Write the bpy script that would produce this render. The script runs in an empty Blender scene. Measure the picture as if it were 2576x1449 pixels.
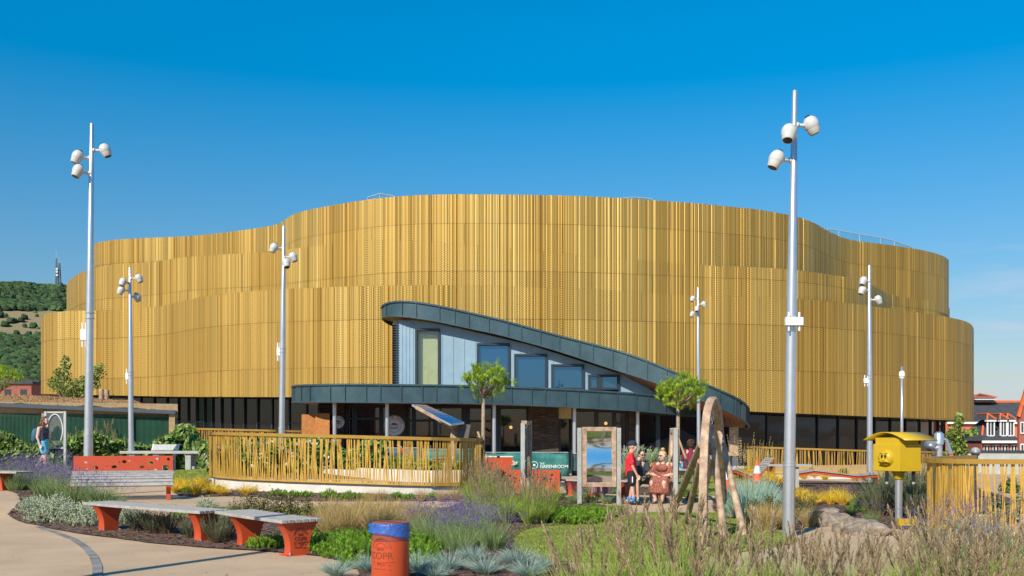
import bpy, bmesh, math, random
from mathutils import Vector, Matrix, noise, geometry
R = math.radians
sc = bpy.context.scene
COL = sc.collection
# ---------------------------------------------------------------- camera
FPX, CX, HY, EYE = 2500.0, 1288.0, 1100.0, 1.6      # focal length and horizon, in 2576 px wide picture units
cam = bpy.data.objects.new('camera', bpy.data.cameras.new('camera'))
COL.objects.link(cam); sc.camera = cam
cam.location = (0, 0, EYE); cam.rotation_euler = (R(90), 0, 0)
cam.data.sensor_width = 36; cam.data.lens = 36*FPX/2576
cam.data.shift_y = (HY-724.5)/2576
cam.data.clip_end = 6000; cam.data.clip_start = .1
# ---------------------------------------------------------------- world, sun
SUN_EL, SUN_AZ = R(36), R(29)        # light travels to the right and away from the camera
w = bpy.data.worlds.new("World"); sc.world = w; w.use_nodes = True
nt = w.node_tree; N = nt.nodes; L = nt.links
for n in list(N): N.remove(n)
out = N.new('ShaderNodeOutputWorld'); bg = N.new('ShaderNodeBackground')
sky = N.new('ShaderNodeTexSky'); sky.sky_type = 'NISHITA'; sky.sun_disc = False
sky.sun_elevation = SUN_EL; sky.sun_rotation = math.pi + SUN_AZ
sky.dust_density = .2; sky.ozone_density = 3.0; sky.air_density = 1.0
hs = N.new('ShaderNodeHueSaturation'); hs.inputs['Saturation'].default_value = 1.56; hs.inputs['Hue'].default_value = .49
L.new(sky.outputs[0], hs.inputs['Color'])
tc = N.new('ShaderNodeTexCoord'); sep = N.new('ShaderNodeSeparateXYZ'); L.new(tc.outputs['Generated'], sep.inputs[0])
sr = N.new('ShaderNodeMapRange'); sr.inputs[1].default_value = .0; sr.inputs[2].default_value = .42; sr.inputs[3].default_value = 1.22; sr.inputs[4].default_value = 1.57; L.new(sep.outputs[2], sr.inputs[0]); L.new(sr.outputs[0], hs.inputs['Saturation'])
# wisps of cloud low in the sky
mp = N.new('ShaderNodeMapping'); mp.inputs['Scale'].default_value = (3, 3, 22); L.new(tc.outputs['Generated'], mp.inputs[0])
nz = N.new('ShaderNodeTexNoise'); nz.inputs['Scale'].default_value = 3.2; nz.inputs['Detail'].default_value = 7; nz.inputs['Roughness'].default_value = .6
L.new(mp.outputs[0], nz.inputs['Vector'])
def mrange(v, a, b, c=0, d=1):
    m = N.new('ShaderNodeMapRange'); m.inputs[1].default_value = a; m.inputs[2].default_value = b
    m.inputs[3].default_value = c; m.inputs[4].default_value = d; L.new(v, m.inputs[0]); return m.outputs[0]
def wmul(a, b):
    m = N.new('ShaderNodeMath'); m.operation = 'MULTIPLY'; L.new(a, m.inputs[0]); L.new(b, m.inputs[1]); return m.outputs[0]
cl = wmul(wmul(mrange(nz.outputs[0], .44, .64, 0, .9), mrange(sep.outputs[2], .2, .03)), mrange(sep.outputs[0], .36, .44))
hz = N.new('ShaderNodeMixRGB'); hz.blend_type = 'MULTIPLY'; hz.inputs[0].default_value = 1; hr = N.new('ShaderNodeValToRGB'); L.new(sep.outputs[2], hr.inputs[0]); L.new(hs.outputs[0], hz.inputs[1]); L.new(hr.outputs[0], hz.inputs[2])
hr.color_ramp.elements[0].color = (.46, .40, .42, 1); hr.color_ramp.elements[1].position = .38; hr.color_ramp.elements[1].color = (1, 1, 1, 1)
mx = N.new('ShaderNodeMixRGB'); L.new(cl, mx.inputs[0]); L.new(hz.outputs[0], mx.inputs[1]); mx.inputs[2].default_value = (3.6, 4.2, 5.0, 1)
L.new(mx.outputs[0], bg.inputs[0]); bg.inputs[1].default_value = .128
L.new(bg.outputs[0], out.inputs[0])
sun = bpy.data.objects.new('sun', bpy.data.lights.new('sun', 'SUN')); COL.objects.link(sun)
sun.data.energy = 4.9; sun.data.angle = R(.5); sun.data.color = (1, .91, .76)
d = Vector((math.sin(SUN_AZ)*math.cos(SUN_EL), math.cos(SUN_AZ)*math.cos(SUN_EL), -math.sin(SUN_EL)))
sun.rotation_euler = d.to_track_quat('-Z', 'Y').to_euler(); sun.location = (-20, -20, 40)
sc.view_settings.view_transform = 'Standard'; sc.view_settings.look = 'None'; sc.view_settings.gamma = 1
sc.view_settings.exposure = 0.28; sc.view_settings.use_curve_mapping = False
# ---------------------------------------------------------------- materials
def mat(name, col, rough=.6, metal=0, var=.12, vscale=3, bump=0, bscale=30, island=0, spec=.5, trans=0, coord='Object', alpha=None, col2=None):
    m = bpy.data.materials.new(name); m.use_nodes = True
    t = m.node_tree; n = t.nodes; l = t.links; b = n['Principled BSDF']
    b.inputs['Roughness'].default_value = rough; b.inputs['Metallic'].default_value = metal
    b.inputs['Specular IOR Level'].default_value = spec
    c = (*col, 1)
    co = n.new('ShaderNodeTexCoord')
    vec = co.outputs[coord]
    src = None
    if var or col2:
        z = n.new('ShaderNodeTexNoise'); z.inputs['Scale'].default_value = vscale; z.inputs['Detail'].default_value = 6
        z.inputs['Roughness'].default_value = .65; l.new(vec, z.inputs['Vector'])
        rp = n.new('ShaderNodeValToRGB'); l.new(z.outputs[0], rp.inputs[0])
        a, d2 = (1-var), (1+var)
        e = rp.color_ramp.elements
        e[0].position = .32; e[1].position = .68
        e[0].color = (*[min(1, x*a) for x in col], 1)
        e[1].color = (*[min(1, x*d2) for x in (col2 or col)], 1)
        src = rp.outputs[0]
    if island:
        g = n.new('ShaderNodeNewGeometry'); h = n.new('ShaderNodeHueSaturation')
        mr = n.new('ShaderNodeMapRange'); mr.inputs[3].default_value = 1-island; mr.inputs[4].default_value = 1+island
        l.new(g.outputs['Random Per Island'], mr.inputs[0]); l.new(mr.outputs[0], h.inputs['Value'])
        m2 = n.new('ShaderNodeMapRange'); m2.inputs[3].default_value = .5-island*.06; m2.inputs[4].default_value = .5+island*.04
        ml = n.new('ShaderNodeMath'); ml.operation = 'FRACT'; m3 = n.new('ShaderNodeMath'); m3.operation = 'MULTIPLY'; m3.inputs[1].default_value = 17.3
        l.new(g.outputs['Random Per Island'], m3.inputs[0]); l.new(m3.outputs[0], ml.inputs[0]); l.new(ml.outputs[0], m2.inputs[0])
        l.new(m2.outputs[0], h.inputs['Hue'])
        if src: l.new(src, h.inputs['Color'])
        else: h.inputs['Color'].default_value = c
        src = h.outputs[0]
    if src: l.new(src, b.inputs['Base Color'])
    else: b.inputs['Base Color'].default_value = c
    if bump:
        z2 = n.new('ShaderNodeTexNoise'); z2.inputs['Scale'].default_value = bscale; z2.inputs['Detail'].default_value = 5; l.new(vec, z2.inputs['Vector'])
        bp = n.new('ShaderNodeBump'); bp.inputs['Strength'].default_value = bump; bp.inputs['Distance'].default_value = .02
        l.new(z2.outputs[0], bp.inputs['Height']); l.new(bp.outputs[0], b.inputs['Normal'])
    if trans:
        tr = n.new('ShaderNodeBsdfTranslucent'); mi = n.new('ShaderNodeMixShader'); mi.inputs[0].default_value = trans
        if src: l.new(src, tr.inputs[0])
        else: tr.inputs[0].default_value = c
        l.new(b.outputs[0], mi.inputs[1]); l.new(tr.outputs[0], mi.inputs[2]); l.new(mi.outputs[0], n['Material Output'].inputs[0])
    return m
def glassmat(name, tint, refl, transp, rough=.02, gcol=(.9, .95, 1)):
    """pane: part mirror, part see-through, part tinted body"""
    m = bpy.data.materials.new(name); m.use_nodes = True; t = m.node_tree; n = t.nodes; l = t.links
    b = n['Principled BSDF']; b.inputs['Base Color'].default_value = (*tint, 1); b.inputs['Roughness'].default_value = rough
    b.inputs['Specular IOR Level'].default_value = .3
    g = n.new('ShaderNodeBsdfGlossy'); g.inputs['Roughness'].default_value = rough; g.inputs['Color'].default_value = (*gcol, 1)
    tr = n.new('ShaderNodeBsdfTransparent')
    m1 = n.new('ShaderNodeMixShader'); m1.inputs[0].default_value = transp; l.new(b.outputs[0], m1.inputs[1]); l.new(tr.outputs[0], m1.inputs[2])
    m2 = n.new('ShaderNodeMixShader'); m2.inputs[0].default_value = refl; l.new(m1.outputs[0], m2.inputs[1]); l.new(g.outputs[0], m2.inputs[2])
    l.new(m2.outputs[0], n['Material Output'].inputs[0]); return m
def brickmat(name, c1, c2, mortar, bw=.23, bh=.075, ms=.008, rough=.85, coord='UV', bump=.3, off=.5):
    m = bpy.data.materials.new(name); m.use_nodes = True; t = m.node_tree; n = t.nodes; l = t.links; b = n['Principled BSDF']
    co = n.new('ShaderNodeTexCoord'); br = n.new('ShaderNodeTexBrick'); l.new(co.outputs[coord], br.inputs['Vector'])
    br.inputs['Color1'].default_value = (*c1, 1); br.inputs['Color2'].default_value = (*c2, 1); br.inputs['Mortar'].default_value = (*mortar, 1)
    br.inputs['Scale'].default_value = 1; br.inputs['Brick Width'].default_value = bw; br.inputs['Row Height'].default_value = bh
    br.inputs['Mortar Size'].default_value = ms; br.offset = off
    z = n.new('ShaderNodeTexNoise'); z.inputs['Scale'].default_value = 1.3; l.new(co.outputs['Object'], z.inputs['Vector'])
    hh = n.new('ShaderNodeHueSaturation'); mr = n.new('ShaderNodeMapRange'); mr.inputs[3].default_value = .7; mr.inputs[4].default_value = 1.3
    l.new(z.outputs[0], mr.inputs[0]); l.new(mr.outputs[0], hh.inputs['Value']); l.new(br.outputs[0], hh.inputs['Color'])
    l.new(hh.outputs[0], b.inputs['Base Color']); b.inputs['Roughness'].default_value = rough
    bp = n.new('ShaderNodeBump'); bp.inputs['Strength'].default_value = bump; bp.inputs['Distance'].default_value = .01; bp.invert = True
    l.new(br.outputs['Fac'], bp.inputs['Height']); l.new(bp.outputs[0], b.inputs['Normal'])
    return m
def goldmat():
    m = bpy.data.materials.new('gold_anodised_panels'); m.use_nodes = True; t = m.node_tree; n = t.nodes; l = t.links; b = n['Principled BSDF']
    co = n.new('ShaderNodeTexCoord'); sx = n.new('ShaderNodeSeparateXYZ'); l.new(co.outputs['UV'], sx.inputs[0])
    def M(op, a, bb=None, cc=None):
        q = n.new('ShaderNodeMath'); q.operation = op
        for i, v in enumerate((a, bb, cc)):
            if v is None: continue
            if isinstance(v, (int, float)): q.inputs[i].default_value = v
            else: l.new(v, q.inputs[i])
        return q.outputs[0]
    u, v = sx.outputs[0], sx.outputs[1]
    at = n.new('ShaderNodeAttribute'); at.attribute_name = 'strip'; rnd = at.outputs['Fac']
    row = M('SINE', M('MULTIPLY', v, 2*math.pi/.15)); colm = M('SINE', M('ADD', M('MULTIPLY', u, 2*math.pi/.14), M('MULTIPLY', rnd, 40)))
    hole = M('SMOOTH_MIN', M('MULTIPLY', M('MULTIPLY', row, colm), 2.2), 1, .1)
    hole = M('MAXIMUM', hole, 0)
    amt = M('MULTIPLY', hole, M('MULTIPLY_ADD', M('FRACT', M('MULTIPLY', rnd, 7.7)), .30, .42))
    br = n.new('ShaderNodeTexBrick'); l.new(co.outputs['UV'], br.inputs['Vector']); br.inputs['Scale'].default_value = 1
    br.inputs['Brick Width'].default_value = 2.1; br.inputs['Row Height'].default_value = 3.05; br.inputs['Mortar Size'].default_value = .022
    br.inputs['Color1'].default_value = (1, 1, 1, 1); br.inputs['Color2'].default_value = (.86, .86, .86, 1); br.inputs['Mortar'].default_value = (.45, .45, .45, 1)
    br.offset = .5; br.offset_frequency = 2
    cr = n.new('ShaderNodeValToRGB'); l.new(rnd, cr.inputs[0]); e = cr.color_ramp.elements
    e[0].position = 0; e[0].color = GOLD_A; e[1].position = 1; e[1].color = GOLD_C
    k = e.new(.5); k.color = GOLD_B
    m1 = n.new('ShaderNodeMixRGB'); m1.blend_type = 'MULTIPLY'; m1.inputs[0].default_value = 1; l.new(cr.outputs[0], m1.inputs[1]); l.new(br.outputs[0], m1.inputs[2])
    m2 = n.new('ShaderNodeMixRGB'); l.new(amt, m2.inputs[0]); l.new(m1.outputs[0], m2.inputs[1]); m2.inputs[2].default_value = (.035, .02, .005, 1)
    l.new(m2.outputs[0], b.inputs['Base Color'])
    b.inputs['Metallic'].default_value = GOLD_METAL; b.inputs['Roughness'].default_value = .42
    return m
GOLD_A, GOLD_B, GOLD_C = (.48, .275, .048, 1), (.57, .35, .075, 1), (.69, .47, .135, 1); GOLD_METAL = .5
M = {}
M['path'] = mat('resin_gravel', (.50, .355, .225), .95, var=.13, vscale=.9, bump=.6, bscale=90)
M['bed'] = mat('bark_mulch', (.055, .032, .022), .95, var=.5, vscale=22, bump=1, bscale=60, col2=(.16, .10, .07))
M['chips'] = mat('bark_chips', (.13, .075, .05), .9, var=.3, island=.6)
M['lawn'] = mat('lawn', (.17, .20, .035), .95, var=.35, vscale=3, bump=.8, bscale=70)
M['blade'] = mat('lawn_blades', (.27, .33, .05), .8, var=.25, vscale=1.5, island=.35, trans=.25)
M['steel'] = mat('galvanised_steel', (.62, .64, .68), .33, .75, var=.06, vscale=6, bump=.02)
M['steel_dull'] = mat('dull_steel', (.42, .44, .45), .5, .3, var=.12, vscale=4)
M['lampgrey'] = mat('lamp_housing_grey', (.52, .52, .51), .35, .0, var=.03)
M['black'] = mat('black_plastic', (.02, .02, .025), .35, 0, var=.1)
M['zinc'] = mat('dark_zinc', (.050, .095, .115), .38, .35, var=.22, vscale=1.2, bump=.03, bscale=2.5)
M['zinc_light'] = mat('blue_zinc_wall', (.24, .36, .45), .5, .15, var=.10, vscale=.9, bump=.25, bscale=1.6)
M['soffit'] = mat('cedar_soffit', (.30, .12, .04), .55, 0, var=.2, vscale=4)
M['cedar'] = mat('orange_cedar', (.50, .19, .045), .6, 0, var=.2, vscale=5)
M['timber'] = mat('weathered_timber', (.34, .21, .13), .75, 0, var=.28, vscale=7, bump=.3, bscale=25, col2=(.43, .31, .22))
M['stake'] = mat('pale_stake_timber', (.42, .30, .16), .8, 0, var=.2, vscale=8)
M['slat'] = mat('grey_slats', (.34, .32, .30), .75, 0, var=.22, vscale=8, bump=.2)
M['orange'] = mat('orange_steel', (.50, .070, .022), .42, 0, var=.07, vscale=5, bump=.03)
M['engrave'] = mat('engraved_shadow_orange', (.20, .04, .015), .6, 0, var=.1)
M['concrete'] = mat('pale_concrete', (.60, .57, .52), .85, 0, var=.10, vscale=3, bump=.15)
M['concrete_grey'] = mat('grey_concrete', (.36, .37, .35), .85, 0, var=.12, vscale=3, bump=.15)
M['wallgrey'] = mat('shaded_concrete_wall', (.22, .20, .17), .9, 0, var=.15, vscale=.6)
M['railgold'] = mat('gold_railing', (.56, .33, .055), .42, .25, var=.12, vscale=6)
M['railcap'] = mat('gold_handrail', (.42, .245, .045), .38, .35, var=.1, vscale=3)
M['yellow'] = mat('yellow_paint', (.50, .33, .012), .38, 0, var=.05, vscale=4, bump=.02)
M['bagblue'] = mat('blue_bin_bag', (.01, .17, .62), .2, 0, var=.3, vscale=14, bump=.8, bscale=22)
_n = M['bagblue'].node_tree; _b = _n.nodes['Principled BSDF']; _t = _n.nodes.new('ShaderNodeBsdfTransparent'); _m = _n.nodes.new('ShaderNodeMixShader'); _m.inputs[0].default_value = .38
_n.links.new(_b.outputs[0], _m.inputs[1]); _n.links.new(_t.outputs[0], _m.inputs[2]); _n.links.new(_m.outputs[0], _n.nodes['Material Output'].inputs[0])
M['glass_dark'] = glassmat('dark_glazing', (.006, .008, .012), .03, .08)
M['glass_cafe'] = glassmat('cafe_glazing', (.008, .010, .014), .045, .55)
M['glass_sky'] = glassmat('sky_reflecting_glazing', (.02, .07, .12), .42, .25, gcol=(.16, .36, .62))
M['glass_clear'] = glassmat('clear_glazing', (.2, .2, .2), .05, .90)
M['glass_roof'] = glassmat('roof_balustrade_glass', (.05, .25, .45), .15, .72)
M['perspex'] = glassmat('clear_perspex', (.5, .5, .5), .06, .88)
M['mirror'] = mat('polished_mirror', (.72, .76, .80), .06, 1, var=.03, vscale=9, bump=.03, bscale=5)
M['frame'] = mat('dark_frame', (.025, .035, .045), .45, .2, var=.1)
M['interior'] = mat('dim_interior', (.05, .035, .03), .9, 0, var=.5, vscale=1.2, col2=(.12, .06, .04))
M['stone'] = brickmat('slate_stonework', (.05, .038, .03), (.15, .115, .085), (.012, .01, .009), .41, .06, .012, bump=.9, off=.37)
M['brick'] = brickmat('red_brick', (.48, .11, .05), (.60, .15, .065), (.45, .27, .2), .23, .075, .006)
M['brick_dark'] = brickmat('dark_red_brick', (.26, .07, .05), (.34, .09, .06), (.25, .15, .12), .23, .075, .006)
M['slate'] = brickmat('slate_roofing', (.045, .05, .06), (.06, .065, .08), (.02, .02, .025), .5, .22, .012)
M['redtile'] = mat('red_ridge_tiles', (.60, .13, .035), .7, 0, var=.2, vscale=3)
M['white'] = mat('white_paint', (.78, .78, .80), .5, 0, var=.04)
M['green_wall'] = mat('olive_green_wall', (.42, .49, .24), .8, 0, var=.05)
M['teal'] = mat('teal_fabric', (.015, .145, .13), .65, 0, var=.35, vscale=3, bump=.6, bscale=4)
M['tealdark'] = mat('dark_teal_fabric', (.02, .07, .08), .65, 0, var=.3, vscale=3, bump=.6, bscale=4)
M['shutter'] = mat('dark_green_panel', (.010, .085, .045), .5, 0, var=.2, vscale=2)
M['shedgrey'] = mat('grey_eaves_board', (.085, .11, .135), .55, 0, var=.1)
M['solar'] = mat('solar_glass', (.012, .10, .30), .12, .3, var=.15, vscale=6)
M['rock'] = mat('grey_boulder', (.17, .13, .10), .9, 0, var=.4, vscale=4, bump=1, bscale=9, col2=(.30, .25, .20))
M['bark'] = mat('tree_bark', (.30, .22, .15), .85, 0, var=.25, vscale=14, bump=.5)
M['coneorange'] = mat('cone_orange', (.80, .09, .015), .5, 0, var=.05)
M['text_white'] = mat('printed_white', (.72, .78, .78), .6, 0, var=.02)
# ---------------------------------------------------------------- mesh builder
def orth(d):
    a = Vector((0, 0, 1)) if abs(d.z) < .9 else Vector((1, 0, 0))
    x = d.cross(a).normalized(); return x, d.cross(x).normalized()
class MB:
    def __init__(s): s.v = []; s.f = []; s.m = []; s.uv = None; s.mi = 0
    def quad(s, *p):
        k = len(s.v); s.v += [tuple(x) for x in p]; s.f.append(tuple(range(k, k+len(p)))); s.m.append(s.mi)
    def add(s, vs, fs):
        k = len(s.v); s.v += [tuple(x) for x in vs]; s.f += [tuple(i+k for i in f) for f in fs]; s.m += [s.mi]*len(fs); return s
    def box(s, c, sz, ax=None, taper=1):
        """box centred at c, size sz, ax = (x axis, y axis) or yaw angle"""
        if ax is None: X, Y, Z = Vector((1, 0, 0)), Vector((0, 1, 0)), Vector((0, 0, 1))
        elif isinstance(ax, (int, float)): X = Vector((math.cos(ax), math.sin(ax), 0)); Y = Vector((-math.sin(ax), math.cos(ax), 0)); Z = Vector((0, 0, 1))
        else: X, Y = ax; X = X.normalized(); Z = X.cross(Y).normalized(); Y = Z.cross(X)
        c = Vector(c); a, b, e = [k/2 for k in sz]; vs = []
        for z in (-1, 1):
            t = taper if z > 0 else 1
            for x, y in ((-1, -1), (1, -1), (1, 1), (-1, 1)): vs.append(c+X*a*x*t+Y*b*y*t+Z*e*z)
        return s.add(vs, [(3, 2, 1, 0), (4, 5, 6, 7), (0, 1, 5, 4), (1, 2, 6, 5), (2, 3, 7, 6), (3, 0, 4, 7)])
    def bar(s, p, q, w, h=None, up=None):
        p, q = Vector(p), Vector(q); d = (q-p); ln = d.length
        if ln < 1e-6: return s
        d.normalize(); u = Vector(up) if up else (Vector((0, 0, 1)) if abs(d.z) < .9 else Vector((0, 1, 0)))
        x = d.cross(u).normalized()
        return s.box((p+q)/2, (ln, w, h or w), (d, -x))
    def cyl(s, p, q, r, r2=None, n=12, cap=True):
        return s.tube([p, q], [r, r if r2 is None else r2], n, cap)
    def tube(s, pts, rs, n=8, cap=True):
        pts = [Vector(p) for p in pts]
        if isinstance(rs, (int, float)): rs = [rs]*len(pts)
        k = len(s.v); x = y = None
        for i, p in enumerate(pts):
            d = (pts[min(i+1, len(pts)-1)]-pts[max(i-1, 0)])
            if d.length < 1e-7: d = Vector((0, 0, 1))
            d.normalize()
            if x is None: x, y = orth(d)
            else:
                x = (x-d*x.dot(d)); x = x.normalized() if x.length > 1e-6 else orth(d)[0]; y = d.cross(x)
            for j in range(n):
                a = 2*math.pi*j/n; s.v.append(tuple(p+(x*math.cos(a)+y*math.sin(a))*rs[i]))
        for i in range(len(pts)-1):
            for j in range(n):
                a, b = k+i*n+j, k+i*n+(j+1) % n; s.f.append((a, b, b+n, a+n)); s.m.append(s.mi)
        if cap:
            s.f.append(tuple(k+j for j in reversed(range(n)))); s.m.append(s.mi)
            e = k+(len(pts)-1)*n; s.f.append(tuple(e+j for j in range(n))); s.m.append(s.mi)
        return s
    def lathe(s, c, prof, axis=(0, 0, 1), n=20):
        """prof: (radius, distance along axis)"""
        d = Vector(axis).normalized(); c = Vector(c)
        x, y = orth(d); k = len(s.v)
        for r, h in prof:
            for j in range(n):
                a = 2*math.pi*j/n; s.v.append(tuple(c+d*h+(x*math.cos(a)+y*math.sin(a))*r))
        for i in range(len(prof)-1):
            for j in range(n):
                a, b = k+i*n+j, k+i*n+(j+1) % n; s.f.append((a, b, b+n, a+n)); s.m.append(s.mi)
        s.f.append(tuple(k+j for j in reversed(range(n)))); s.m.append(s.mi)
        e = k+(len(prof)-1)*n; s.f.append(tuple(e+j for j in range(n))); s.m.append(s.mi)
        return s
    def ball(s, c, r, n=10, sc3=(1, 1, 1), m=6):
        c = Vector(c); k = len(s.v); rings = []
        s.v.append(tuple(c+Vector((0, 0, -r*sc3[2]))))
        for i in range(1, m):
            t = math.pi*i/m-math.pi/2
            for j in range(n):
                a = 2*math.pi*j/n
                s.v.append(tuple(c+Vector((math.cos(t)*math.cos(a)*r*sc3[0], math.cos(t)*math.sin(a)*r*sc3[1], math.sin(t)*r*sc3[2]))))
        s.v.append(tuple(c+Vector((0, 0, r*sc3[2])))); e = len(s.v)-1
        for j in range(n):
            s.f.append((k, k+1+(j+1) % n, k+1+j)); s.m.append(s.mi)
            for i in range(m-2):
                a, b = k+1+i*n+j, k+1+i*n+(j+1) % n; s.f.append((a, b, b+n, a+n)); s.m.append(s.mi)
            a = k+1+(m-2)*n
            s.f.append((a+j, a+(j+1) % n, e)); s.m.append(s.mi)
        return s
    def prism(s, poly, off):
        """poly: 3-D points of a planar outline, off: extrusion vector"""
        off = Vector(off); p = [Vector(q) for q in poly]; n = len(p)
        return s.add(p+[q+off for q in p], [tuple(reversed(range(n))), tuple(range(n, 2*n))]+[(i, (i+1) % n, n+(i+1) % n, n+i) for i in range(n)])
    def build(s, name, mats, parent=None, smooth=False, loc=None):
        me = bpy.data.meshes.new(name); me.from_pydata(s.v, [], s.f)
        ms = mats if isinstance(mats, (list, tuple)) else [mats]
        for q in ms: me.materials.append(q)
        if len(ms) > 1: me.polygons.foreach_set('material_index', s.m)
        if smooth:
            me.polygons.foreach_set('use_smooth', [True]*len(me.polygons))
        boxuv(me)
        me.update()
        o = bpy.data.objects.new(name, me); COL.objects.link(o)
        if parent: o.parent = parent; o.matrix_parent_inverse = PINV.get(parent.name, Matrix())
        return o
PINV = {}
def boxuv(me):
    if len(me.loops) > 60000: return
    uv = me.uv_layers.new(name='UVMap'); vs = me.vertices; data = uv.data
    for p in me.polygons:
        n = p.normal
        if abs(n.z) > .8: ax, ay = Vector((1, 0, 0)), Vector((0, 1, 0))
        else:
            ax = Vector((-n.y, n.x, 0)).normalized(); ay = n.cross(ax)
            if ay.z < 0: ay = -ay
        for li in p.loop_indices:
            c = vs[me.loops[li].vertex_index].co; data[li].uv = (c.dot(ax), c.dot(ay))
def edges(o, deg=35):
    for p in o.data.polygons: p.use_smooth = True
    try: o.data.set_sharp_from_angle(angle=R(deg))
    except Exception: pass
    return o
def bevel(o, w=.006, seg=2):
    m = o.modifiers.new('bevel', 'BEVEL'); m.width = w; m.segments = seg; m.limit_method = 'ANGLE'; return o
def tag(o, label=None, cat=None, group=None, kind=None):
    if label: o['label'] = label
    if cat: o['category'] = cat
    if group: o['group'] = group
    if kind: o['kind'] = kind
    return o
def thing(name, label, cat, loc=(0, 0, 0), group=None, rz=0):
    """an Empty at the base; parts are written in world coordinates unless rz/local is used by copies"""
    o = bpy.data.objects.new(name, None); COL.objects.link(o); o.location = loc; o.rotation_euler = (0, 0, rz); o.empty_display_size = .2
    PINV[o.name] = (Matrix.Translation(Vector(loc)) @ Matrix.Rotation(rz, 4, 'Z')).inverted()
    return tag(o, label, cat, group)
def local_thing(name, label, cat, loc, group=None, rz=0):
    o = bpy.data.objects.new(name, None); COL.objects.link(o); o.location = loc; o.rotation_euler = (0, 0, rz); o.empty_display_size = .2
    return tag(o, label, cat, group)
def dup(root, loc, rz=0, scale=1, label=None, group=None):
    r = root.copy(); COL.objects.link(r); r.location = loc; r.rotation_euler = (0, 0, rz); r.scale = (scale,)*3 if isinstance(scale, (int, float)) else scale
    if label: r['label'] = label
    if group: r['group'] = group
    for ch in root.children:
        c = ch.copy(); COL.objects.link(c); c.parent = r
        for g in ch.children:
            e = g.copy(); COL.objects.link(e); e.parent = c
    return r
def text(name, s, size, mtl, loc, rot, parent=None, ext=.003, align='CENTER', sx=1):
    cu = bpy.data.curves.new(name, 'FONT'); cu.body = s; cu.size = size; cu.extrude = ext; cu.align_x = align; cu.align_y = 'CENTER'
    t = bpy.data.objects.new(name, cu); me = bpy.data.meshes.new_from_object(t); bpy.data.objects.remove(t)
    me.materials.clear(); me.materials.append(mtl)
    o = bpy.data.objects.new(name, me); COL.objects.link(o); o.location = loc; o.rotation_euler = rot; o.scale = (sx, 1, 1)
    if parent: o.parent = parent; o.matrix_parent_inverse = PINV.get(parent.name, Matrix())
    return o
# ---------------------------------------------------------------- where things stand
def lerp_tab(tab, x):
    if x <= tab[0][0]: return tab[0][1:]
    for a, b in zip(tab, tab[1:]):
        if x <= b[0]:
            t = (x-a[0])/(b[0]-a[0]); return tuple(p+(q-p)*t for p, q in zip(a[1:], b[1:]))
    return tab[-1][1:]
def W(px, py, Y):
    """world point seen at picture position px, py at distance Y"""
    return Vector(((px-CX)*Y/FPX, Y, EYE-(py-HY)*Y/FPX))
def WX(px, Y): return (px-CX)*Y/FPX
CTRL = [(-20, 8, 0), (-6, 8, 0), (0, 7, 0), (6, 7, 0), (14, 8, 0), (-5, 13, 0), (0, 12, 0), (5, 12, 0), (-3, 14, 0), (-7, 17, 0), (-1, 17, 0),
        (WX(320, 20.8), 20.8, .27), (WX(221, 21.2), 21.4, .3), (-13, 22, .35), (WX(860, 23.4), 23.2, .3), (WX(800, 22), 21.8, .14), (WX(540, 23.5), 23.5, .3),
        (WX(430, 34), 34, .37), (WX(110, 30), 30, .56), (WX(713, 30), 30, .7), (WX(1000, 30), 31, .5), (WX(1200, 24), 24, .25),
        (WX(1590, 23.6), 23.6, 0), (WX(1450, 23.6), 23.6, 0), (WX(1700, 24), 24, 0), (WX(1800, 15.7), 15.7, 0), (WX(1983, 16), 16, 0),
        (WX(2261, 18.7), 18.7, 0), (WX(2400, 17), 17, 0), (WX(2060, 42), 42, -.15), (WX(2370, 42), 42, -.15), (WX(2187, 33), 33, .12), (WX(2000, 27), 27, .1),
        (WX(1300, 43), 43, -.1), (WX(1000, 43), 43, .2), (WX(700, 40), 40, .6), (WX(200, 38), 38, .45), (WX(1740, 40), 40, -.1),
        (WX(900, 54), 54, -.4), (WX(1300, 54), 54, -.5), (WX(1700, 54), 54, -.5), (-40, 60, -.3), (-20, 62, -.4), (25, 60, -.5), (0, 75, -.5), (45, 80, -.5),
        (-40, 90, -.5), (0, -20, 0), (30, 0, 0), (-30, 0, 0), (30, 25, 0), (-30, 30, .45), (40, 45, -.2)]
def gz(x, y):
    if y > 95 or y < -25 or abs(x) > 60: return -.5 if y > 95 else 0.0
    num = den = 0
    for a, b, z in CTRL:
        q = (x-a)**2+(y-b)**2+1.2
        wt = 1/(q*q); num += wt*z; den += wt
    return num/den
def G(px, py, y0=5.5, y1=60):
    """ground point seen at px, py"""
    Y = y0; st = .12; last = y0
    while Y < y1:
        z = EYE-(py-HY)*Y/FPX
        if z <= gz(WX(px, Y), Y):
            a, b = last, Y
            for _ in range(8):
                m = (a+b)/2
                if EYE-(py-HY)*m/FPX <= gz(WX(px, m), m): b = m
                else: a = m
            return Vector((WX(px, b), b, gz(WX(px, b), b)))
        last = Y; Y += st
    return Vector((WX(px, y1), y1, gz(WX(px, y1), y1)))
def GY(px, Y): x = WX(px, Y); return Vector((x, Y, gz(x, Y)))
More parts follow.
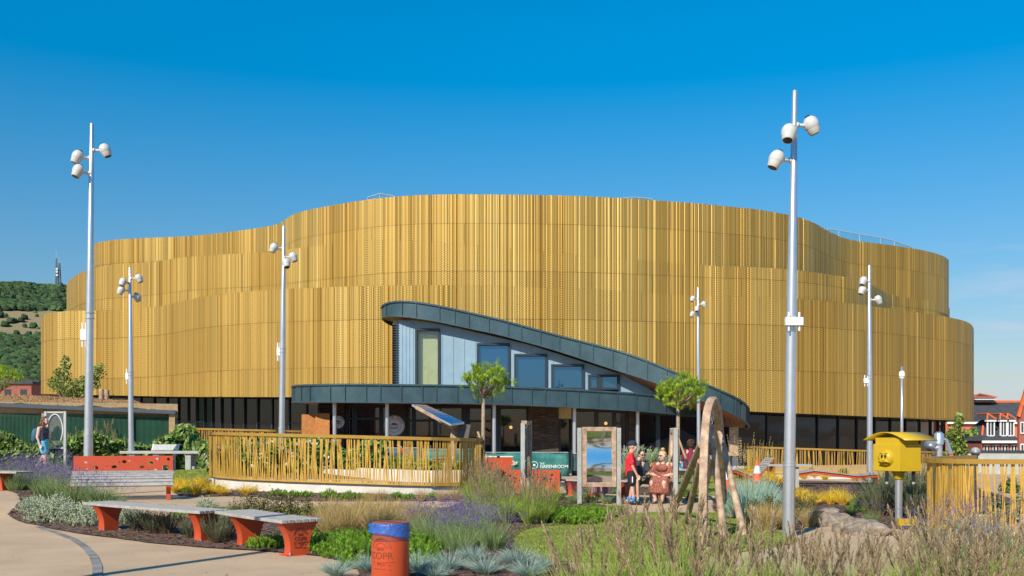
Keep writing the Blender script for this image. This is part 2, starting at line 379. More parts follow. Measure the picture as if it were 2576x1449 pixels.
# ================================================================ ground, paths, lawns, beds
def build_ground():
    mb = MB(); ys = []; y = -60
    while y < 3200:
        ys.append(y); y += .45 if 5 < y < 32 else (1.2 if -5 < y < 70 else (10 if y < 200 else 150))
    xs = []; x = -3000
    while x <= 3000:
        xs.append(x); x += .45 if -16 < x < 16 else (1.5 if -45 < x < 45 else (12 if abs(x) < 150 else 180))
    n = len(xs)
    for y in ys:
        for x in xs: mb.v.append((x, y, gz(x, y) if (abs(x) < 60 and -25 < y < 95) else (-.5 if y > 95 else 0)))
    for j in range(len(ys)-1):
        for i in range(n-1): a = j*n+i; mb.f.append((a, a+1, a+n+1, a+n)); mb.m.append(0)
    return mb.build('ground', M['path'], smooth=True)
tag(build_ground(), kind='structure')
def inside(poly, x, y):
    c = False; j = len(poly)-1
    for i in range(len(poly)):
        a, b = poly[i], poly[j]
        if (a[1] > y) != (b[1] > y) and x < (b[0]-a[0])*(y-a[1])/(b[1]-a[1])+a[0]: c = not c
        j = i
    return c
def sheet(name, polypx, mtl, lift, step=.4, wob=.0):
    poly = []
    P = [G(a, b) for a, b in polypx]
    for i, p in enumerate(P):                                   # densify the outline
        q = P[(i+1) % len(P)]; k = max(1, int((q-p).length/.25))
        for t in range(k):
            v = p.lerp(q, t/k)
            if wob: v = v+Vector((noise.noise(v*2.1)*wob, noise.noise(v*2.3+Vector((9, 0, 0)))*wob, 0))
            poly.append((v.x, v.y))
    pts = [Vector(p) for p in poly]; nb = len(pts)
    x0, x1 = min(p[0] for p in poly), max(p[0] for p in poly); y0, y1 = min(p[1] for p in poly), max(p[1] for p in poly)
    y = y0
    while y < y1:
        x = x0
        while x < x1:
            if inside(poly, x, y): pts.append(Vector((x, y)))
            x += step
        y += step
    vo, _, fo, *_ = geometry.delaunay_2d_cdt(pts, [], [list(range(nb))], 1, 1e-4)
    mb = MB(); mb.v = [(v.x, v.y, gz(v.x, v.y)+lift) for v in vo]; mb.f = [tuple(f) for f in fo]; mb.m = [0]*len(fo)
    o = mb.build(name, mtl, smooth=True)
    tag(o, kind='structure'); return poly
def smoothpoly(p, n=3):
    for _ in range(n):
        q = []
        for i in range(len(p)):
            a, b = p[i], p[(i+1) % len(p)]
            q += [(a[0]*.75+b[0]*.25, a[1]*.75+b[1]*.25), (a[0]*.25+b[0]*.75, a[1]*.25+b[1]*.75)]
        p = q
    return p
LAWN = [smoothpoly(p, 1) for p in (
    [(1290, 1318), (1480, 1322), (1590, 1293), (1640, 1289), (1760, 1290), (1900, 1292), (1960, 1340), (2030, 1362), (1900, 1385), (1700, 1412), (1430, 1418), (1290, 1400)],
    [(430, 1310), (430, 1275), (700, 1277), (1180, 1276), (1200, 1300), (900, 1310)],
    [(250, 1212), (440, 1195), (440, 1178), (600, 1180), (505, 1210), (460, 1216), (300, 1222)],
    [(1700, 1232), (1700, 1192), (1860, 1195), (1960, 1215), (1860, 1245), (1780, 1248)],
    [(1220, 1196), (1245, 1194), (1250, 1206), (1222, 1206)])]
BEDS = [smoothpoly(p, 2) for p in (
    [(5, 1303), (60, 1262), (30, 1232), (-60, 1228), (-60, 1180), (100, 1183), (180, 1200), (190, 1262), (320, 1290), (430, 1303), (640, 1306), (900, 1298), (1100, 1288),
     (1170, 1262), (1190, 1245), (1400, 1243), (1440, 1258), (1570, 1282), (1590, 1290), (1480, 1320), (1300, 1328), (1285, 1395), (1420, 1414), (1470, 1449), (1480, 1475),
     (900, 1475), (905, 1430), (830, 1402), (770, 1397), (620, 1385), (500, 1378), (380, 1368), (270, 1352), (200, 1345), (100, 1325)],
    [(432, 1252), (440, 1222), (520, 1205), (660, 1215), (900, 1228), (1200, 1228), (1195, 1258), (1000, 1262), (700, 1262), (640, 1247)],
    [(1800, 1300), (1790, 1258), (1830, 1215), (1960, 1208), (2200, 1215), (2500, 1230), (2620, 1300), (2500, 1330), (2300, 1336), (2120, 1318), (2060, 1300), (2000, 1345), (1900, 1315)],
    [(1420, 1238), (1420, 1222), (1560, 1222), (1720, 1232), (1790, 1240), (1760, 1252), (1600, 1245)],
    [(520, 1196), (560, 1130), (1240, 1150), (1210, 1205), (1100, 1207), (560, 1203)],
    [(2280, 1440), (2330, 1385), (2640, 1380), (2700, 1475), (2300, 1475)])]
LP = [sheet('lawn', p, M['lawn'], .010) for p in LAWN]
BP = [sheet('planting_bed', p, M['bed'], .018, wob=.05) for p in BEDS]
# blades on the lawns, chips on the beds: masses nobody could count
rnd = random.Random(5)
def scatter(polys, n, xr, yr, fn):
    k = 0; tries = 0
    while k < n and tries < n*30:
        tries += 1
        y = yr[0]+(yr[1]-yr[0])*rnd.random()**1.6; x = rnd.uniform(*xr)
        for p in polys:
            if inside(p, x, y): fn(x, y, gz(x, y)); k += 1; break
mb = MB()
def blade(x, y, z):
    a = rnd.random()*6.28; h = rnd.uniform(.02, .042); wd = .0028+.00022*y; dx, dy = math.cos(a)*wd, math.sin(a)*wd
    mb.quad((x-dx, y-dy, z+.008), (x+dx, y+dy, z+.008), (x+rnd.uniform(-.02, .02), y+rnd.uniform(-.02, .02), z+h))
scatter(LP, 90000, (-16, 16), (9, 40), blade)
tag(mb.build('grass', M['blade']), 'short mown green grass of the lawns', 'grass', kind='stuff')
mb = MB()
def chip(x, y, z):
    a = rnd.random()*6.28; l_ = rnd.uniform(.015, .06); wd = rnd.uniform(.006, .015); d = Vector((math.cos(a), math.sin(a), rnd.uniform(-.3, .3)))*l_
    s_ = Vector((-math.sin(a), math.cos(a), rnd.uniform(-.4, .4)))*wd; c = Vector((x, y, z+.03))
    mb.quad(c-d-s_, c+d-s_, c+d+s_, c-d+s_)
scatter(BP, 26000, (-16, 16), (7, 32), chip)
tag(mb.build('bark_mulch', M['chips']), 'dark bark mulch chips strewn over the planting beds', 'mulch', kind='stuff')
# fallen leaves and grit on the front path
mb = MB()
def lf_(x, y, z):
    if any(inside(p, x, y) for p in LP+BP): return
    a = rnd.random()*6.28; s_ = rnd.uniform(.006, .022); d = Vector((math.cos(a), math.sin(a), rnd.uniform(-.2, .5)))*s_; t_ = Vector((-math.sin(a), math.cos(a), .2))*s_*.5; c = Vector((x, y, z+.008)); mb.quad(c-d, c-t_, c+d, c+t_)
scatter([[(-12, 7), (0, 7), (0, 18), (-12, 18)]], 420, (-12, 0), (7, 18), lf_)
tag(mb.build('fallen_leaves', M['chips']), 'small dry leaves and bark bits scattered over the front path', 'leaves', kind='stuff')
# inlaid setts in the front path
mb = MB(); arc = [(95, 1325), (140, 1340), (185, 1357), (215, 1378), (235, 1400), (245, 1425), (245, 1460), (238, 1490)]
pts = [G(*p) for p in arc]
for a, b in zip(pts, pts[1:]):
    k = max(1, round((b-a).length/.2))
    for t in range(k):
        p, q = a.lerp(b, (t+.06)/k), a.lerp(b, (t+.94)/k); sd = (q-p).cross(Vector((0, 0, 1))).normalized()*.055
        zz = Vector((0, 0, gz(p.x, p.y)-p.z+.006)); mb.prism([p-sd+zz, q-sd+zz, q+sd+zz, p+sd+zz], (0, 0, .004))
tag(mb.build('paving_inlay', mat('grey_setts', (.22, .21, .20), .85, var=.2, vscale=5, island=.2)), kind='structure')
# ---------------------------------------------------------------- the hill far behind on the left
HILLY = 900
def hill_h(x, y):
    px = CX+x*FPX/y
    ridge = lerp_tab([(-1200, 640), (-400, 690), (0, 712), (60, 714), (110, 722), (150, 714), (170, 722), (300, 745), (700, 860), (1100, 985), (1300, 1030), (3000, 1060)], px)[0]
    t = min(1, max(0, (y-430)/(HILLY-430)))
    H = (HY-ridge)*HILLY/FPX
    f = t**.8 if t < 1 else 1
    return H*f+noise.noise(Vector((x*.012, y*.012, 0)))*8*t-1
mb = MB(); xs = [-1100+i*14 for i in range(110)]; ys = [430+i*12 for i in range(56)]
for y in ys:
    for x in xs: mb.v.append((x, y, hill_h(x, min(y, HILLY+20))-max(0, y-HILLY)*.3))
n = len(xs)
for j in range(len(ys)-1):
    for i in range(n-1): a = j*n+i; mb.f.append((a, a+1, a+n+1, a+n)); mb.m.append(0)
hm = bpy.data.materials.new('hillside'); hm.use_nodes = True; t_ = hm.node_tree; n_ = t_.nodes; l_ = t_.links; b_ = n_['Principled BSDF']; b_.inputs['Roughness'].default_value = 1
co = n_.new('ShaderNodeTexCoord'); sp = n_.new('ShaderNodeSeparateXYZ'); l_.new(co.outputs['Object'], sp.inputs[0])
zz = n_.new('ShaderNodeTexNoise'); zz.inputs['Scale'].default_value = .018; zz.inputs['Detail'].default_value = 8; l_.new(co.outputs['Object'], zz.inputs['Vector'])
ad = n_.new('ShaderNodeMath'); ad.operation = 'MULTIPLY_ADD'; ad.inputs[1].default_value = 26; l_.new(zz.outputs[0], ad.inputs[0]); l_.new(sp.outputs[2], ad.inputs[2])
mr = n_.new('ShaderNodeMapRange'); mr.inputs[1].default_value = 0; mr.inputs[2].default_value = 160; l_.new(ad.outputs[0], mr.inputs[0])
rp = n_.new('ShaderNodeValToRGB'); rp.color_ramp.interpolation = 'LINEAR'; l_.new(mr.outputs[0], rp.inputs[0])
for k, (p_, c_) in enumerate([(.0, (.035, .07, .025)), (.40, (.04, .08, .025)), (.47, (.05, .09, .03)), (.50, (.22, .18, .09)), (.66, (.25, .20, .10)), (.70, (.06, .10, .035)), (.85, (.16, .15, .07)), (1, (.05, .08, .03))]):
    e_ = rp.color_ramp.elements[k] if k < 2 else rp.color_ramp.elements.new(p_)
    if k == 1: e_.position = p_
    e_.position = p_; e_.color = (*c_, 1)
l_.new(rp.outputs[0], b_.inputs['Base Color'])
tag(mb.build('hills', hm, smooth=True), kind='structure')
mb = MB(); r2 = random.Random(3)
for k in range(8500):
    px = r2.uniform(-60, 175); y = 470+(HILLY-470)*r2.random(); x = WX(px, y); t = (y-430)/(HILLY-430); zh = hill_h(x, y)
    py = HY-(zh-EYE)*FPX/y
    dens = 1 if py > 855 else (.03 if py > 782 else (.75 if py < 742 or 764 < py else .22))
    if r2.random() > dens: continue
    s = r2.uniform(1.3, 3.6); c = Vector((x, y, zh+s*.6)); q = len(mb.v)
    for a in range(6):
        for b in (0, 1): mb.v.append((c.x+math.cos(a*1.047+b*.5)*s*(1, .62)[b]*r2.uniform(.8, 1.1), c.y+math.sin(a*1.047+b*.5)*s*(1, .62)[b], c.z-s*.45+b*s*.95*r2.uniform(.8, 1.15)))
    for a in range(6):
        i, j = q+a*2, q+((a+1) % 6)*2; mb.f.append((i, j, j+1, i+1)); mb.m.append(0)
    mb.f.append(tuple(q+a*2+1 for a in range(6))); mb.m.append(0)
tag(mb.build('forest', mat('far_forest', (.030, .065, .020), 1, var=.35, vscale=.03, island=.55), smooth=True), 'far woodland covering the hillside behind the left end of the arena', 'forest', kind='stuff')
# mast on the ridge
def mast(px, py0, py1, wpx, label, Y=880):
    o = thing('radio_mast', label, 'mast', W(px, py0, Y)); p, q = W(px, py0, Y), W(px, py1, Y); mb = MB(); wd = wpx*Y/FPX; h = q.z-p.z
    for sx in (-1, 1):
        for sy in (-1, 1): mb.bar(p+Vector((sx*wd/2, sy*wd/2, 0)), q+Vector((sx*wd/6, sy*wd/6, 0)), .5)
    for k in range(9):
        a, b = k/9, (k+1)/9; wa, wb = wd/2*(1-.66*a), wd/2*(1-.66*b)
        mb.bar(p+Vector((-wa, -wa, h*a)), p+Vector((wb, -wb, h*b)), .35); mb.bar(p+Vector((wa, -wa, h*a)), p+Vector((-wb, -wb, h*b)), .35)
    mb.build('lattice_tower', M['zinc'], o)
    mb = MB(); mb.cyl(q, q+Vector((0, 0, h*.3)), .35, .2, 6); mb.build('antenna', M['steel_dull'], o)
    if wpx > 4:
        for f in (.72, .6, .45): mb = MB(); mb.cyl(p+Vector((-wd*.5, -wd*.5, h*f)), p+Vector((-wd*.5, -wd*.5-.8, h*f)), 1.1, n=10); mb.build('dish', M['steel_dull'], o)
mast(149, 718, 662, 7, 'lattice radio mast with dishes on the wooded ridge, the taller of the two')
mast(142, 718, 650, 3.4, 'slender white-tipped radio mast close to the lattice one on the ridge')
# low town buildings at the foot of the hill
def lowblock(px0, px1, py0, py1, Y, m, label, roofm=None):
    o = thing('town_building', label, 'building', W(px0, py1, Y)); a, b = W(px0, py1, Y), W(px1, py0, Y)
    mb = MB(); mb.box(((a.x+b.x)/2, Y+6, (a.z+b.z)/2), (b.x-a.x, 12, b.z-a.z)); mb.build('wall', m, o)
    mb = MB(); mb.box(((a.x+b.x)/2, Y+6, b.z+.25), (b.x-a.x+.8, 12.8, .5)); mb.build('roof', roofm or M['slate'], o)
    k = max(1, int((b.x-a.x)/3))
    for i in range(k):
        x = a.x+(i+.5)*(b.x-a.x)/k; mb = MB(); mb.box((x, Y-.02, a.z+(b.z-a.z)*.6), (1.2, .1, (b.z-a.z)*.3)); mb.build('window', M['frame'], o)
lowblock(-40, 79, 966, 1020, 190, M['brick_dark'], 'low red brick building at the hill foot beside the left pine')
lowblock(79, 118, 975, 1020, 200, M['shedgrey'], 'low grey building with white roof plant between brick block and arena', M['white'])
lowblock(60, 96, 962, 1010, 230, M['white'], 'small white building behind the low brick block at hill foot')
# ================================================================ the arena
GOLD = goldmat()
TOP3 = [(233, 81), (236, 79.6), (250, 78.8), (300, 77.8), (380, 77.2), (470, 76.7), (540, 75.7), (610, 74.4), (680, 73.0), (705, 72.2), (716, 71.0), (725, 70.0), (735, 69.2), (760, 68.1), (820, 66.7), (900, 65.2), (960, 64.3),
        (1050, 63.6), (1150, 63.4), (1300, 63.5), (1450, 63.8), (1600, 64.6), (1760, 65.9), (1900, 67.5), (1980, 69.1), (2030, 70.6), (2060, 72.6), (2090, 75.2), (2120, 77.4), (2160, 78.6), (2220, 79.7), (2300, 81.6), (2350, 83.4), (2380, 85.2), (2386, 87)]
MID2 = [(168, 86), (169, 84.5), (180, 82.6), (191, 80.2), (219, 77.9), (253, 76.2), (347, 74.8), (417, 73.4), (451, 72.2), (556, 70.8), (640, 70), (695, 69.3), (760, 67.7), (820, 66.5), (900, 65.1), (960, 64.2), (1050, 63.5), (1150, 63.3), (1300, 63.4),
        (1450, 63.7), (1600, 64.5), (1760, 65.7), (1900, 66.6), (1983, 67.4), (2060, 68.9), (2149, 71.3), (2188, 73.5), (2215, 76.5), (2233, 79.0), (2255, 80.6), (2294, 81.4), (2350, 83.2), (2384, 85.6), (2388, 88)]
LOW1 = [(105, 84), (103, 80.5), (104.5, 78.9), (115, 77.9), (139, 77), (170, 76.1), (243, 75), (347, 74.6), (400, 73.6), (444, 71.8), (470, 70.3), (520, 68.3), (625, 66), (729, 65), (820, 64.3), (907, 63.8), (1050, 63.4), (1135, 63.2), (1300, 63.3),
        (1450, 63.6), (1600, 64.4), (1760, 65.6), (1900, 66.5), (1983, 67.2), (2055, 68.2), (2149, 70), (2270, 73.4), (2383, 77.6), (2421, 79.7), (2440, 81.6), (2448, 84), (2449, 87)]
ZTOP = 17.1
def flush(tab, other, a, b):
    return [q for q in tab if q[0] < a]+[q for q in other if a <= q[0] <= b]+[q for q in tab if q[0] > b]
MID2 = flush(MID2, TOP3, 770, 1770)
LOW1 = flush(flush(LOW1, MID2, 1120, 2010), MID2, 230, 360)
def zmid(px): return lerp_tab([(168, 14.75), (900, 14.5), (1500, 13.2), (1766, 13.0), (2390, 13.0)], px)[0]
def zlow(px): return lerp_tab([(103, 11.3), (1135, 11.3), (1700, 11.0), (2450, 11.0)], px)[0]
def zbot(px, Y): yb = lerp_tab([(103, 991), (440, 998), (730, 999), (1200, 1008), (1883, 1035), (2170, 1047), (2449, 1060)], px)[0]; return EYE-(yb-HY)*Y/FPX
def plan(tab, closeY):
    """dense plan curve (X, Y, px) closed round the back"""
    P = []
    for (a, ya), (b, yb) in zip(tab, tab[1:]):
        k = max(2, int(abs(b-a)/12))
        for t in range(k): f = t/k; P.append((a+(b-a)*f, ya+(yb-ya)*f))
    P.append(tab[-1])
    for _ in range(3): P = [P[0]]+[tuple((P[i-1][j]+2*P[i][j]+P[i+1][j])/4 for j in (0, 1)) for i in range(1, len(P)-1)]+[P[-1]]
    Q = [(WX(p, y), y, p) for p, y in P]
    x0, x1 = Q[0][0], Q[-1][0]; y0, y1 = Q[0][1], Q[-1][1]
    Q = [(x0+2.2, y0+(closeY-y0)*f, Q[0][2]) for f in (1, .6)]+[(x0+.5, y0+4, Q[0][2])]+Q+[(x1-.5, y1+4, Q[-1][2])]+[(x1-2.2, y1+(closeY-y1)*f, Q[-1][2]) for f in (.6, 1)]
    return Q
arena = thing('arena_building', 'huge curving arena clad in folded gold metal panels in three tiers', 'arena', (0, 75, gz(0, 75)))
rs = random.Random(11); MASTER = []
def tier(name, tab, ztop, zbase, closeY):
    Q = plan(tab, closeY); V2 = [Vector((q[0], q[1])) for q in Q]
    S = [0]
    for a, b in zip(V2, V2[1:]): S.append(S[-1]+(b-a).length)
    def at(s):
        lo, hi = 0, len(S)-1
        while hi-lo > 1:
            m = (lo+hi)//2
            if S[m] <= s: lo = m
            else: hi = m
        f = (s-S[lo])/max(1e-6, S[hi]-S[lo]); p = V2[lo].lerp(V2[hi], f); tg = (V2[hi]-V2[lo]).normalized()
        return p, Vector((tg.y, -tg.x)), Q[lo][2]+(Q[hi][2]-Q[lo][2])*f
    me_v, me_f, strip, uvs = [], [], [], []
    s = 0; off = 0; prev = None; mine = []; style = 0; left = 0; ff = 0; spans = {'middle_cladding': [(775, 1760)], 'lower_cladding': [(240, 350), (1130, 2000)]}.get(name, [])
    pxs = [q[2] for q in Q]; hid = next(i for i in range(len(Q)) if Q[i][1] < 80 or Q[i][2] > 300)
    def s_of(px):
        for i in range(3, len(Q)-1):
            if pxs[i] <= px <= pxs[i+1]: return S[i]+(S[i+1]-S[i])*(px-pxs[i])/max(1e-6, pxs[i+1]-pxs[i])
        return None
    while s < S[-1]:
        if left <= 0: style = rs.choice((0, 0, 1, 1, 2)); left = rs.uniform(1.2, 3.6); tone = rs.random()
        wd = {0: rs.uniform(.10, .18), 1: rs.uniform(.13, .24), 2: rs.uniform(.08, .12)}[style]
        dp = {0: .024, 1: .030, 2: .017}[style]
        if rs.random() < .06: wd, dp = rs.uniform(.08, .12), rs.uniform(-.05, -.08)
        fl = wd*rs.choice((.0, .4, .8))
        for ds, o_ in ((wd*.5, dp*rs.uniform(.6, 1.3)), (fl, None), (wd*.5, rs.uniform(-.02, .02))):
            if ds <= 0: continue
            s += ds; left -= ds; off = off if o_ is None else o_
            if s >= S[-1]: break
            p, nn, px = at(s); tn = tone*.45+rs.random()*.55
            sp_ = next((z_ for z_ in spans if z_[0] < px < z_[1]), None)
            if sp_:                                        # flush with the tier above: its folds run straight through
                while ff < len(MASTER) and MASTER[ff][0] <= max(px-8, sp_[0]): ff += 1
                if prev is not None and ff < len(MASTER):
                    while ff < len(MASTER) and MASTER[ff][0] < sp_[1]:
                        mpx, off, tn = MASTER[ff]; ff += 1; s2 = s_of(mpx)
                        if s2 is None or s2 <= prev[3]: continue
                        s = s2; p, nn, px = at(s); q = p+nn*off; k = len(me_v); (pq, pz0, pz1, ps) = prev; z0, z1 = zbase(px, p.y), ztop(px)
                        me_v += [(pq.x, pq.y, pz0), (q.x, q.y, z0), (q.x, q.y, z1), (pq.x, pq.y, pz1)]; me_f.append((k, k+1, k+2, k+3)); strip.append(tn); uvs += [(ps, pz0), (s, z0), (s, z1), (ps, pz1)]; prev = (q, z0, z1, s); mine.append((px, off, tn))
                    continue
            q = p+nn*off
            mine.append((px, off, tn))
            if prev is not None:
                k = len(me_v); (pq, pz0, pz1, ps) = prev
                z0, z1 = zbase(px, p.y), ztop(px)
                me_v += [(pq.x, pq.y, pz0), (q.x, q.y, z0), (q.x, q.y, z1), (pq.x, pq.y, pz1)]; me_f.append((k, k+1, k+2, k+3))
                strip.append(min(1, max(0, tn))); uvs += [(ps, pz0), (s, z0), (s, z1), (ps, pz1)]
                prev = (q, z0, z1, s)
            else: prev = (q, zbase(px, p.y), ztop(px), s)
    me = bpy.data.meshes.new(name); me.from_pydata(me_v, [], me_f); uv = me.uv_layers.new(name='UVMap')
    for i, u in enumerate(uvs): uv.data[i].uv = u
    at_ = me.attributes.new('strip', 'FLOAT', 'FACE'); at_.data.foreach_set('value', strip)
    me.materials.append(GOLD); me.update()
    o = bpy.data.objects.new(name, me); COL.objects.link(o); o.parent = arena; o.matrix_parent_inverse = PINV[arena.name]
    MASTER[:] = [m_ for m_ in mine if 100 < m_[0] < 2480]; MASTER.sort()
    return Q
Q3 = tier('upper_cladding', TOP3, lambda p: ZTOP, lambda p, y: zmid(p)+.004 if 778 < p < 1757 else 12.2, 116)
Q2 = tier('middle_cladding', MID2, lambda p: zmid(p), lambda p, y: zlow(p)+.004 if (243 < p < 347 or 1133 < p < 1997) else 10.2, 118)
Q1 = tier('lower_cladding', LOW1, lambda p: zlow(p)+.0, zbot, 120)
for o in arena.children:
    if o.name == 'middle_cladding': o['label'] = 'middle tier of gold folded cladding'
def cap(name, Q, z, m):
    mb = MB(); c = (0, 92, z); k = len(Q)
    mb.v = [c]+[(q[0]*.996, q[1]+.4, z) for q in Q]; mb.f = [(0, i, i+1) for i in range(1, k)]+[(0, k, 1)]; mb.m = [0]*len(mb.f); mb.build(name, m, arena)
cap('roof_deck', Q3, ZTOP-.7, M['slate'])
cap('lower_ledge', Q1, 10.9, M['slate']); cap('middle_ledge', Q2, 12.9, M['slate'])
# soffit and glazed ground floor
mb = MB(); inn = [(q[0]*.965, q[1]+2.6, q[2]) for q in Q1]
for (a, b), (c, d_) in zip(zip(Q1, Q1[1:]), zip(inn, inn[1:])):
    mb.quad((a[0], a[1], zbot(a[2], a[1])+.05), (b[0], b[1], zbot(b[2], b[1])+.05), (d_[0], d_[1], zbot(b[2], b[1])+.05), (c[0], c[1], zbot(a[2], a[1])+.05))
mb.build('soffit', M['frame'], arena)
core = MB()
for a, b in zip(inn, inn[1:]):
    core.quad((a[0]*.96, a[1]+2.5, -.6), (b[0]*.96, b[1]+2.5, -.6), (b[0]*.96, b[1]+2.5, 5), (a[0]*.96, a[1]+2.5, 5))
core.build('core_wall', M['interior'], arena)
S = 0; lastp = None; gi = 0; acc = []
for q in inn:
    if 60 < q[1] < 95 and (q[2] < 900 or q[2] > 1560): acc.append(q)
def glazing(seq, step):
    V2 = [Vector((q[0], q[1])) for q in seq]; p = V2[0]; ppx = seq[0][2]; need = step; i = 1; stops = [(p.copy(), ppx)]; cur = p.copy()
    while i < len(V2):
        dd = (V2[i]-cur).length
        if dd < need: need -= dd; cur = V2[i]; i += 1
        else: cur = cur+(V2[i]-cur)*(need/dd); stops.append((cur.copy(), seq[i][2])); need = step
    for (a, pa), (b, pb) in zip(stops, stops[1:]):
        if (b-a).length > step*1.6: continue
        zt = zbot((pa+pb)/2, a.y)+.05; dirv = (b-a).normalized(); nn = Vector((dirv.y, -dirv.x, 0)); zb = gz(a.x, a.y)-.05
        w_ = MB(); tilt = rs.uniform(-.012, .012)
        w_.quad((a.x, a.y, zb), (b.x, b.y+tilt, zb), (b.x, b.y, zt), (a.x, a.y+tilt, zt)); pane = w_.build('window', M['glass_dark'], arena)
        f = MB(); f.box(((a.x)+nn.x*.05, a.y+nn.y*.05, (zb+zt)/2), (.09, .16, zt-zb), math.atan2(dirv.y, dirv.x))
        m_ = (a+b)/2
        if pa < 900 and rs.random() < .6: f.box((m_.x+nn.x*.04, m_.y+nn.y*.04, zb+(zt-zb)*rs.choice((.35, .62))), ((b-a).length, .07, .07), math.atan2(dirv.y, dirv.x))
        f.build('frame', M['frame'], pane)
glazing([q for q in acc if q[2] < 900], 1.35)
glazing([q for q in acc if q[2] > 1560], 2.3)
# glass balustrades glimpsed over the roof edge
def roofglass(pts, label=None):
    g = MB(); pr = [W(px, py, Y) for px, py, Y in pts]
    for a, b in zip(pr, pr[1:]): g.prism([Vector((a.x, a.y, ZTOP-.6)), Vector((b.x, b.y, ZTOP-.6)), b, a], (0, .03, 0))
    o = g.build('roof_balustrade', M['glass_roof'], arena)
    f = MB()
    for a, b in zip(pr, pr[1:]): f.cyl(a, b, .035, n=6)
    for a in pr: f.cyl((a.x, a.y, ZTOP-.6), a, .025, n=6)
    f.build('rail', M['steel_dull'], o)
roofglass([(925, 497, 70), (955, 487, 70), (990, 493, 70)])
roofglass([(2082, 575, 84), (2110, 580, 84), (2162, 589, 84), (2215, 598, 84), (2250, 606, 84), (2296, 622, 84)])
roofglass([(1560, 500, 68), (1590, 496, 68), (1640, 500, 68)])
# ================================================================ the cafe in front of the arena
cafe = thing('cafe_building', 'low cafe with curved dark zinc fascia and a roof sweeping up like a ramp', 'cafe', (WX(1300, 57), 57, gz(0, 57)))
def fascia(name, st, th=.12, seam=.98, soff=None):
    """st: (px, ytop, ybot, Y) stations -> curved fascia with raised seams"""
    P = [(W(px, yt, Y), W(px, yb, Y)) for px, yt, yb, Y in st]
    D = []
    for (a, b), (c, d_) in zip(P, P[1:]):
        k = max(1, int((c-a).length/.35))
        for t in range(k): D.append((a.lerp(c, t/k), b.lerp(d_, t/k)))
    D.append(P[-1])
    for _ in range(4): D = [D[0]]+[((D[i-1][0]+D[i][0]*2+D[i+1][0])/4, (D[i-1][1]+D[i][1]*2+D[i+1][1])/4) for i in range(1, len(D)-1)]+[D[-1]]
    mb = MB(); k = len(D)
    for a, b in D: mb.v += [tuple(a), tuple(b)]
    for i in range(k-1): mb.f.append((2*i, 2*i+1, 2*i+3, 2*i+2)); mb.m.append(0)
    o = mb.build(name, M['zinc'], cafe, smooth=True)
    sm = MB(); acc = 0; nxt = .0
    for i in range(1, k):
        d_ = (D[i][0]-D[i-1][0]); h = Vector((d_.x, d_.y, 0)).length; acc += h
        nn = Vector((d_.y, -d_.x, 0)).normalized()
        sm.bar(D[i-1][0]+nn*.03, D[i][0]+nn*.03, .12, .09); sm.bar(D[i-1][1]+nn*.02, D[i][1]+nn*.02, .08, .07)
        if acc >= nxt: nxt += seam; sm.bar(D[i][0]+nn*.03, D[i][1]+nn*.03, .05, .07, up=nn)
    sm.build('seams', M['zinc'], o)
    return D
lowst = [(790, 980, 1013, 62), (752, 975, 1013, 59), (737, 973, 1013, 57), (735, 972, 1012, 55.8), (742, 970, 1011.5, 54.7), (775, 968.8, 1011, 53.6), (850, 967, 1011, 53.2), (939, 967.6, 1012, 53.1), (1150, 970, 1014, 53.3), (1303, 974.5, 1018, 53.9),
         (1456, 981.4, 1025, 54.3), (1600, 990, 1033, 54.9), (1688, 999, 1041, 55.8), (1760, 1010, 1049, 57.5)]
D1 = fascia('lower_fascia', lowst)
upst = [(1010, 800, 826, 61), (975, 786, 815, 59.2), (961, 778, 802, 58), (960, 772, 798, 57), (966, 764, 795.5, 56.2), (995, 756.5, 794, 55.6), (1045, 759, 799, 55.4), (1106, 770, 809, 55.4), (1181, 787, 826, 55.4), (1245, 801, 838.5, 55.4), (1328, 823.5, 861, 55.4),
        (1406, 845, 883, 55.4), (1475, 862, 906, 55.3), (1557, 883, 933, 55.1), (1614, 902, 950, 54.7), (1660, 921, 966, 54.2), (1729, 949.5, 993, 53.8), (1772, 965, 1009, 53.7), (1815, 984, 1028, 53.8), (1852, 1001, 1046, 54.3), (1873, 1015, 1059, 55.1), (1882, 1027, 1068, 56.2), (1884, 1034, 1075, 57.4), (1875, 1040, 1078, 59)]
D2 = fascia('upper_fascia', upst)
def ruled(name, D, back, idx, m, dz=.0):
    """sheet between curve D (index 0 top / 1 bottom) and a back line function"""
    mb = MB()
    for a in D: p = a[idx]; q = back(p); mb.v += [(p.x, p.y, p.z+dz), tuple(q)]
    for i in range(len(D)-1): mb.f.append((2*i, 2*i+1, 2*i+3, 2*i+2)); mb.m.append(0)
    return mb.build(name, m, cafe)
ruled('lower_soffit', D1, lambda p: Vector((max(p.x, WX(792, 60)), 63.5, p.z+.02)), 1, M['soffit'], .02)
ruled('lower_roof', D1, lambda p: Vector((max(p.x, WX(792, 60)), 63.5, p.z+.02)), 0, M['zinc'], -.05)
def bk2(p):
    px = CX+p.x*FPX/p.y
    if px < 1560: return Vector((max(p.x, WX(1000, 61)), 61.5, p.z+.02))
    f = min(1, (px-1560)/90); yb = lerp_tab([(1651, 1046), (1700, 1054), (1855, 1075), (1890, 1077)], px)[0]; tgt = W(px, yb, 60.5)
    return Vector((p.x, 61.5, p.z)).lerp(tgt, f)
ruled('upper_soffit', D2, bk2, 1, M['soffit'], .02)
def bk3(p): q = bk2(p); return Vector((q.x, q.y, min(q.z+.9, p.z)))
ruled('upper_roof', D2, bk3, 0, M['zinc'], -.05)
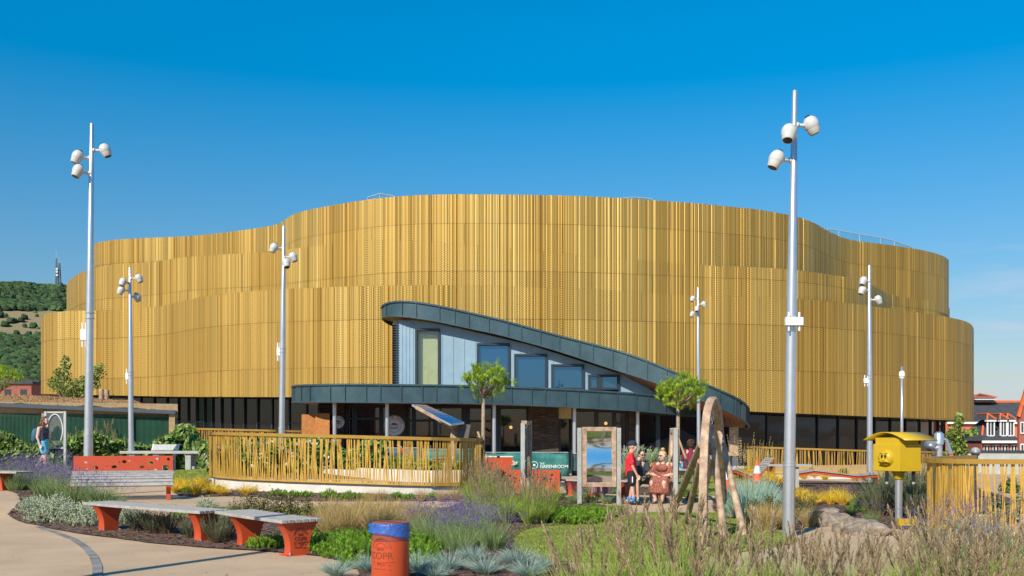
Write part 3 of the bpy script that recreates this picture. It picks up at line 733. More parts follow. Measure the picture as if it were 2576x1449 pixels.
# zinc wall of the upper room
WY = 56.15
wtop = [(px, lerp_tab([(987, 816), (1000, 806), (1045, 806), (1106, 815), (1181, 832), (1328, 866), (1475, 913), (1557, 940), (1614, 955), (1660, 970), (1690, 990)], px)[0]) for px in range(987, 1686, 14)]
wins = [(1047, 1104, 829, 975), (1202, 1280, 866, 980), (1296, 1374, 893, 983), (1389, 1467, 919, 987), (1482, 1556, 945, 992)]
mb = MB()
def wtopy(px): return lerp_tab(wtop, px)[0]
cuts = sorted(set([987, 1685]+[w_[0] for w_ in wins]+[w_[1] for w_ in wins]+list(range(1000, 1680, 20))))
for a, b in zip(cuts, cuts[1:]):
    m_ = (a+b)/2; win = next((w_ for w_ in wins if w_[0] < m_ < w_[1]), None); yb = 1000
    segs = [(None, win[2]), (win[3], yb)] if win else [(None, yb)]
    for y0, y1 in segs:
        ta, tb = (wtopy(a), wtopy(b)) if y0 is None else (y0, y0)
        if min(ta, tb) > y1: continue
        mb.prism([W(a, ta, WY), W(a, y1, WY), W(b, y1, WY), W(b, tb, WY)], (0, .25, 0))
wall = mb.build('upper_wall', M['zinc_light'], cafe)
mb = MB()
for px in list(range(1012, 1047, 9))+list(range(1112, 1660, 28)):
    win = next((w_ for w_ in wins if w_[0]-3 < px < w_[1]+3), None); y1 = win[2]-3 if win else 985
    if y1-wtopy(px) > 4: mb.bar(W(px, wtopy(px), WY-.015), W(px, y1, WY-.015), .022, .03)
mb.build('seams', M['zinc_light'], wall)
mb = MB(); p = W(987, 816, WY); mb.prism([Vector((p.x, WY, p.z)), Vector((p.x, WY, 4.2)), Vector((p.x+.3, WY+4, 4.2)), Vector((p.x+.3, WY+4, p.z))], (.2, 0, 0)); mb.build('side_wall', M['zinc'], cafe)
mb = MB()
for k in range(26): z = 4.6+k*.14; mb.box((WX(996, WY), WY-.06, z), (.28, .06, .07))
mb.build('vent_louvre', M['frame'], cafe)
for i, (a, b, t, bo) in enumerate(wins):
    fr = MB(); p, q = W(a, t, WY-.04), W(b, min(bo, 978), WY-.04); wd = q.x-p.x; h = p.z-q.z; cx_ = (p.x+q.x)/2; cz = (p.z+q.z)/2
    for x in (p.x, q.x): fr.box((x, WY+.02, cz), (.12, .3, h+.12))
    fr.box((cx_, WY+.02, p.z), (wd-.121, .3, .12)); fr.box((cx_, WY+.02, q.z), (wd-.121, .3, .12))
    if i == 4: fr.box((p.x+wd*.36, WY+.02, cz), (.3, .2, h))
    fo = fr.build('window_frame', M['frame'], cafe)
    g = MB(); g.box((cx_, WY+.1, cz), (wd, .02, h)); g.build('pane', M['glass_clear'] if i == 0 else M['glass_sky'], fo)
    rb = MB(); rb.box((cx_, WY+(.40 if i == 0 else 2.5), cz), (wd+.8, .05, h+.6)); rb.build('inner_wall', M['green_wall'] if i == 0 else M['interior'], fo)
lampo = thing('table_lamp', 'table lamp with pale cone shade behind the third upper window of the cafe', 'lamp', W(1337, 980, WY+.6))
mb = MB(); b0 = W(1337, 978, WY+.6); mb.lathe(b0, [(.33, 0), (.31, .02), (.14, .38), (.13, .4)], n=16); mb.build('lamp_shade', M['white'], lampo, smooth=True)
mb = MB(); mb.cyl(b0-Vector((0, 0, .5)), b0, .04, n=8); mb.ball(b0-Vector((0, 0, .35)), .12); mb.build('lamp_base', M['cedar'], lampo)
# ground floor
GYc = 57.0; ZG = -.55
def ztopg(px): return lerp_tab(st2, px)[0]
st2 = [(735, EYE+88*53/FPX), (939, EYE+88*53/FPX), (1303, EYE+82*54/FPX), (1600, EYE+67*56/FPX), (1770, EYE+55*57/FPX), (1860, EYE+32*57/FPX)]
def gbox(name, a, b, m, y0=0, dep=.4, z0=ZG, z1=None, par=None):
    mb = MB(); x0, x1 = WX(a, GYc), WX(b, GYc); zt = ztopg((a+b)/2)+.05 if z1 is None else z1
    mb.box(((x0+x1)/2, GYc+y0+dep/2, (z0+zt)/2), (x1-x0, dep, zt-z0)); return mb.build(name, m, par or cafe)
for a, b in ((846, 868), (977, 1023), (1329, 1404.6), (1581, 1600)): gbox('stone_pier', a, b, M['stone'], -.25, .8)
def gwin(a, b, rail=None, m='glass_cafe', door=False):
    x0, x1 = WX(a, GYc), WX(b, GYc); zt = ztopg((a+b)/2)
    f = MB(); cz = (ZG+zt)/2; h = zt-ZG
    for x in (x0+.06, x1-.06): f.box((x, GYc, cz), (.12, .14, h))
    f.box(((x0+x1)/2, GYc, zt-.08), (x1-x0-.241, .14, .16)); f.box(((x0+x1)/2, GYc, ZG+.15), (x1-x0-.241, .14, .3))
    if rail: f.box(((x0+x1)/2, GYc, ZG+h*rail), (x1-x0-.241, .12, .14))
    fo = f.build('door' if door else 'window', M['frame'], cafe)
    g = MB(); g.box(((x0+x1)/2, GYc+.02, cz), (x1-x0-.24, .02, h)); g.build('pane', M[m], fo)
    if door: hd = MB(); hd.bar((x1-.25, GYc-.12, ZG+.8), (x1-.25, GYc-.12, ZG+1.7), .05); hd.build('handle', M['steel'], fo)
for a, b, r_, dr in ((869, 893, .8, 0), (893, 959, .8, 0), (959, 976.5, None, 0), (1024, 1041, .78, 0), (1041, 1095, .78, 1), (1095, 1166, None, 0), (1177, 1240, .78, 0), (1255, 1328.5, None, 0), (1405.5, 1441, .85, 0), (1441, 1500, .7, 0), (1500, 1545, .7, 0), (1545, 1580.5, .8, 1)): gwin(a, b, r_, door=bool(dr))
gbox('dark_panel', 1166.2, 1176.8, M['frame']); gbox('dark_panel', 1240.2, 1254.8, M['frame'])
for a, b in ((1600.5, 1655), (1655, 1704), (1704, 1757), (1757, 1802)): gwin(a, b, None, 'glass_dark')
gwin(800, 845.5, .7)
# timber framed bay at the right end
mb = MB(); 
x0, x1, zb_, zt_ = WX(1802, 56.4), WX(1856, 56.4), EYE-47*56.4/FPX, EYE+26*56.4/FPX
for x, w_ in ((x0+.1, .2), (x1-.25, .5)): mb.box((x, 56.4, (zb_+zt_)/2), (w_, .3, zt_-zb_))
mb.box(((x0+x1)/2-.1, 56.4, zb_+.1), (x1-x0-.71, .28, .2)); fo = mb.build('timber_bay_frame', M['timber'], cafe)
mb = MB(); mb.box(((x0+x1)/2-.1, 56.45, (zb_+zt_)/2), (x1-x0-.7, .03, zt_-zb_)); mb.build('pane', M['glass_dark'], fo)
mb = MB(); mb.box(((x0+x1)/2, 56.5, (zb_-.55)/2-.02), (x1-x0, .3, zb_+.5)); mb.build('bay_plinth', M['shedgrey'], cafe)
for k, px in enumerate((842, 974, 1243, 1445, 1604)):
    mb = MB(); Yc = {842: 54.3, 974: 54.1, 1243: 54.5, 1445: 55.2, 1604: 55.8}[px]; mb.cyl((WX(px, Yc), Yc, ZG-.1), (WX(px, Yc), Yc, ztopg(px)+.25), .11, n=16); mb.build('column', M['steel'], cafe, smooth=False); edges(cafe.children[-1])
# cedar store at the left end
mb = MB(); X0, X1, X2 = WX(757, 55), WX(794, 55), WX(832, 55); zt = EYE+60*55/FPX
for k in range(12):
    x = X0+(X1-X0)*(k+.5)/12; mb.box((x, 55.2, zt/2-.3), ((X1-X0)/12-.015, .06, zt+.5))
for k in range(12):
    x = X1+(X2-X1)*(k+.5)/12; mb.box((x, 54.9-.02*k, zt/2-.28), ((X2-X1)/12-.012, .06, zt+.55))
mb.build('cedar_screen', M['cedar'], cafe)
# interior
mb = MB(); xa, xb = WX(800, GYc), WX(1610, GYc)
mb.box(((xa+xb)/2, 62.6, 1.6), (xb-xa, .1, 4.6)); mb.box(((xa+xb)/2, 60, ZG-.02), (xb-xa, 5.4, .04)); mb.box((xa, 60, 1.6), (.1, 5.4, 4.4)); mb.box((xb, 60, 1.6), (.1, 5.4, 4.4))
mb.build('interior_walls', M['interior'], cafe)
sh = thing('bar_shelves', 'shelves of bottles behind the cafe glass left of the second steel column', 'shelf', (WX(1205, 60), 60.5, ZG)); mb = MB(); xs0, xs1 = WX(1170, 60), WX(1240, 60)
for z in (1.1, 1.75, 2.4): mb.box(((xs0+xs1)/2, 60.5, z), (xs1-xs0, .35, .04))
for x in (xs0, xs1): mb.box((x, 60.5, 1.0), (.06, .36, 3.1))
mb.build('shelf_frame', M['frame'], sh)
bm_ = mat('bottle_glass', (.25, .30, .32), .15, 0, var=.3, island=.6)
mb = MB(); r3 = random.Random(8)
for z in (1.12, 1.77, 2.42):
    x = xs0+.1
    while x < xs1-.1:
        h = r3.uniform(.22, .36); mb.lathe((x, 60.5, z), [(.04, 0), (.04, h*.6), (.015, h*.75), (.015, h)], n=7); x += r3.uniform(.09, .13)
tag(mb.build('bottles', bm_, sh), kind='stuff')
for px, Yc, label in ((940, 59, 'upholstered pale sofa seen through the cafe glass left of the first stone pier'), (1075, 59.5, 'pale counter seen through the open cafe doorway')):
    o = thing('cafe_sofa' if px < 1000 else 'cafe_counter', label, 'sofa' if px < 1000 else 'counter', (WX(px, Yc), Yc, ZG)); x = WX(px, Yc)
    if px < 1000:
        mb = MB(); mb.box((x, Yc, ZG+.25), (1.6, .8, .4)); bevel(mb.build('seat', M['concrete'], o), .08, 3)
        mb = MB(); mb.box((x, Yc+.35, ZG+.8), (1.6, .25, .7)); bevel(mb.build('backrest', M['concrete'], o), .08, 3)
    else:
        mb = MB(); mb.box((x, Yc, ZG+.5), (1.6, .5, 1)); mb.build('counter_front', M['shedgrey'], o)
        mb = MB(); mb.box((x, Yc, ZG+1.03), (1.8, .6, .05)); mb.build('counter_top', M['white'], o)
em = bpy.data.materials.new('warm_bulb'); em.use_nodes = True; e_ = em.node_tree.nodes['Principled BSDF']; e_.inputs['Emission Color'].default_value = (1, .55, .15, 1); e_.inputs['Emission Strength'].default_value = 3
for px, py, wd in ((1285, 1075, 'beside the second steel column'), (1524, 1065, 'in the cafe window above the mirror frame'), (960, 1052, 'left of the first stone pier')):
    p = W(px, py, 59); o = thing('pendant_lamp', 'small lit amber pendant lamp inside the cafe '+wd, 'lamp', p, 'pendant lamps in the cafe')
    mb = MB(); mb.ball(p, .1); mb.build('bulb', em, o); mb = MB(); mb.cyl(p+Vector((0, 0, .08)), (p.x, p.y, 3.4), .012, n=5); mb.build('cord', M['black'], o)
# round signs
def disc(px, py, rx, ry, Y, label):
    c = W(px, py, Y); r = ry*Y/FPX; o = thing('round_sign', label, 'sign', c, 'round cafe signs'); sx = rx/ry
    mb = MB(); mb.lathe(c, [(r, 0), (r, -.05)], axis=(0, 1, 0), n=40); q = mb.build('disc', M['white'], o)
    mb = MB()
    for r0, dr in ((.96, .03), (.66, .025)):
        for k in range(48):
            a, b = k*math.pi/24, (k+1)*math.pi/24
            P_ = [c+Vector((math.cos(t)*r*rr, -.056, math.sin(t)*r*rr)) for t, rr in ((a, r0), (b, r0), (b, r0-dr), (a, r0-dr))]; mb.quad(*P_)
    for k in range(14):                                    # printed hillside and plants
        a = -1+k/7; mb.bar(c+Vector((a*r*.42, -.057, -r*.30)), c+Vector((a*r*.5+.02, -.057, -r*.08-r*.05*((k*7) % 3))), .018, .004)
    mb.add([c+Vector((x*r, -.057, z*r)) for x, z in ((-.3, .1), (-.22, .22), (-.08, .27), (.08, .24), (.26, .2), (.32, .1))], [(0, 1, 2, 3, 4, 5)])
    mb.box(c+Vector((0, -.057, r*.06)), (r*1.1, .004, .02)); mb.build('emblem', M['frame'], o)
    s = 'GREEN ROOM'
    for k, chh in enumerate(s):
        a = R(90)+(len(s)/2-.5-k)*R(15); p_ = c+Vector((math.cos(a)*r*.8, -.06, math.sin(a)*r*.8))
        text('lettering', chh, r*.26, M['frame'], p_, (R(90), -(a-R(90)), 0), o, .002)
disc(992, 1071, 17, 26, GYc-.3, 'white round sign with arched lettering on the stone pier beside the steel column')
disc(851, 1062, 9, 16, GYc-.3, 'smaller round sign on the leftmost stone pier of the cafe')
o = thing('menu_board', 'small pale notice hanging in the cafe window left of the third column', 'sign', W(1420, 1040, GYc-.1)); mb = MB(); c = W(1421, 1040, GYc-.1); mb.box(c, (.75, .03, .6)); mb.build('board', mat('pale_notice', (.50, .40, .22), .7, var=.3, vscale=9), o)
# ================================================================ lamp posts
def lamppost(base, top, r0, r1, heads, box, label, cat='lamp post', group='tall steel lamp posts'):
    """heads: (fraction from top in m, azimuth of arm (deg, 0=+x), tilt outward)"""
    o = thing('lamp_post', label, cat, base, group); d = (top-base); H = d.length; dn = d.normalized()
    def P(h): return base+dn*h
    mb = MB(); j = H*.165
    mb.tube([P(-.1), P(j)], [r0, r0], 20); mb.tube([P(j), P(j+.02)], [r0*1.03, r0*1.03], 20); mb.tube([P(j+.02), P(H*.58)], [r0*.93, r0*.82], 20)
    mb.tube([P(H*.58), P(H-.02), P(H)], [r0*.78, r1, r1*.7], 20)
    edges(mb.build('pole', M['steel'], o), 40)
    for h in (j-.05, H*.475, H*.49): mb = MB(); mb.tube([P(h), P(h+.018)], [r0*1.07]*2, 20); mb.build('clamp_band', M['steel_dull'], o)
    for dt, az, kind in heads:
        a = R(az); u = Vector((math.cos(a), math.sin(a), 0)); c = P(H-dt); sc_ = r0/.095*.82
        arm = MB(); q = c+u*.24*sc_; arm.cyl(c+u*r1*.6, c+u*(r1+.03), .055*sc_, n=12); arm.tube([c+u*r1, c+u*.2*sc_, q], [.03*sc_, .033*sc_, .05*sc_], 10)
        ao = arm.build('arm', M['lampgrey'], o, smooth=True)
        ax = (u*.45+Vector((0, 0, -1))).normalized(); cc = q+u*.10*sc_+Vector((0, 0, .02))
        hd = MB(); hd.lathe(cc, [(v*sc_, w_*sc_) for v, w_ in ((.015, -.165), (.07, -.15), (.115, -.11), (.14, -.05), (.145, .0), (.138, .06), (.128, .075), (.126, .085), (.105, .19), (.10, .195))], axis=ax, n=22)
        ho = edges(hd.build('lamp_head', M['lampgrey'], o), 50)
        ln = MB(); ln.lathe(cc+ax*.1955*sc_, [(.09*sc_, 0), (.085*sc_, .004)], axis=ax, n=18); ln.build('lens', M['black'], ho)
        bk = (Vector((0, 0, 1))-u*.55).normalized(); kb = MB(); kb.lathe(cc+bk*.13*sc_, [(.05*sc_, -.03), (.055*sc_, .01*sc_), (.045*sc_, .05*sc_), (.02*sc_, .06*sc_)], axis=bk, n=14); kb.build('sensor_knob', M['black'], ho)
    if box:
        h, ox, oy, bw, bh = box; c = P(h)+Vector((ox, oy, 0))
        mb = MB(); mb.box(c, (bw, .09, bh)); bevel(mb.build('antenna_box', M['white'], o), .008)
        mb = MB()
        for sx in (-1, 1): mb.cyl(c+Vector((sx*bw*.3, .0, -bh*1.15)), c+Vector((sx*bw*.3, 0, bh*1.15)), .017, n=8)
        mb.build('antenna_rod', M['white'], o)
    return o
def LPost(px0, py0, s, px1, py1, heads, box, label, r0=.098, r1=.042):
    Y = FPX/s; b = GY(px0, Y); t = W(px1, py1, Y); k = s/156
    return lamppost(b, t, r0, r1, heads, box, label)
LPost(1983, 1350, 156, 1999.5, 227, [(.56, 8, 0), (.77, 238, 0), (1.13, 185, 0)], (3.45, 0, -.15, .28, .13), 'tallest and nearest steel lamp post, right of the timber swing arch')
LPost(221, 1236, 112.5, 231, 310, [(.60, 8, 0), (.78, 195, 0), (1.13, 225, 0)], (3.6, -.14, .04, .13, .24), 'tall steel lamp post behind the orange-backed bench on the left')
LPost(708, 1170, 83, 714, 568, [(.68, 185, 0), (.95, 0, 0), (1.18, 300, 0)], (3.5, -.12, .04, .12, .24), 'steel lamp post standing behind the long gold railing')
LPost(330, 1200, 74, 327, 672, [(.38, 5, 0), (.55, 240, 0), (.8, 190, 0), (1.0, 60, 0)], (3.3, -.12, .04, .12, .22), 'thin steel lamp post with four heads rising behind the green roofed shed')
LPost(2188, 1203, 76, 2187, 667, [(.55, 210, 0), (.85, 200, 0), (1.15, 0, 0)], (3.35, -.12, -.02, .16, .16), 'steel lamp post between the near post and the yellow hooded box')
LPost(1758, 1150, 59, 1755.5, 723, [(.5, 200, 0), (.72, 0, 0), (.95, 250, 0), (1.15, 190, 0)], None, 'thin steel lamp post far behind the umbrella pine by the ramp tip', r0=.085)
b = GY(2268, 42)
o = thing('camera_post', 'slim steel post with white dome camera behind the yellow hooded box', 'camera post', b); mb = MB(); t = W(2269, 922, 42); mb.tube([b, t], [.07, .05], 14); mb.build('pole', M['steel'], o, smooth=True)
mb = MB(); c = W(2269, 948, 42); mb.lathe(c, [(.06, .25), (.11, .2), (.13, .05), (.13, 0)], n=14); mb.ball(c, .12); mb.build('camera_dome', M['white'], o, smooth=True)
# a lamp post outside the frame on the left, whose shadow falls across the front path
b = Vector((-7.8, 6.2, 0)); lamppost(b, b+Vector((.1, 0, 9.0)), .12, .075, [(.6, 8, 0), (.8, 200, 0)], None, 'lamp post out of frame on the left whose long shadow crosses the front path')
# ================================================================ flat slatted benches with flared plate legs
def engrave(o, c, ux, uz, s, nrm, full=True):
    """relief lettering BAE / COPR / BAY with arc and wave lines; c centre, ux right, uz up, s width"""
    rot = Matrix((ux, uz, nrm)).transposed().to_euler()
    for tx, dx, dz, sz in (('BAE', 0, .30, .20), ('COPR', 0, .02, .34), ('BAY', -.02, -.24, .18)):
        text('lettering', tx, s*sz, M['engrave'], c+ux*dx*s+uz*dz*s+nrm*.003, rot, o, .003)
    mb = MB()
    for a, b in zip(range(15), range(1, 16)):
        t0, t1 = math.pi*a/15, math.pi*b/15
        mb.bar(c+ux*s*.46*math.cos(t0)+uz*s*(.26+.42*math.sin(t0))+nrm*.003, c+ux*s*.46*math.cos(t1)+uz*s*(.26+.42*math.sin(t1))+nrm*.003, s*.02, .006, up=nrm)
    for x in range(-4, 5):
        t0 = math.pi/2+x*.3; r0_, r1_ = (.27, .38) if x % 2 else (.30, .36)
        mb.bar(c+ux*s*r0_*1.05*math.cos(t0)+uz*s*(.26+r0_*math.sin(t0))+nrm*.003, c+ux*s*r1_*1.05*math.cos(t0)+uz*s*(.26+r1_*math.sin(t0))+nrm*.003, s*.02, .006, up=nrm)
    for x0, z0, x1, z1 in ((-.5, -.2, -.3, -.2), (.2, -.2, .55, -.2), (-.45, -.36, -.3, -.33), (.25, -.3, .42, -.38), (-.42, -.52, .1, -.54), (.2, -.56, .38, -.58), (.2, -.2, .14, -.36), (.14, -.36, -.05, -.42)):
        mb.bar(c+ux*s*x0+uz*s*z0+nrm*.003, c+ux*s*x1+uz*s*z1+nrm*.003, s*.022, .006, up=nrm)
    mb.build('emblem', M['engrave'], o)
def flatbench(p0, p1, z, width, legs, label, side=1, bow=0, group='flat slatted benches on flared orange legs', marks=(1,)):
    """p0, p1 end centres on the ground plane"""
    p0, p1 = Vector((p0[0], p0[1], 0)), Vector((p1[0], p1[1], 0)); ax = (p1-p0); Ln = ax.length; ax.normalize(); sd = Vector((ax.y, -ax.x, 0))
    m_ = (p0+p1)/2; g0 = gz(m_.x, m_.y); o = thing('slatted_bench', label, 'bench', (m_.x, m_.y, g0), group)
    n = 6; pitch = width/n
    for k in range(n):
        off = (k+.5-n/2)*pitch; mb = MB(); seg = 6; wv = pitch*.86
        for t in range(seg):
            def q(f): return p0+ax*Ln*f+sd*(off+bow*math.sin(math.pi*f))+Vector((0, 0, z))
            mb.bar(q(t/seg), q((t+1)/seg), wv, .045)
        bevel(mb.build('slat', M['slat'], o), .004, 1)
    for i, f in enumerate(legs):
        c = p0+ax*Ln*f+sd*bow*math.sin(math.pi*f); gl = gz(c.x, c.y); h = z-.024-gl; prof = []
        for t in range(13):
            u = t/12; hw = (.15*u**2.4+.125+.025*(1-u)**3)*width/.62
            prof.append((hw, u*h))
        pts = [c+sd*(-w_)+Vector((0, 0, gl+hh)) for w_, hh in prof]+[c+sd*w_+Vector((0, 0, gl+hh)) for w_, hh in reversed(prof)]
        mb = MB(); mb.prism([p-ax*.005 for p in pts], ax*.012)
        mb.prism([p-ax*.17 for p in pts], ax*.012)
        for sgn in (-1, 1):                                   # side webs joining the two plates into a box leg
            for (w0, h0), (w1, h1) in zip(prof, prof[1:]):
                a, b_ = c+sd*w0*sgn+Vector((0, 0, gl+h0)), c+sd*w1*sgn+Vector((0, 0, gl+h1)); mb.quad(a-ax*.156, a-ax*.006, b_-ax*.006, b_-ax*.156)
        mb.box(c-ax*.08+Vector((0, 0, gl+.008)), (.24, .42*width/.62, .014), (ax, sd))
        lg = mb.build('leg', M['orange'], o); edges(lg, 40)
        bo = MB()
        for sgn in (-1, 1): bo.cyl(c+sd*sgn*.16*width/.62+ax*.03+Vector((0, 0, gl+.012)), c+sd*sgn*.16*width/.62+ax*.03+Vector((0, 0, gl+.045)), .014, n=8)
        bo.build('bolt', M['steel'], lg)
        if i in marks and side: engrave(lg, c+ax*.009*side+Vector((0, 0, gl+h*.50)), -sd*side, Vector((0, 0, 1)), .21, ax*side)
    return o
def seatpt(px, py, z): s = (py-HY)/(EYE-z); return (WX(px, FPX/s), FPX/s)
def mid(a, b): return ((a[0]+b[0])/2, (a[1]+b[1])/2)
B2n = mid(seatpt(708, 1313, .47), seatpt(812, 1308, .47)); B2f = mid(seatpt(540, 1289, .47), seatpt(635, 1284, .47))
B1n = mid(seatpt(500, 1291, .47), seatpt(580, 1283, .47)); B1f = mid(seatpt(222, 1267, .47), seatpt(268, 1262, .47))
flatbench(B2f, B2n, .47, .62, (.30, .97), 'nearest flat slatted bench with two orange legs, left of the orange bin', 1, .03, marks=(1,))
flatbench(B1f, B1n, .47, .56, (.14, .95), 'long flat slatted bench continuing left from the nearest bench', 1, .05, marks=(1,))
a = GY(-60, 24); b = GY(64, 23.2); flatbench((a.x, a.y), (b.x, b.y), gz(b.x, b.y)+.45, .5, (.3, .62), 'flat bench cut off by the left edge of the picture, behind the lavender', 1, 0, marks=(1,))
a = GY(1405, 26.5); b = GY(1735, 24.6)
flatbench((a.x, a.y), (b.x, b.y), .47, .5, (.12, .30, .53, .81), 'long bench where the people sit behind the mirror frames', 0, -.1, marks=())
a = GY(1620, 33); b = GY(1790, 32); flatbench((a.x, a.y), (b.x, b.y), gz(b.x, b.y)+.45, .5, (.1, .9), 'farther flat bench behind the timber arch, where the person in burgundy sits', 0, 0, marks=())
# ================================================================ benches with cut-out backs
def holes_plate(o, name, c, ux, w, h, hs, th=.012, tilt=0, m='orange'):
    """orange plate with oval holes: ux right, c bottom centre"""
    uz = Vector((0, 0, 1)); n = ux.cross(uz)
    outer = [Vector((-w/2, 0)), Vector((w/2, 0)), Vector((w/2, h)), Vector((-w/2, h))]
    vs = list(outer); es = [(0, 1), (1, 2), (2, 3), (3, 0)]; ells = []
    for x, z, a, b, t in hs:
        k = len(vs); m_ = 12
        for j in range(m_):
            q = 2*math.pi*j/m_; u, v = a*math.cos(q), b*math.sin(q); vs.append(Vector((x*w+u*math.cos(t)-v*math.sin(t), z*h+u*math.sin(t)+v*math.cos(t))))
        es += [(k+j, k+(j+1) % m_) for j in range(m_)]; ells.append((x*w, z*h, a, b, t))
    vo, eo, fo, *_ = geometry.delaunay_2d_cdt(vs, es, [], 0, 1e-5)
    mb = MB()
    def hole(p):
        for x, z, a, b, t in ells:
            dx, dz = p[0]-x, p[1]-z; u = dx*math.cos(t)+dz*math.sin(t); v = -dx*math.sin(t)+dz*math.cos(t)
            if (u/a)**2+(v/b)**2 < .97: return True
        return False
    P = [c+ux*v.x+uz*v.y+n*tilt*v.y for v in vo]
    keep = [f for f in fo if not hole((sum(vo[i][0] for i in f)/len(f), sum(vo[i][1] for i in f)/len(f)))]
    mb.add(P, keep); ob = mb.build(name, M[m], o); s = ob.modifiers.new('s', 'SOLIDIFY'); s.thickness = th; s.offset = 0
    return ob
HS = [(-.44, .28, .022, .012, .9), (-.38, .62, .035, .018, -.3), (-.36, .22, .035, .02, -.2), (-.28, .30, .05, .035, -.4), (-.17, .38, .012, .012, 0), (-.10, .33, .055, .035, .2), (-.05, .62, .015, .012, 0), (.0, .65, .045, .035, -.2),
      (.05, .7, .016, .018, 0), (.12, .08, .018, .014, 0), (.18, .32, .05, .025, 0), (.27, .55, .055, .035, .3), (.25, .1, .02, .02, 0), (.34, .8, .045, .022, -.4), (.32, .1, .03, .035, .8), (.42, .25, .07, .06, 0), (.45, .78, .03, .035, .6)]
def backbench(c, yaw, w, label, flip=False, seatz=.45, backh=.92, low=False):
    g0 = gz(c[0], c[1]); c = Vector((c[0], c[1], g0)); o = thing('bench_with_back', label, 'bench', c, 'orange benches with cut-out backs')
    ux = Vector((math.cos(yaw), math.sin(yaw), 0)); fr = Vector((ux.y, -ux.x, 0))        # front direction
    b0 = c-fr*.28
    if low: holes_plate(o, 'back_plate', b0+Vector((0, 0, .02)), ux, w, backh-.02, [(x, .5+z*.45, a*1.1, b_*1.1, t) for x, z, a, b_, t in HS]+[(x*.95+.02, z*.42, a, b_*1.2, -t) for x, z, a, b_, t in HS[::2]], tilt=.0)
    else: holes_plate(o, 'back_plate', b0+Vector((0, 0, seatz+.12)), ux, w, backh-seatz-.12, HS, tilt=-.12)
    prof = []
    for k in range(9):
        t = k/8; prof.append((-.22+.60*t, seatz+.14-.30*t**2.2, ))
    for k in range(8):
        (f0, z0), (f1, z1) = prof[k], prof[k+1]; a = c+fr*(f0+.008)+Vector((0, 0, z0)); b_ = c+fr*(f1-.004)+Vector((0, 0, z1)); mb = MB(); m_ = (a+b_)/2; d_ = (b_-a); 
        mb.box(m_, (w, d_.length-.016, .035), (ux, -d_.normalized())); mb.build('slat', M['slat'], o)
    for sgn in (-1, 1):
        e = c+ux*sgn*(w/2-.09); pts = [e+fr*f+Vector((0, 0, z-.02)) for f, z in prof]+[e+fr*.20+Vector((0, 0, .15)), e+fr*.22+Vector((0, 0, 0)), e-fr*.05, e-fr*.18+Vector((0, 0, .25)), e-fr*.26+Vector((0, 0, seatz+.1))]
        mb = MB(); mb.prism([p-ux*.045 for p in pts], ux*.09); mb.build('leg', M['orange'], o)
    return o
backbench((WX(310, 21.1), 21.1), R(18), 2.0, 'orange bench with oval holes in its back, in the lavender left of the gold railing')
backbench((WX(1328, 26.2), 26.2), R(180-6), 1.72, 'orange bench seen from behind, its full-height back full of oval holes', low=True, backh=.62)
# slatted loungers
def lounger(prof, cpx, Y, wid, yaw, label, grp='wavy slatted loungers'):
    g0 = gz(WX(cpx, Y), Y); c = Vector((WX(cpx, Y), Y, g0)); o = thing('lounger', label, 'lounger', c, grp)
    ux = Vector((math.cos(yaw), math.sin(yaw), 0)); sd = Vector((-ux.y, ux.x, 0)); mb = MB(); acc = []
    for (x0, z0), (x1, z1) in zip(prof, prof[1:]):
        k = max(1, int(math.hypot(x1-x0, z1-z0)/.075))
        for t in range(k): f = (t+.5)/k; acc.append((x0+(x1-x0)*f, z0+(z1-z0)*f, math.atan2(z1-z0, x1-x0)))
    for x, z, a in acc: mb.box(c+ux*x+Vector((0, 0, z)), (.06, wid, .03), (ux*math.cos(a)+Vector((0, 0, math.sin(a))), sd))
    mb.build('seat_slats', M['slat'], o)
    for sgn in (-1, 1):
        mb = MB()
        for (x0, z0), (x1, z1) in zip(prof, prof[1:]): mb.bar(c+ux*x0+sd*sgn*(wid/2-.06)+Vector((0, 0, z0-.06)), c+ux*x1+sd*sgn*(wid/2-.06)+Vector((0, 0, z1-.06)), .03, .09)
        mb.build('side_rail', M['orange'], o)
    for x, z in (prof[0], prof[-1]):
        mb = MB(); mb.prism([c+ux*(x-.0)+sd*(-wid/2+.02)+Vector((0, 0, z-.04)), c+ux*x+sd*(wid/2-.02)+Vector((0, 0, z-.04)), c+ux*(x+.04)+sd*(wid/2-.08), c+ux*(x+.04)+sd*(-wid/2+.08)], ux*.02); mb.build('leg', M['orange'], o)
    return o
lounger([(-.95, .40), (-.6, .42), (-.1, .22), (.15, .18), (.75, .82)], 1885, 34, .75, R(8), 'lounger with raised orange-framed backrest in the yellow grasses on the right')
lounger([(-1.3, .36), (-.7, .46), (0, .38), (.6, .30), (1.2, .36)], 2100, 31, .7, R(-4), 'long wavy grey slatted lounger behind the nearest lamp post')
lounger([(-.75, .95), (-.25, .3), (0, .22), (.5, .40), (1.2, .42)], 1056, 34, .8, R(5), 'lounger with raised backrest seen through the long gold railing')
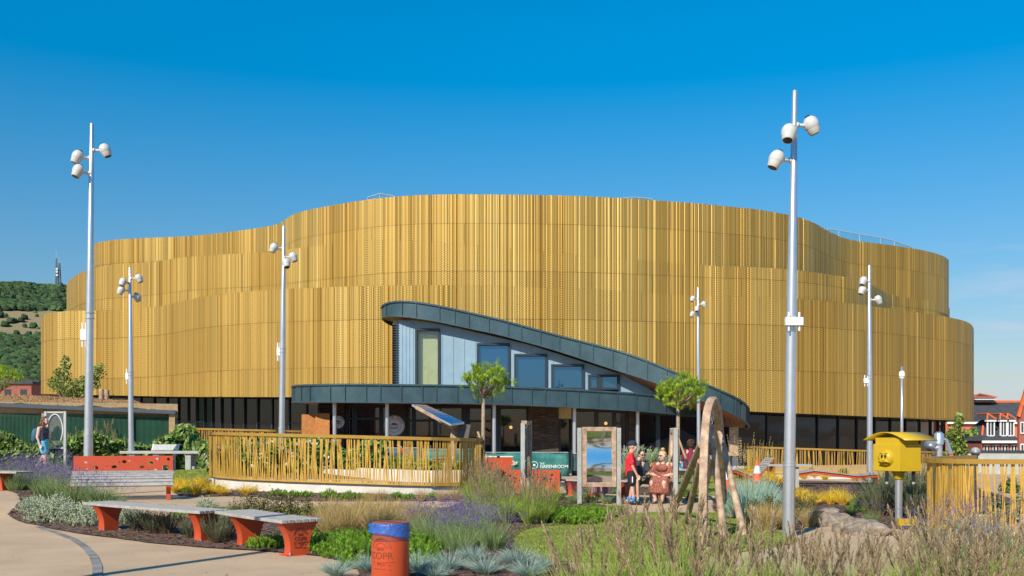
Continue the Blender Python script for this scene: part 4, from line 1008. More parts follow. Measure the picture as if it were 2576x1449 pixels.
for k, px in enumerate((1238, 1270)):
    Y = 37.5; c = GY(px, Y); o = thing('orange_planter', ('left' if k == 0 else 'right')+' one of two flared orange steel planters before the teal banner', 'planter', c, 'flared orange planters'); wd = .95/2
    mb = MB(); zt = W(px, 1150, Y).z; t = .62*wd; a = 1-.0
    mb.add([c+Vector((sx*t*f, sy*t*f, z)) for f, z in ((.62, 0), (1.0, zt-c.z)) for sx, sy in ((-1, -1), (1, -1), (1, 1), (-1, 1))], [(0, 1, 5, 4), (1, 2, 6, 5), (2, 3, 7, 6), (3, 0, 4, 7), (3, 2, 1, 0), (4, 5, 6, 7)]); mb.build('planter_body', M['orange'], o)
    mb = MB()
    for p, q in (((-1, -1), (1, -1)), ((1, -1), (1, 1)), ((1, 1), (-1, 1)), ((-1, 1), (-1, -1))): mb.bar((c.x+p[0]*t, c.y+p[1]*t, zt+.02), (c.x+q[0]*t, c.y+q[1]*t, zt+.02), .05, .04)
    mb.build('rim', M['concrete'], o)
# ================================================================ litter bin
cb = Vector((WX(982, 2500/231), 2500/231, 0)); rb = .205; zl = EYE-213/231; cb.z = gz(cb.x, cb.y)-.02
o = thing('litter_bin', 'round orange steel litter bin with a blue liner bag under its lid', 'bin', cb)
mb = MB(); H = zl-cb.z; mb.lathe(cb, [(rb*.97, 0), (rb*.97, .02), (rb, .03), (rb, H-.20)], n=48); bo = edges(mb.build('bin_body', M['orange'], o), 40)
mb = MB(); mb.lathe(cb, [(rb*.93, H-.2), (rb*.95, H-.17), (rb*.97, H-.015), (rb*.98, H-.01), (rb*.98, H)], n=48); lid = edges(mb.build('lid', mat('maroon_lid', (.30, .07, .05), .45, 0, var=.1), o), 40)
mb = MB()
for cx_, cy_, a_, b_ in ((-.05, .06, .085, .045), (.085, -.06, .055, .04)):
    pts = [cb+Vector((cx_+math.cos(t*math.pi/10)*a_, cy_+math.sin(t*math.pi/10)*b_, H+.002)) for t in range(20)]; mb.quad(*pts)
mb.build('slot', M['black'], lid)
mb = MB(); r4 = random.Random(2); n_ = 60; prof_h = [(-.008, .985), (-.02, 1.03), (-.045, 1.035), (-.08, 1.03), (-.115, 1.045), (-.130, 1.07), (-.148, 1.06), (-.155, 1.01)]
for dz, f in prof_h:
    for j in range(n_):
        a = 2*math.pi*j/n_; wv = .012*math.sin(a*5+dz*40)+.006*math.sin(a*13+dz*90); bul = .10*max(0, math.cos(a-R(185)))**6
        mb.v.append((cb.x+math.cos(a)*rb*(f+wv+bul), cb.y+math.sin(a)*rb*(f+wv+bul), cb.z+H+dz*(1+.25*math.sin(a+1))))
for i in range(len(prof_h)-1):
    for j in range(n_): a, b = i*n_+j, i*n_+(j+1) % n_; mb.f.append((a, b, b+n_, a+n_)); mb.m.append(0)
bag = mb.build('liner_bag', M['bagblue'], o, smooth=True)
# relief lettering wraps round the bin body
def wrap(ob, a0):
    for v in ob.data.vertices:
        x, z, dp = v.co.x, v.co.y, v.co.z; a = a0+x/rb; rr = rb+.001+dp
        v.co = (cb.x+math.cos(a)*rr, cb.y+math.sin(a)*rr, z)
def bintext(s, x, z, size):
    t = text('lettering', s, size, M['engrave'], (0, 0, 0), (0, 0, 0), bo, .003)
    me = t.data; b2 = bmesh.new(); b2.from_mesh(me); bmesh.ops.subdivide_edges(b2, edges=[e for e in b2.edges if e.calc_length() > .02], cuts=3); b2.to_mesh(me); b2.free()
    for v in me.vertices: v.co.x += x; v.co.y += z
    wrap(t, R(-90-24))
zc = cb.z+H
bintext('BAE', 0, zc-.275, .052); bintext('COPR', .0, zc-.350, .105); bintext('BAY', 0, zc-.432, .048)
def binlines():
    mb = MB()
    def st(x0, z0, x1, z1, w_=.0065):
        x0, x1, z0, z1 = x0*1.25, x1*1.25, zc-.345+(z0-zc+.345)*1.2, zc-.345+(z1-zc+.345)*1.2
        k = max(1, int(math.hypot(x1-x0, z1-z0)/.015))
        for t in range(k):
            a, b = t/k, (t+1)/k; mb.bar((x0+(x1-x0)*a, z0+(z1-z0)*a, 0), (x0+(x1-x0)*b, z0+(z1-z0)*b, 0), w_, .003, up=(0, 0, 1))
    c0 = zc-.285
    for k in range(20):
        a, b = math.pi*k/20, math.pi*(k+1)/20; st(.095*math.cos(a), c0+.095*math.sin(a), .095*math.cos(b), c0+.095*math.sin(b))
    for k in range(10):
        a = math.pi*(k+.5)/10; st(.066*math.cos(a), c0+.066*math.sin(a), .082*math.cos(a), c0+.082*math.sin(a), .006)
    for k in range(12):
        a, b = math.pi*k/12, math.pi*(k+1)/12; r_, q_ = (.055, .05) if k % 2 else (.05, .055); st(r_*math.cos(a), c0+r_*math.sin(a), q_*math.cos(b), c0+q_*math.sin(b))
    z = zc-.405; st(.05, z, .13, z); st(-.09, z, -.055, z); st(.05, z, .035, z-.025); st(.035, z-.025, .0, z-.035); st(.07, z-.025, .10, z-.033); st(-.08, z-.03, -.07, z-.02)
    st(-.07, z-.06, .05, z-.062); st(.07, z-.066, .10, z-.07)
    ob = mb.build('emblem', M['engrave'], bo); wrap(ob, R(-90-24))
binlines()
# ================================================================ gold railings
def railing(label, path, ztop, h, wallh, seed, bar=.02, pitch=.055, cap=.09, group='gold bar railings', wallz=None):
    """path: list of (x, y); ztop handrail height, h bar height, wall below"""
    P = [Vector(p) for p in path]
    for _ in range(3): P = [P[0]]+[(P[i-1]+P[i]*2+P[i+1])/4 for i in range(1, len(P)-1)]+[P[-1]]
    D = []
    for a, b in zip(P, P[1:]):
        k = max(1, int((b-a).length/.12))
        for t in range(k): D.append(a.lerp(b, t/k))
    D.append(P[-1])
    mp = D[len(D)//2]; zt = ztop if callable(ztop) else (lambda x, y: ztop)
    o = thing('gold_railing', label, 'railing', (mp.x, mp.y, gz(mp.x, mp.y)), group)
    S = [0]
    for a, b in zip(D, D[1:]): S.append(S[-1]+(b-a).length)
    def at(s):
        lo, hi = 0, len(S)-1
        if s >= S[-1]: return D[-1], (D[-1]-D[-2]).normalized()
        while hi-lo > 1:
            m = (lo+hi)//2
            if S[m] <= s: lo = m
            else: hi = m
        return D[lo].lerp(D[hi], (s-S[lo])/(S[hi]-S[lo])), (D[hi]-D[lo]).normalized()
    mb = MB(); k = int(S[-1]/.12); sec = []
    for i in range(k+1):
        p, t = at(S[-1]*i/k); n = Vector((t.y, -t.x)); z = zt(p.x, p.y)
        for sx, sz in ((-cap/2, 0), (cap/2, 0), (cap/2, -.075), (-cap/2, -.075)): mb.v.append((p.x+n.x*sx, p.y+n.y*sx, z+sz))
    for i in range(k):
        for j in range(4): a, b = i*4+j, i*4+(j+1) % 4; mb.f.append((a, b, b+4, a+4)); mb.m.append(0)
    mb.f += [(3, 2, 1, 0), (k*4, k*4+1, k*4+2, k*4+3)]; mb.m += [0, 0]
    mb.build('handrail', M['railcap'], o)
    r = random.Random(seed); mb = MB(); s = .02; lean = 0
    while s < S[-1]-.02:
        lean = r.choice((-1, 1))*r.uniform(0, .10) if r.random() < .75 else 0
        p, t = at(s); q, _ = at(min(S[-1], max(0, s+lean))); z = zt(p.x, p.y)
        mb.bar((p.x, p.y, z-h), (q.x, q.y, z-.07), bar, bar*.5, up=(t.y, -t.x, 0)); s += r.uniform(.72, 1.22)*pitch
    mb.build('bars', M['railgold'], o)
    mb = MB()
    for i in range(k): p, t = at(S[-1]*i/k); q, _ = at(S[-1]*(i+1)/k); mb.bar((p.x, p.y, zt(p.x, p.y)-h+.01), (q.x, q.y, zt(q.x, q.y)-h+.01), .03, .03)
    mb.build('bottom_rail', M['railgold'], o)
    if wallh:
        mb = MB()
        for i in range(k):
            p, t = at(S[-1]*i/k); q, t2 = at(S[-1]*(i+1)/k); n = Vector((t.y, -t.x, 0)); n2 = Vector((t2.y, -t2.x, 0)); a, b = Vector((p.x, p.y, 0)), Vector((q.x, q.y, 0))
            za, zb_ = zt(p.x, p.y)-h+.06, zt(q.x, q.y)-h+.06; ga, gb = gz(p.x, p.y)-.15, gz(q.x, q.y)-.15; o1, o2 = -.06, -.28
            A = [a+n*o1+Vector((0, 0, ga)), b+n2*o1+Vector((0, 0, gb)), b+n2*o1+Vector((0, 0, zb_)), a+n*o1+Vector((0, 0, za))]; B = [a+n*o2+Vector((0, 0, za)), b+n2*o2+Vector((0, 0, zb_)), b+n2*o2+Vector((0, 0, gb)), a+n*o2+Vector((0, 0, ga))]
            mb.quad(*A); mb.quad(A[3], A[2], B[1], B[0]); mb.quad(*B)
        mb.build('kerb_wall', M['concrete'], o)
    return o
def P2(px, Y): return (WX(px, Y), Y)
long_top = lambda x, y: EYE-(lerp_tab([(508, 1086), (860, 1094), (1215, 1103)], CX+x*FPX/y)[0]-HY)*y/FPX
railing('long curved gold railing on a pale kerb in the middle, before the cafe', [P2(560, 29), P2(520, 27.5), P2(508, 25.6), P2(515, 24.4), P2(560, 23.8), P2(680, 23.5), P2(860, 23.2), P2(1000, 22.9), P2(1120, 22.8), P2(1185, 23.2), P2(1208, 24), P2(1214, 25), P2(1215, 26.5), P2(1212, 28), P2(1200, 29.5)], long_top, 1.13, .2, 1, bar=.024, pitch=.041)
near_top = lambda x, y: EYE-(lerp_tab([(2325, 1152), (2576, 1155), (2900, 1162)], CX+x*FPX/y)[0]-HY)*min(y, 16.9)/FPX*1.0
railing('near gold railing curving out of the picture at the right edge', [P2(2450, 18.9), P2(2380, 18.2), P2(2340, 17.6), P2(2326, 17.1), P2(2325, 16.6), P2(2331, 16.2), P2(2350, 15.9), P2(2400, 15.6), P2(2480, 15.3), P2(2576, 15.1), P2(2720, 15.0), P2(2900, 15.2)], lambda x, y: 1.26, 1.18, .2, 4, bar=.024, pitch=.042, cap=.11)
fb_top = lambda x, y: EYE-(lerp_tab([(1870, 1122), (2180, 1132), (2390, 1136)], CX+x*FPX/y)[0]-HY)*y/FPX
railing('gold railing behind the yellow grasses on the right, before the arena glazing', [P2(1885, 48), P2(1872, 45), P2(1870, 43), P2(1885, 42), P2(1950, 41.4), P2(2060, 41.2), P2(2180, 41.2), P2(2300, 41.8), P2(2370, 42.6), P2(2392, 44), P2(2395, 46)], fb_top, 1.1, .2, 6, bar=.024, pitch=.075)
railing('far gold railing left of the cafe behind the lamp post', [P2(436, 42), P2(520, 40), P2(600, 39.5), P2(680, 39.6), P2(757, 40.5)], lambda x, y: EYE-(lerp_tab([(436, 1075), (757, 1083)], CX+x*FPX/y)[0]-HY)*y/FPX, .95, .2, 9, bar=.024, pitch=.075)
# long low garden wall behind the near right railing
def lowwall(label, pts, zt, th, m, cop=None):
    o = thing('garden_wall', label, 'wall', (pts[0][0], pts[0][1], gz(*pts[0]))); mb = MB()
    for a, b in zip(pts, pts[1:]): mb.bar((a[0], a[1], (zt+gz(*a))/2-.1), (b[0], b[1], (zt+gz(*b))/2-.1), th, zt-min(gz(*a), gz(*b))+.3)
    mb.build('wall', M[m], o)
    if cop:
        mb = MB()
        for a, b in zip(pts, pts[1:]): mb.bar((a[0], a[1], zt+.06), (b[0], b[1], zt+.06), th+.1, .12)
        mb.build('coping', M[cop], o)
    return o
lowwall('long grey parapet wall with dark coping below the red brick houses on the right', [P2(2392, 50), P2(2700, 48)], EYE-39*49/FPX, .4, 'concrete_grey', 'frame')
lowwall('curved pale seat wall behind the long gold railing', [P2(530, 30.5), P2(700, 28.6), P2(900, 27.9), P2(1080, 27.6), P2(1190, 28.3)], .62, .3, 'concrete')
# ================================================================ play frames
def mirrorframe(px, Y, yaw, label, w=1.0, z0=.42, z1=1.84, curved=True):
    c = GY(px, Y); ux = Vector((math.cos(yaw), math.sin(yaw), 0)); n = Vector((ux.y, -ux.x, 0)); o = thing('mirror_frame', label, 'mirror', c, 'distorting mirrors in timber frames')
    iw = .36*w
    for sgn in (-1, 1):
        mb = MB(); p = c+ux*sgn*.46*w; mb.box(p+Vector((0, 0, .9)), (.10, .10, 1.84), (ux, n)); po = mb.build('post', M['concrete_grey'], o); bevel(po, .008)
        b_ = MB()
        for z in (.5, .95, 1.5, 1.72): b_.cyl(p+n*.05+Vector((0, 0, z)), p+n*.062+Vector((0, 0, z)), .014, n=8)
        for z in (.75, 1.25, 1.66): b_.cyl(p+Vector((0, 0, z)), p-ux*sgn*.1*w+Vector((0, 0, z)), .012, n=8)
        b_.build('bolt', M['steel'], po)
    mb = MB(); a = .39*w
    for sgn in (-1, 1): mb.box(c+ux*sgn*(a-.045)+n*.01+Vector((0, 0, (z0+z1)/2)), (.105, .13, z1-z0), (ux, n))
    for z in (z0+.05, z1-.05): mb.box(c+n*.0+Vector((0, 0, z)), (2*a-.20, .12, .10), (ux, n))
    bevel(mb.build('timber_surround', M['timber'], o), .006)
    zz0, zz1 = z0+.10, z1-.10
    for side in (1, -1):
        m2 = MB(); K = 28
        for k in range(K+1):
            t = k/K; z = zz0+(zz1-zz0)*t
            pit = (-.055*math.sin((t-.5)*2*math.pi*1.0)*.5) if curved else 0                                    # wavy polished sheet
            for sx in (-1, 1): m2.v.append(tuple(c+ux*sx*(a-.097)+n*(side*(.012+pit+.02))+Vector((0, 0, z))))
        for k in range(K): q = k*2; m2.f.append((q, q+1, q+3, q+2) if side > 0 else (q+2, q+3, q+1, q)); m2.m.append(0)
        m2.build('mirror_sheet', M['mirror'], o, smooth=True)
    return o
mirrorframe(1507, 23.6, R(2), 'distorting mirror in a timber frame facing the camera, between two grey posts', 1.02)
mirrorframe(1324, 23.4, R(80), 'distorting mirror in a timber frame seen edge-on left of the facing one', 1.0, z0=.55, z1=1.88)
mirrorframe(1695, 23.6, R(86), 'distorting mirror in a timber frame seen edge-on beside the seated woman', 1.0, z0=.55, z1=1.80)
# clear panel with white oval
c = GY(139, 30.8); o = thing('perspex_play_panel', 'clear play panel with a white oval ring in an aluminium frame beside the walking woman', 'play panel', c)
s = 81.0; zt_ = EYE+65/s; zb_ = EYE-27/s
for px in (115, 164):
    mb = MB(); x = WX(px, 30.8); mb.box((x, 30.8, (zt_+c.z)/2), (.07, .07, zt_-c.z)); mb.build('post', M['steel_dull'], o)
mb = MB(); xa, xb = WX(118.5, 30.8), WX(160.5, 30.8)
for z in (zt_-.03, zb_): mb.box(((xa+xb)/2, 30.8, z), (xb-xa-.01, .06, .05))
mb.build('frame', M['steel_dull'], o)
mb = MB(); mb.box(((xa+xb)/2, 30.8, (zt_+zb_)/2), (xb-xa, .01, zt_-zb_)); mb.build('clear_sheet', M['perspex'], o)
mb = MB(); cc = Vector(((xa+xb)/2, 30.76, (zt_+zb_)/2)); pts = [cc+Vector((math.cos(t*math.pi/18)*.24, 0, math.sin(t*math.pi/18)*.48)) for t in range(37)]; mb.tube(pts, .014, 6); mb.build('oval_ring', M['white'], o)
# timber swing arches
def spline(pts, n=8):
    P = [Vector(p) for p in pts]; P = [P[0]*2-P[1]]+P+[P[-1]*2-P[-2]]; out = []
    for i in range(1, len(P)-2):
        for k in range(n):
            t = k/n; a, b, c_, d_ = P[i-1:i+3]; out.append(.5*((2*b)+(c_-a)*t+(2*a-5*b+4*c_-d_)*t*t+(3*b-a-3*c_+d_)*t**3))
    out.append(P[-2]); return out
def wpt(px, py, Y): return W(px, py, Y)
o = thing('timber_swing_arch', 'tall bent timber swing arch propped by round poles on the lawn', 'swing frame', GY(1795, 16.4))
def arch(pts, wd, th, name='arch'):
    S_ = spline(pts); mb = MB(); k = len(S_)
    for i, p in enumerate(S_):
        t = (S_[min(i+1, k-1)]-S_[max(i-1, 0)]).normalized(); sd = Vector((.35, .94, 0)).normalized(); nn = t.cross(sd).normalized(); sd = nn.cross(t)
        for a, b in ((-1, -1), (1, -1), (1, 1), (-1, 1)): mb.v.append(tuple(p+nn*a*wd/2+sd*b*th/2))
    for i in range(k-1):
        for j in range(4): a, b = i*4+j, i*4+(j+1) % 4; mb.f.append((a, b, b+4, a+4)); mb.m.append(0)
    mb.f += [(3, 2, 1, 0), (k*4-4, k*4-3, k*4-2, k*4-1)]; mb.m += [0, 0]
    q = mb.build(name, M['timber'], o); bevel(q, .01); return q
arch([wpt(1769, 1350, 15.7), wpt(1769, 1260, 15.75), wpt(1771, 1180, 15.85), wpt(1774, 1100, 16.0), wpt(1779, 1045, 16.15), wpt(1785, 1020, 16.3), wpt(1792, 1010, 16.5), wpt(1800, 1018, 16.8), wpt(1806, 1045, 17.1), wpt(1811, 1100, 17.6), wpt(1815, 1180, 18.3), wpt(1819, 1262, 19.0)], .13, .13)
for a, b, ra, rb_ in (((1696, 1278, 20.4), (1764, 1118, 16.1), .072, .064), ((1729, 1303, 18.0), (1762, 1160, 16.2), .058, .052), ((1868, 1330, 16.2), (1811, 1085, 17.4), .062, .05), ((1822, 1356, 15.8), (1789, 1070, 16.5), .062, .052), ((1776, 1232, 26), (1793, 1150, 18.6), .05, .05)):
    p, q = wpt(*a), wpt(*b); p = p+(p-q).normalized()*.15; mb = MB(); mb.tube([p, q], [ra, rb_], 14); pr = mb.build('prop', M['timber'], o); edges(pr)
    bo_ = MB()
    for f in (.15, .9):
        v = p.lerp(q, f); bo_.cyl(v+Vector((0, -ra, 0)), v+Vector((0, -ra-.015, 0)), .02, n=8)
    bo_.build('bolt', M['steel'], pr)
mb = MB(); tp = wpt(1799, 1030, 16.4)
for k in range(9): c = tp+Vector((.02*math.sin(k), .25+.02*k, -.06*k-.03)); mb.tube([c+Vector((math.cos(t*1.257)*.018, 0, math.sin(t*1.257)*.03)) for t in range(6)], .006, 5)
mb.build('chain', M['steel'], o)
mb = MB(); mb.cyl(wpt(1749.5, 1130, 18.5), wpt(1749.5, 1240, 18.5), .006, n=5); mb.build('hanging_rope', M['concrete_grey'], o)
# ================================================================ yellow listening box with a relief face
s = 134.0; Yb = FPX/s; base = GY(2261, Yb); o = thing('yellow_listening_box', 'yellow hooded box with a moulded face on a steel post', 'listening post', base)
mb = MB(); mb.cyl(base-Vector((0, 0, .1)), W(2261, 1180, Yb), .068, n=24); edges(mb.build('post', M['steel'], o))
th_ = R(34); fx = Vector((math.cos(th_), math.sin(th_), 0))      # long side runs to the right and away
zb_, zt_ = EYE-85/s, EYE-17/s
cor = Vector((WX(2263, Yb-.25), Yb-.25, 0)); X_ = Vector((.985, .17, 0)); Yv = Vector((-.60, .80, 0))        # front corner, right face, left face
Lr, Ll = .435, .55
mb = MB(); A = cor; B = cor+X_*Lr; C = B+Yv*Ll; D = A+Yv*Ll
mb.prism([Vector((p.x, p.y, zb_)) for p in (A, B, C, D)], (0, 0, zt_-zb_)); bx = mb.build('box_body', M['yellow'], o); bevel(bx, .008, 2)
mb = MB(); mb.prism([Vector((p.x, p.y, zt_)) for p in (A+X_*.02+Yv*.03, B-X_*.02+Yv*.03, C-X_*.02-Yv*.03, D+X_*.02-Yv*.03)], (0, 0, .12)); mb.build('hood_support', M['yellow'], o)
mb = MB(); ctr = (A+B+C+D)/4; K = 18; wv = .60
for k in range(K+1):
    t = k/K; a = (t-.5)*2; zz = zt_+.075+.15*math.cos(a*math.pi*.5)
    for sgn in (-1, 1): mb.v.append(tuple(ctr+Yv*(-a*.44)+X_*(sgn*.33)+X_*.06+Vector((0, 0, zz))))
for k in range(K): q = k*2; mb.f.append((q, q+1, q+3, q+2)); mb.m.append(0)
hd = mb.build('hood', M['yellow'], o, smooth=True); sm = hd.modifiers.new('s', 'SOLIDIFY'); sm.thickness = .014; sm.offset = 1
fn = Vector((-Yv.y, Yv.x, 0)); fn = fn if fn.dot(Vector((-1, -.5, 0))) > 0 else -fn; fc = A+Yv*Ll*.50; fc = Vector((fc.x, fc.y, (zb_+zt_)/2-.01))
def FP(u, v, d_=0): return fc-Yv*u+Vector((0, 0, v))+fn*d_
mb = MB(); n_ = 28; rings = []
for k in range(9):
    t = k/8; rr = .165*(1-.55*t); dd = .085*math.sin(t*math.pi/2)**.8
    rings.append([FP(math.cos(2*math.pi*j/n_)*rr, math.sin(2*math.pi*j/n_)*rr*1.0, dd) for j in range(n_)])
for r_ in rings: mb.v += [tuple(p) for p in r_]
for i in range(8):
    for j in range(n_): a, b = i*n_+j, i*n_+(j+1) % n_; mb.f.append((a, b, b+n_, a+n_)); mb.m.append(0)
mb.f.append(tuple(8*n_+j for j in range(n_))); mb.m.append(0); mb.build('face_dome', M['yellow'], bx, smooth=True)
mb = MB()
for u in (-.035, .035): mb.ball(FP(u, .035, .085), .022, sc3=(1, 1, 1.6))
mb.build('eye', M['black'], bx)
mb = MB(); mb.ball(FP(0, -.03, .10), .035, n=12, sc3=(1, 1, .8)); mb.build('nose', M['yellow'], bx, smooth=True)
mb = MB()
for sgn in (-1, 1): mb.tube([FP(0, -.062, .10), FP(sgn*.06, -.055, .095), FP(sgn*.115, -.085, .07)], [.022, .026, .008], 10)
mb.build('moustache', M['yellow'], bx, smooth=True)
mb = MB()
for sgn in (-1, 1): mb.tube([FP(sgn*.02, .085, .09), FP(sgn*.055, .10, .09), FP(sgn*.085, .09, .08)], .008, 6)
mb.build('eyebrow', M['yellow'], bx)
mb = MB(); c = W(2261, 1187, Yb); c.z = zb_-.16; mb.lathe(c, [(.075, 0), (.085, .02), (.10, .10), (.135, .165)], n=24); col = mb.build('collar', M['yellow'], o, smooth=True)
for px, y_, r_ in ((2231, Yb-.02, .033), (2298, Yb-.1, .034)):
    mb = MB(); p = W(px, 1186, y_); p.z = zb_+.005; mb.cyl(p-Vector((0, 0, .20)), p, r_, n=14); h_ = mb.build('handle_grip', M['black'], o); mb = MB(); mb.cyl(p-Vector((0, 0, .245)), p-Vector((0, 0, .2)), r_*.8, n=14); mb.build('grip_end', M['steel_dull'], h_)
# horn tubes behind the near right railing
c = GY(2362, 22); o = thing('speaking_horn_post', 'grey metal post with two horns and a lever behind the near gold railing', 'play post', c); s = FPX/22
mb = MB(); t = W(2361, 1086, 22); mb.tube([c, Vector((c.x, 22, t.z-.28))], [.075, .07], 16); mb.tube([Vector((c.x, 22, t.z-.28)), Vector((c.x, 22, t.z-.05)), Vector((c.x, 22, t.z))], [.10, .10, .05], 16); edges(mb.build('post', M['steel'], o), 50)
mb = MB(); q = W(2344, 1122, 21.9); mb.tube([Vector((c.x, 22, q.z-.05)), Vector((c.x-.12, 21.95, q.z-.06)), q+Vector((0, 0, -.02))], [.045, .045, .05], 12); mb.lathe(q, [(.05, -.02), (.07, .05), (.13, .12)], axis=(-.7, -.7, .15), n=18); mb.build('horn', M['steel'], o, smooth=True)
mb = MB(); p = W(2380, 1105, 22); mb.bar((c.x+.03, 22, t.z-.15), p, .04); mb.bar(p, W(2393, 1143, 21.8), .055); mb.build('lever', M['steel'], o); mb = MB(); mb.cyl(W(2393, 1143, 21.8), W(2394, 1150, 21.8), .045, n=10); mb.build('lever_tip', M['coneorange'], o)
c = GY(2452, 24); o = thing('horn_mouth_post', 'round metal horn mouth on a dark stand below the red brick houses', 'play post', c)
mb = MB(); q = W(2452, 1136, 24); mb.lathe(q+Vector((.1, .15, 0)), [(.03, -.02), (.05, .06), (.10, .2), (.115, .21)], axis=(-.45, -.85, -.05), n=22); mb.build('horn', M['steel_dull'], o, smooth=True); mb = MB(); mb.cyl(c, Vector((c.x+.1, 24.15, q.z)), .05, n=10); mb.build('stand', M['black'], o)
# ================================================================ solar shelter behind the long railing
Yp = 26.2; base = GY(1108, Yp); o = thing('solar_lectern', 'leaning timber post carrying a tilted blue solar panel behind the long gold railing', 'solar panel', base)
mb = MB(); a, b = Vector((WX(1112, Yp), Yp, base.z-.1)), W(1148, 1076, Yp); 
for k in range(4): mb.bar(a+Vector((.055*k-.08, 0, 0)), b+Vector((.055*k-.08, 0, 0)), .05, .16, up=(0, 1, 0))
mb.build('post', M['timber'], o)
mb = MB(); mb.bar(W(1046, 1024, Yp-.15), W(1141, 1076, Yp-.15), .06, .09); mb.build('beam', M['timber'], o)
pa, pb, pc, pd = W(1036, 1017, Yp+.9), W(1134, 1067, Yp-.7), W(1168, 1062, Yp-.3), W(1072, 1019, Yp+1.3)
mb = MB(); mb.prism([pa, pb, pc, pd], (0, 0, -.05)); mb.build('panel_tray', M['steel_dull'], o)
def lp(u, v): return pa.lerp(pb, u).lerp(pd.lerp(pc, u), v)
mb = MB()
for i in range(8):
    for j in range(4): mb.quad(*[lp(u, v)+Vector((0, 0, .006)) for u, v in (((i+.04)/8, (j+.05)/4), ((i+.96)/8, (j+.05)/4), ((i+.96)/8, (j+.95)/4), ((i+.04)/8, (j+.95)/4))])
mb.build('solar_cells', M['solar'], o)
mb = MB(); mb.prism([W(1151, 1067, Yp-.2), W(1147, 1108, Yp-.2), W(1177, 1108, Yp-.2), W(1184, 1068, Yp-.2)], (0, .5, 0)); mb.build('housing', mat('brown_grey_housing', (.10, .09, .08), .7), o)
# ================================================================ windbreak banners
def banner(px0, px1, yt, yb, Y0, Y1, label, m, words=()):
    c = GY((px0+px1)/2, (Y0+Y1)/2); o = thing('windbreak_banner', label, 'banner', c, 'fabric windbreaks round the cafe terrace'); mb = MB(); K = 24
    for k in range(K+1):
        t = k/K; px = px0+(px1-px0)*t; Y = Y0+(Y1-Y0)*t; sag = .02*math.sin(t*math.pi*3)
        for j in range(5): p = W(px, yt+(yb-yt)*j/4, Y); mb.v.append((p.x, p.y+.04*math.sin(t*9+j)+.02*math.sin(t*31), p.z-sag*(1-j/4)))
    for k in range(K):
        for j in range(4): a = k*5+j; mb.f.append((a, a+1, a+6, a+5)); mb.m.append(0)
    fo = mb.build('fabric', M[m], o, smooth=True); sm_ = fo.modifiers.new('s', 'SOLIDIFY'); sm_.thickness = .006
    for px, Y in ((px0, Y0), (px1, Y1)):
        mb = MB(); p = W(px, yt-2, Y); mb.cyl((p.x, Y, gz(p.x, Y)), p, .03, n=10); mb.build('post', M['black'], o)
    mb = MB(); mb.cyl(W(px0, yt-1, Y0), W(px1, yt-1, Y1), .015, n=6); mb.build('top_rail', M['steel_dull'], o)
    for wd, px, py, sz, Y in words: text('lettering', wd, sz, M['text_white'], W(px, py, Y-.1), (R(90), 0, math.atan2(Y1-Y0, WX(px1, Y1)-WX(px0, Y0))), fo, .002, align='LEFT')
    return o
banner(1207, 1431, 1139, 1200, 43, 43, 'teal fabric windbreak lettered THE GREENROOM before the cafe stonework', 'teal', [('THE', 1358, 1166, .11, 43), ('GREENROOM', 1358, 1174, .20, 43), ('GREENROOM', 1230, 1165, .20, 43)])
bo_ = [q for q in bpy.data.objects if q.name.startswith('windbreak_banner')][0]; fo = bo_.children[0]
mb = MB(); c = W(1344, 1170, 42.88); mb.tube([c+Vector((math.cos(t*math.pi/10)*.15, 0, math.sin(t*math.pi/10)*.15)) for t in range(21)], .012, 5); mb.ball(c, .05, sc3=(1, .2, 1)); mb.build('round_logo', M['text_white'], fo)
mb = MB(); mb.prism([W(1290, 1157, 42.88), W(1301, 1167, 42.88), W(1290, 1172, 42.88)], (0, -.006, 0)); mb.build('pale_pennant', mat('pale_orange_patch', (.50, .30, .18), .7), fo)
banner(1060, 1204, 1131, 1193, 43.5, 43, 'teal windbreak with pale patches seen through the right half of the long railing', 'teal')
banner(940, 1056, 1128, 1190, 44, 43.6, 'dark teal windbreak with white lettering behind the lounger through the railing', 'tealdark', [('GREENSTO', 945, 1160, .22, 43.7)])
banner(1440, 1640, 1142, 1198, 44, 44.5, 'dark teal windbreak behind the seated couple', 'tealdark')
banner(1650, 1840, 1148, 1205, 45, 46, 'dark windbreak along the cafe glazing behind the timber arch', 'tealdark', [('GREENROOM', 1812, 1177, .22, 45.4)])
# ================================================================ picnic tables, mast table, cones
def conctable(px0, px1, Y, h, label):
    a, b = WX(px0, Y), WX(px1, Y); g0 = gz((a+b)/2, Y); c = Vector(((a+b)/2, Y, g0)); o = thing('picnic_table', label, 'table', c, 'long pale picnic tables'); w_ = b-a; zt = h
    mb = MB(); mb.box((c.x, Y, zt-.05), (w_, .75, .09)); bevel(mb.build('table_top', M['concrete_grey'], o), .01)
    for f in (-.36, -.05, .36):
        lg = MB(); x = c.x+w_*f
        for sy in (-.22, .22): lg.box((x, Y+sy, (zt+g0)/2-.06), (.18, .14, zt-g0-.1))
        lg.box((x, Y, zt-.16), (.19, .6, .14)); lg.build('leg', M['concrete_grey'], o)
    return o
conctable(312, 507, 33.5, EYE-34*33.5/FPX, 'long pale picnic table before the hedge left of the gold railing')
c = GY(415, 35.5); o = thing('park_seat', 'pale slatted seat back showing over the picnic table', 'seat', c); mb = MB(); s = 35.5/FPX
z0, z1 = EYE-33*s, EYE-18*s; xa, xb = WX(382, 35.5), WX(447, 35.5)
for k in range(6): z = z0+(z1-z0)*(k+.5)/6; mb.box(((xa+xb)/2, 35.5+.03*k, z), (xb-xa, .02, .022))
for x in (xa, xb): mb.bar((x, 35.5, z0-.02), (x, 35.68, z1+.02), .03)
mb.build('backrest', M['white'], o); 
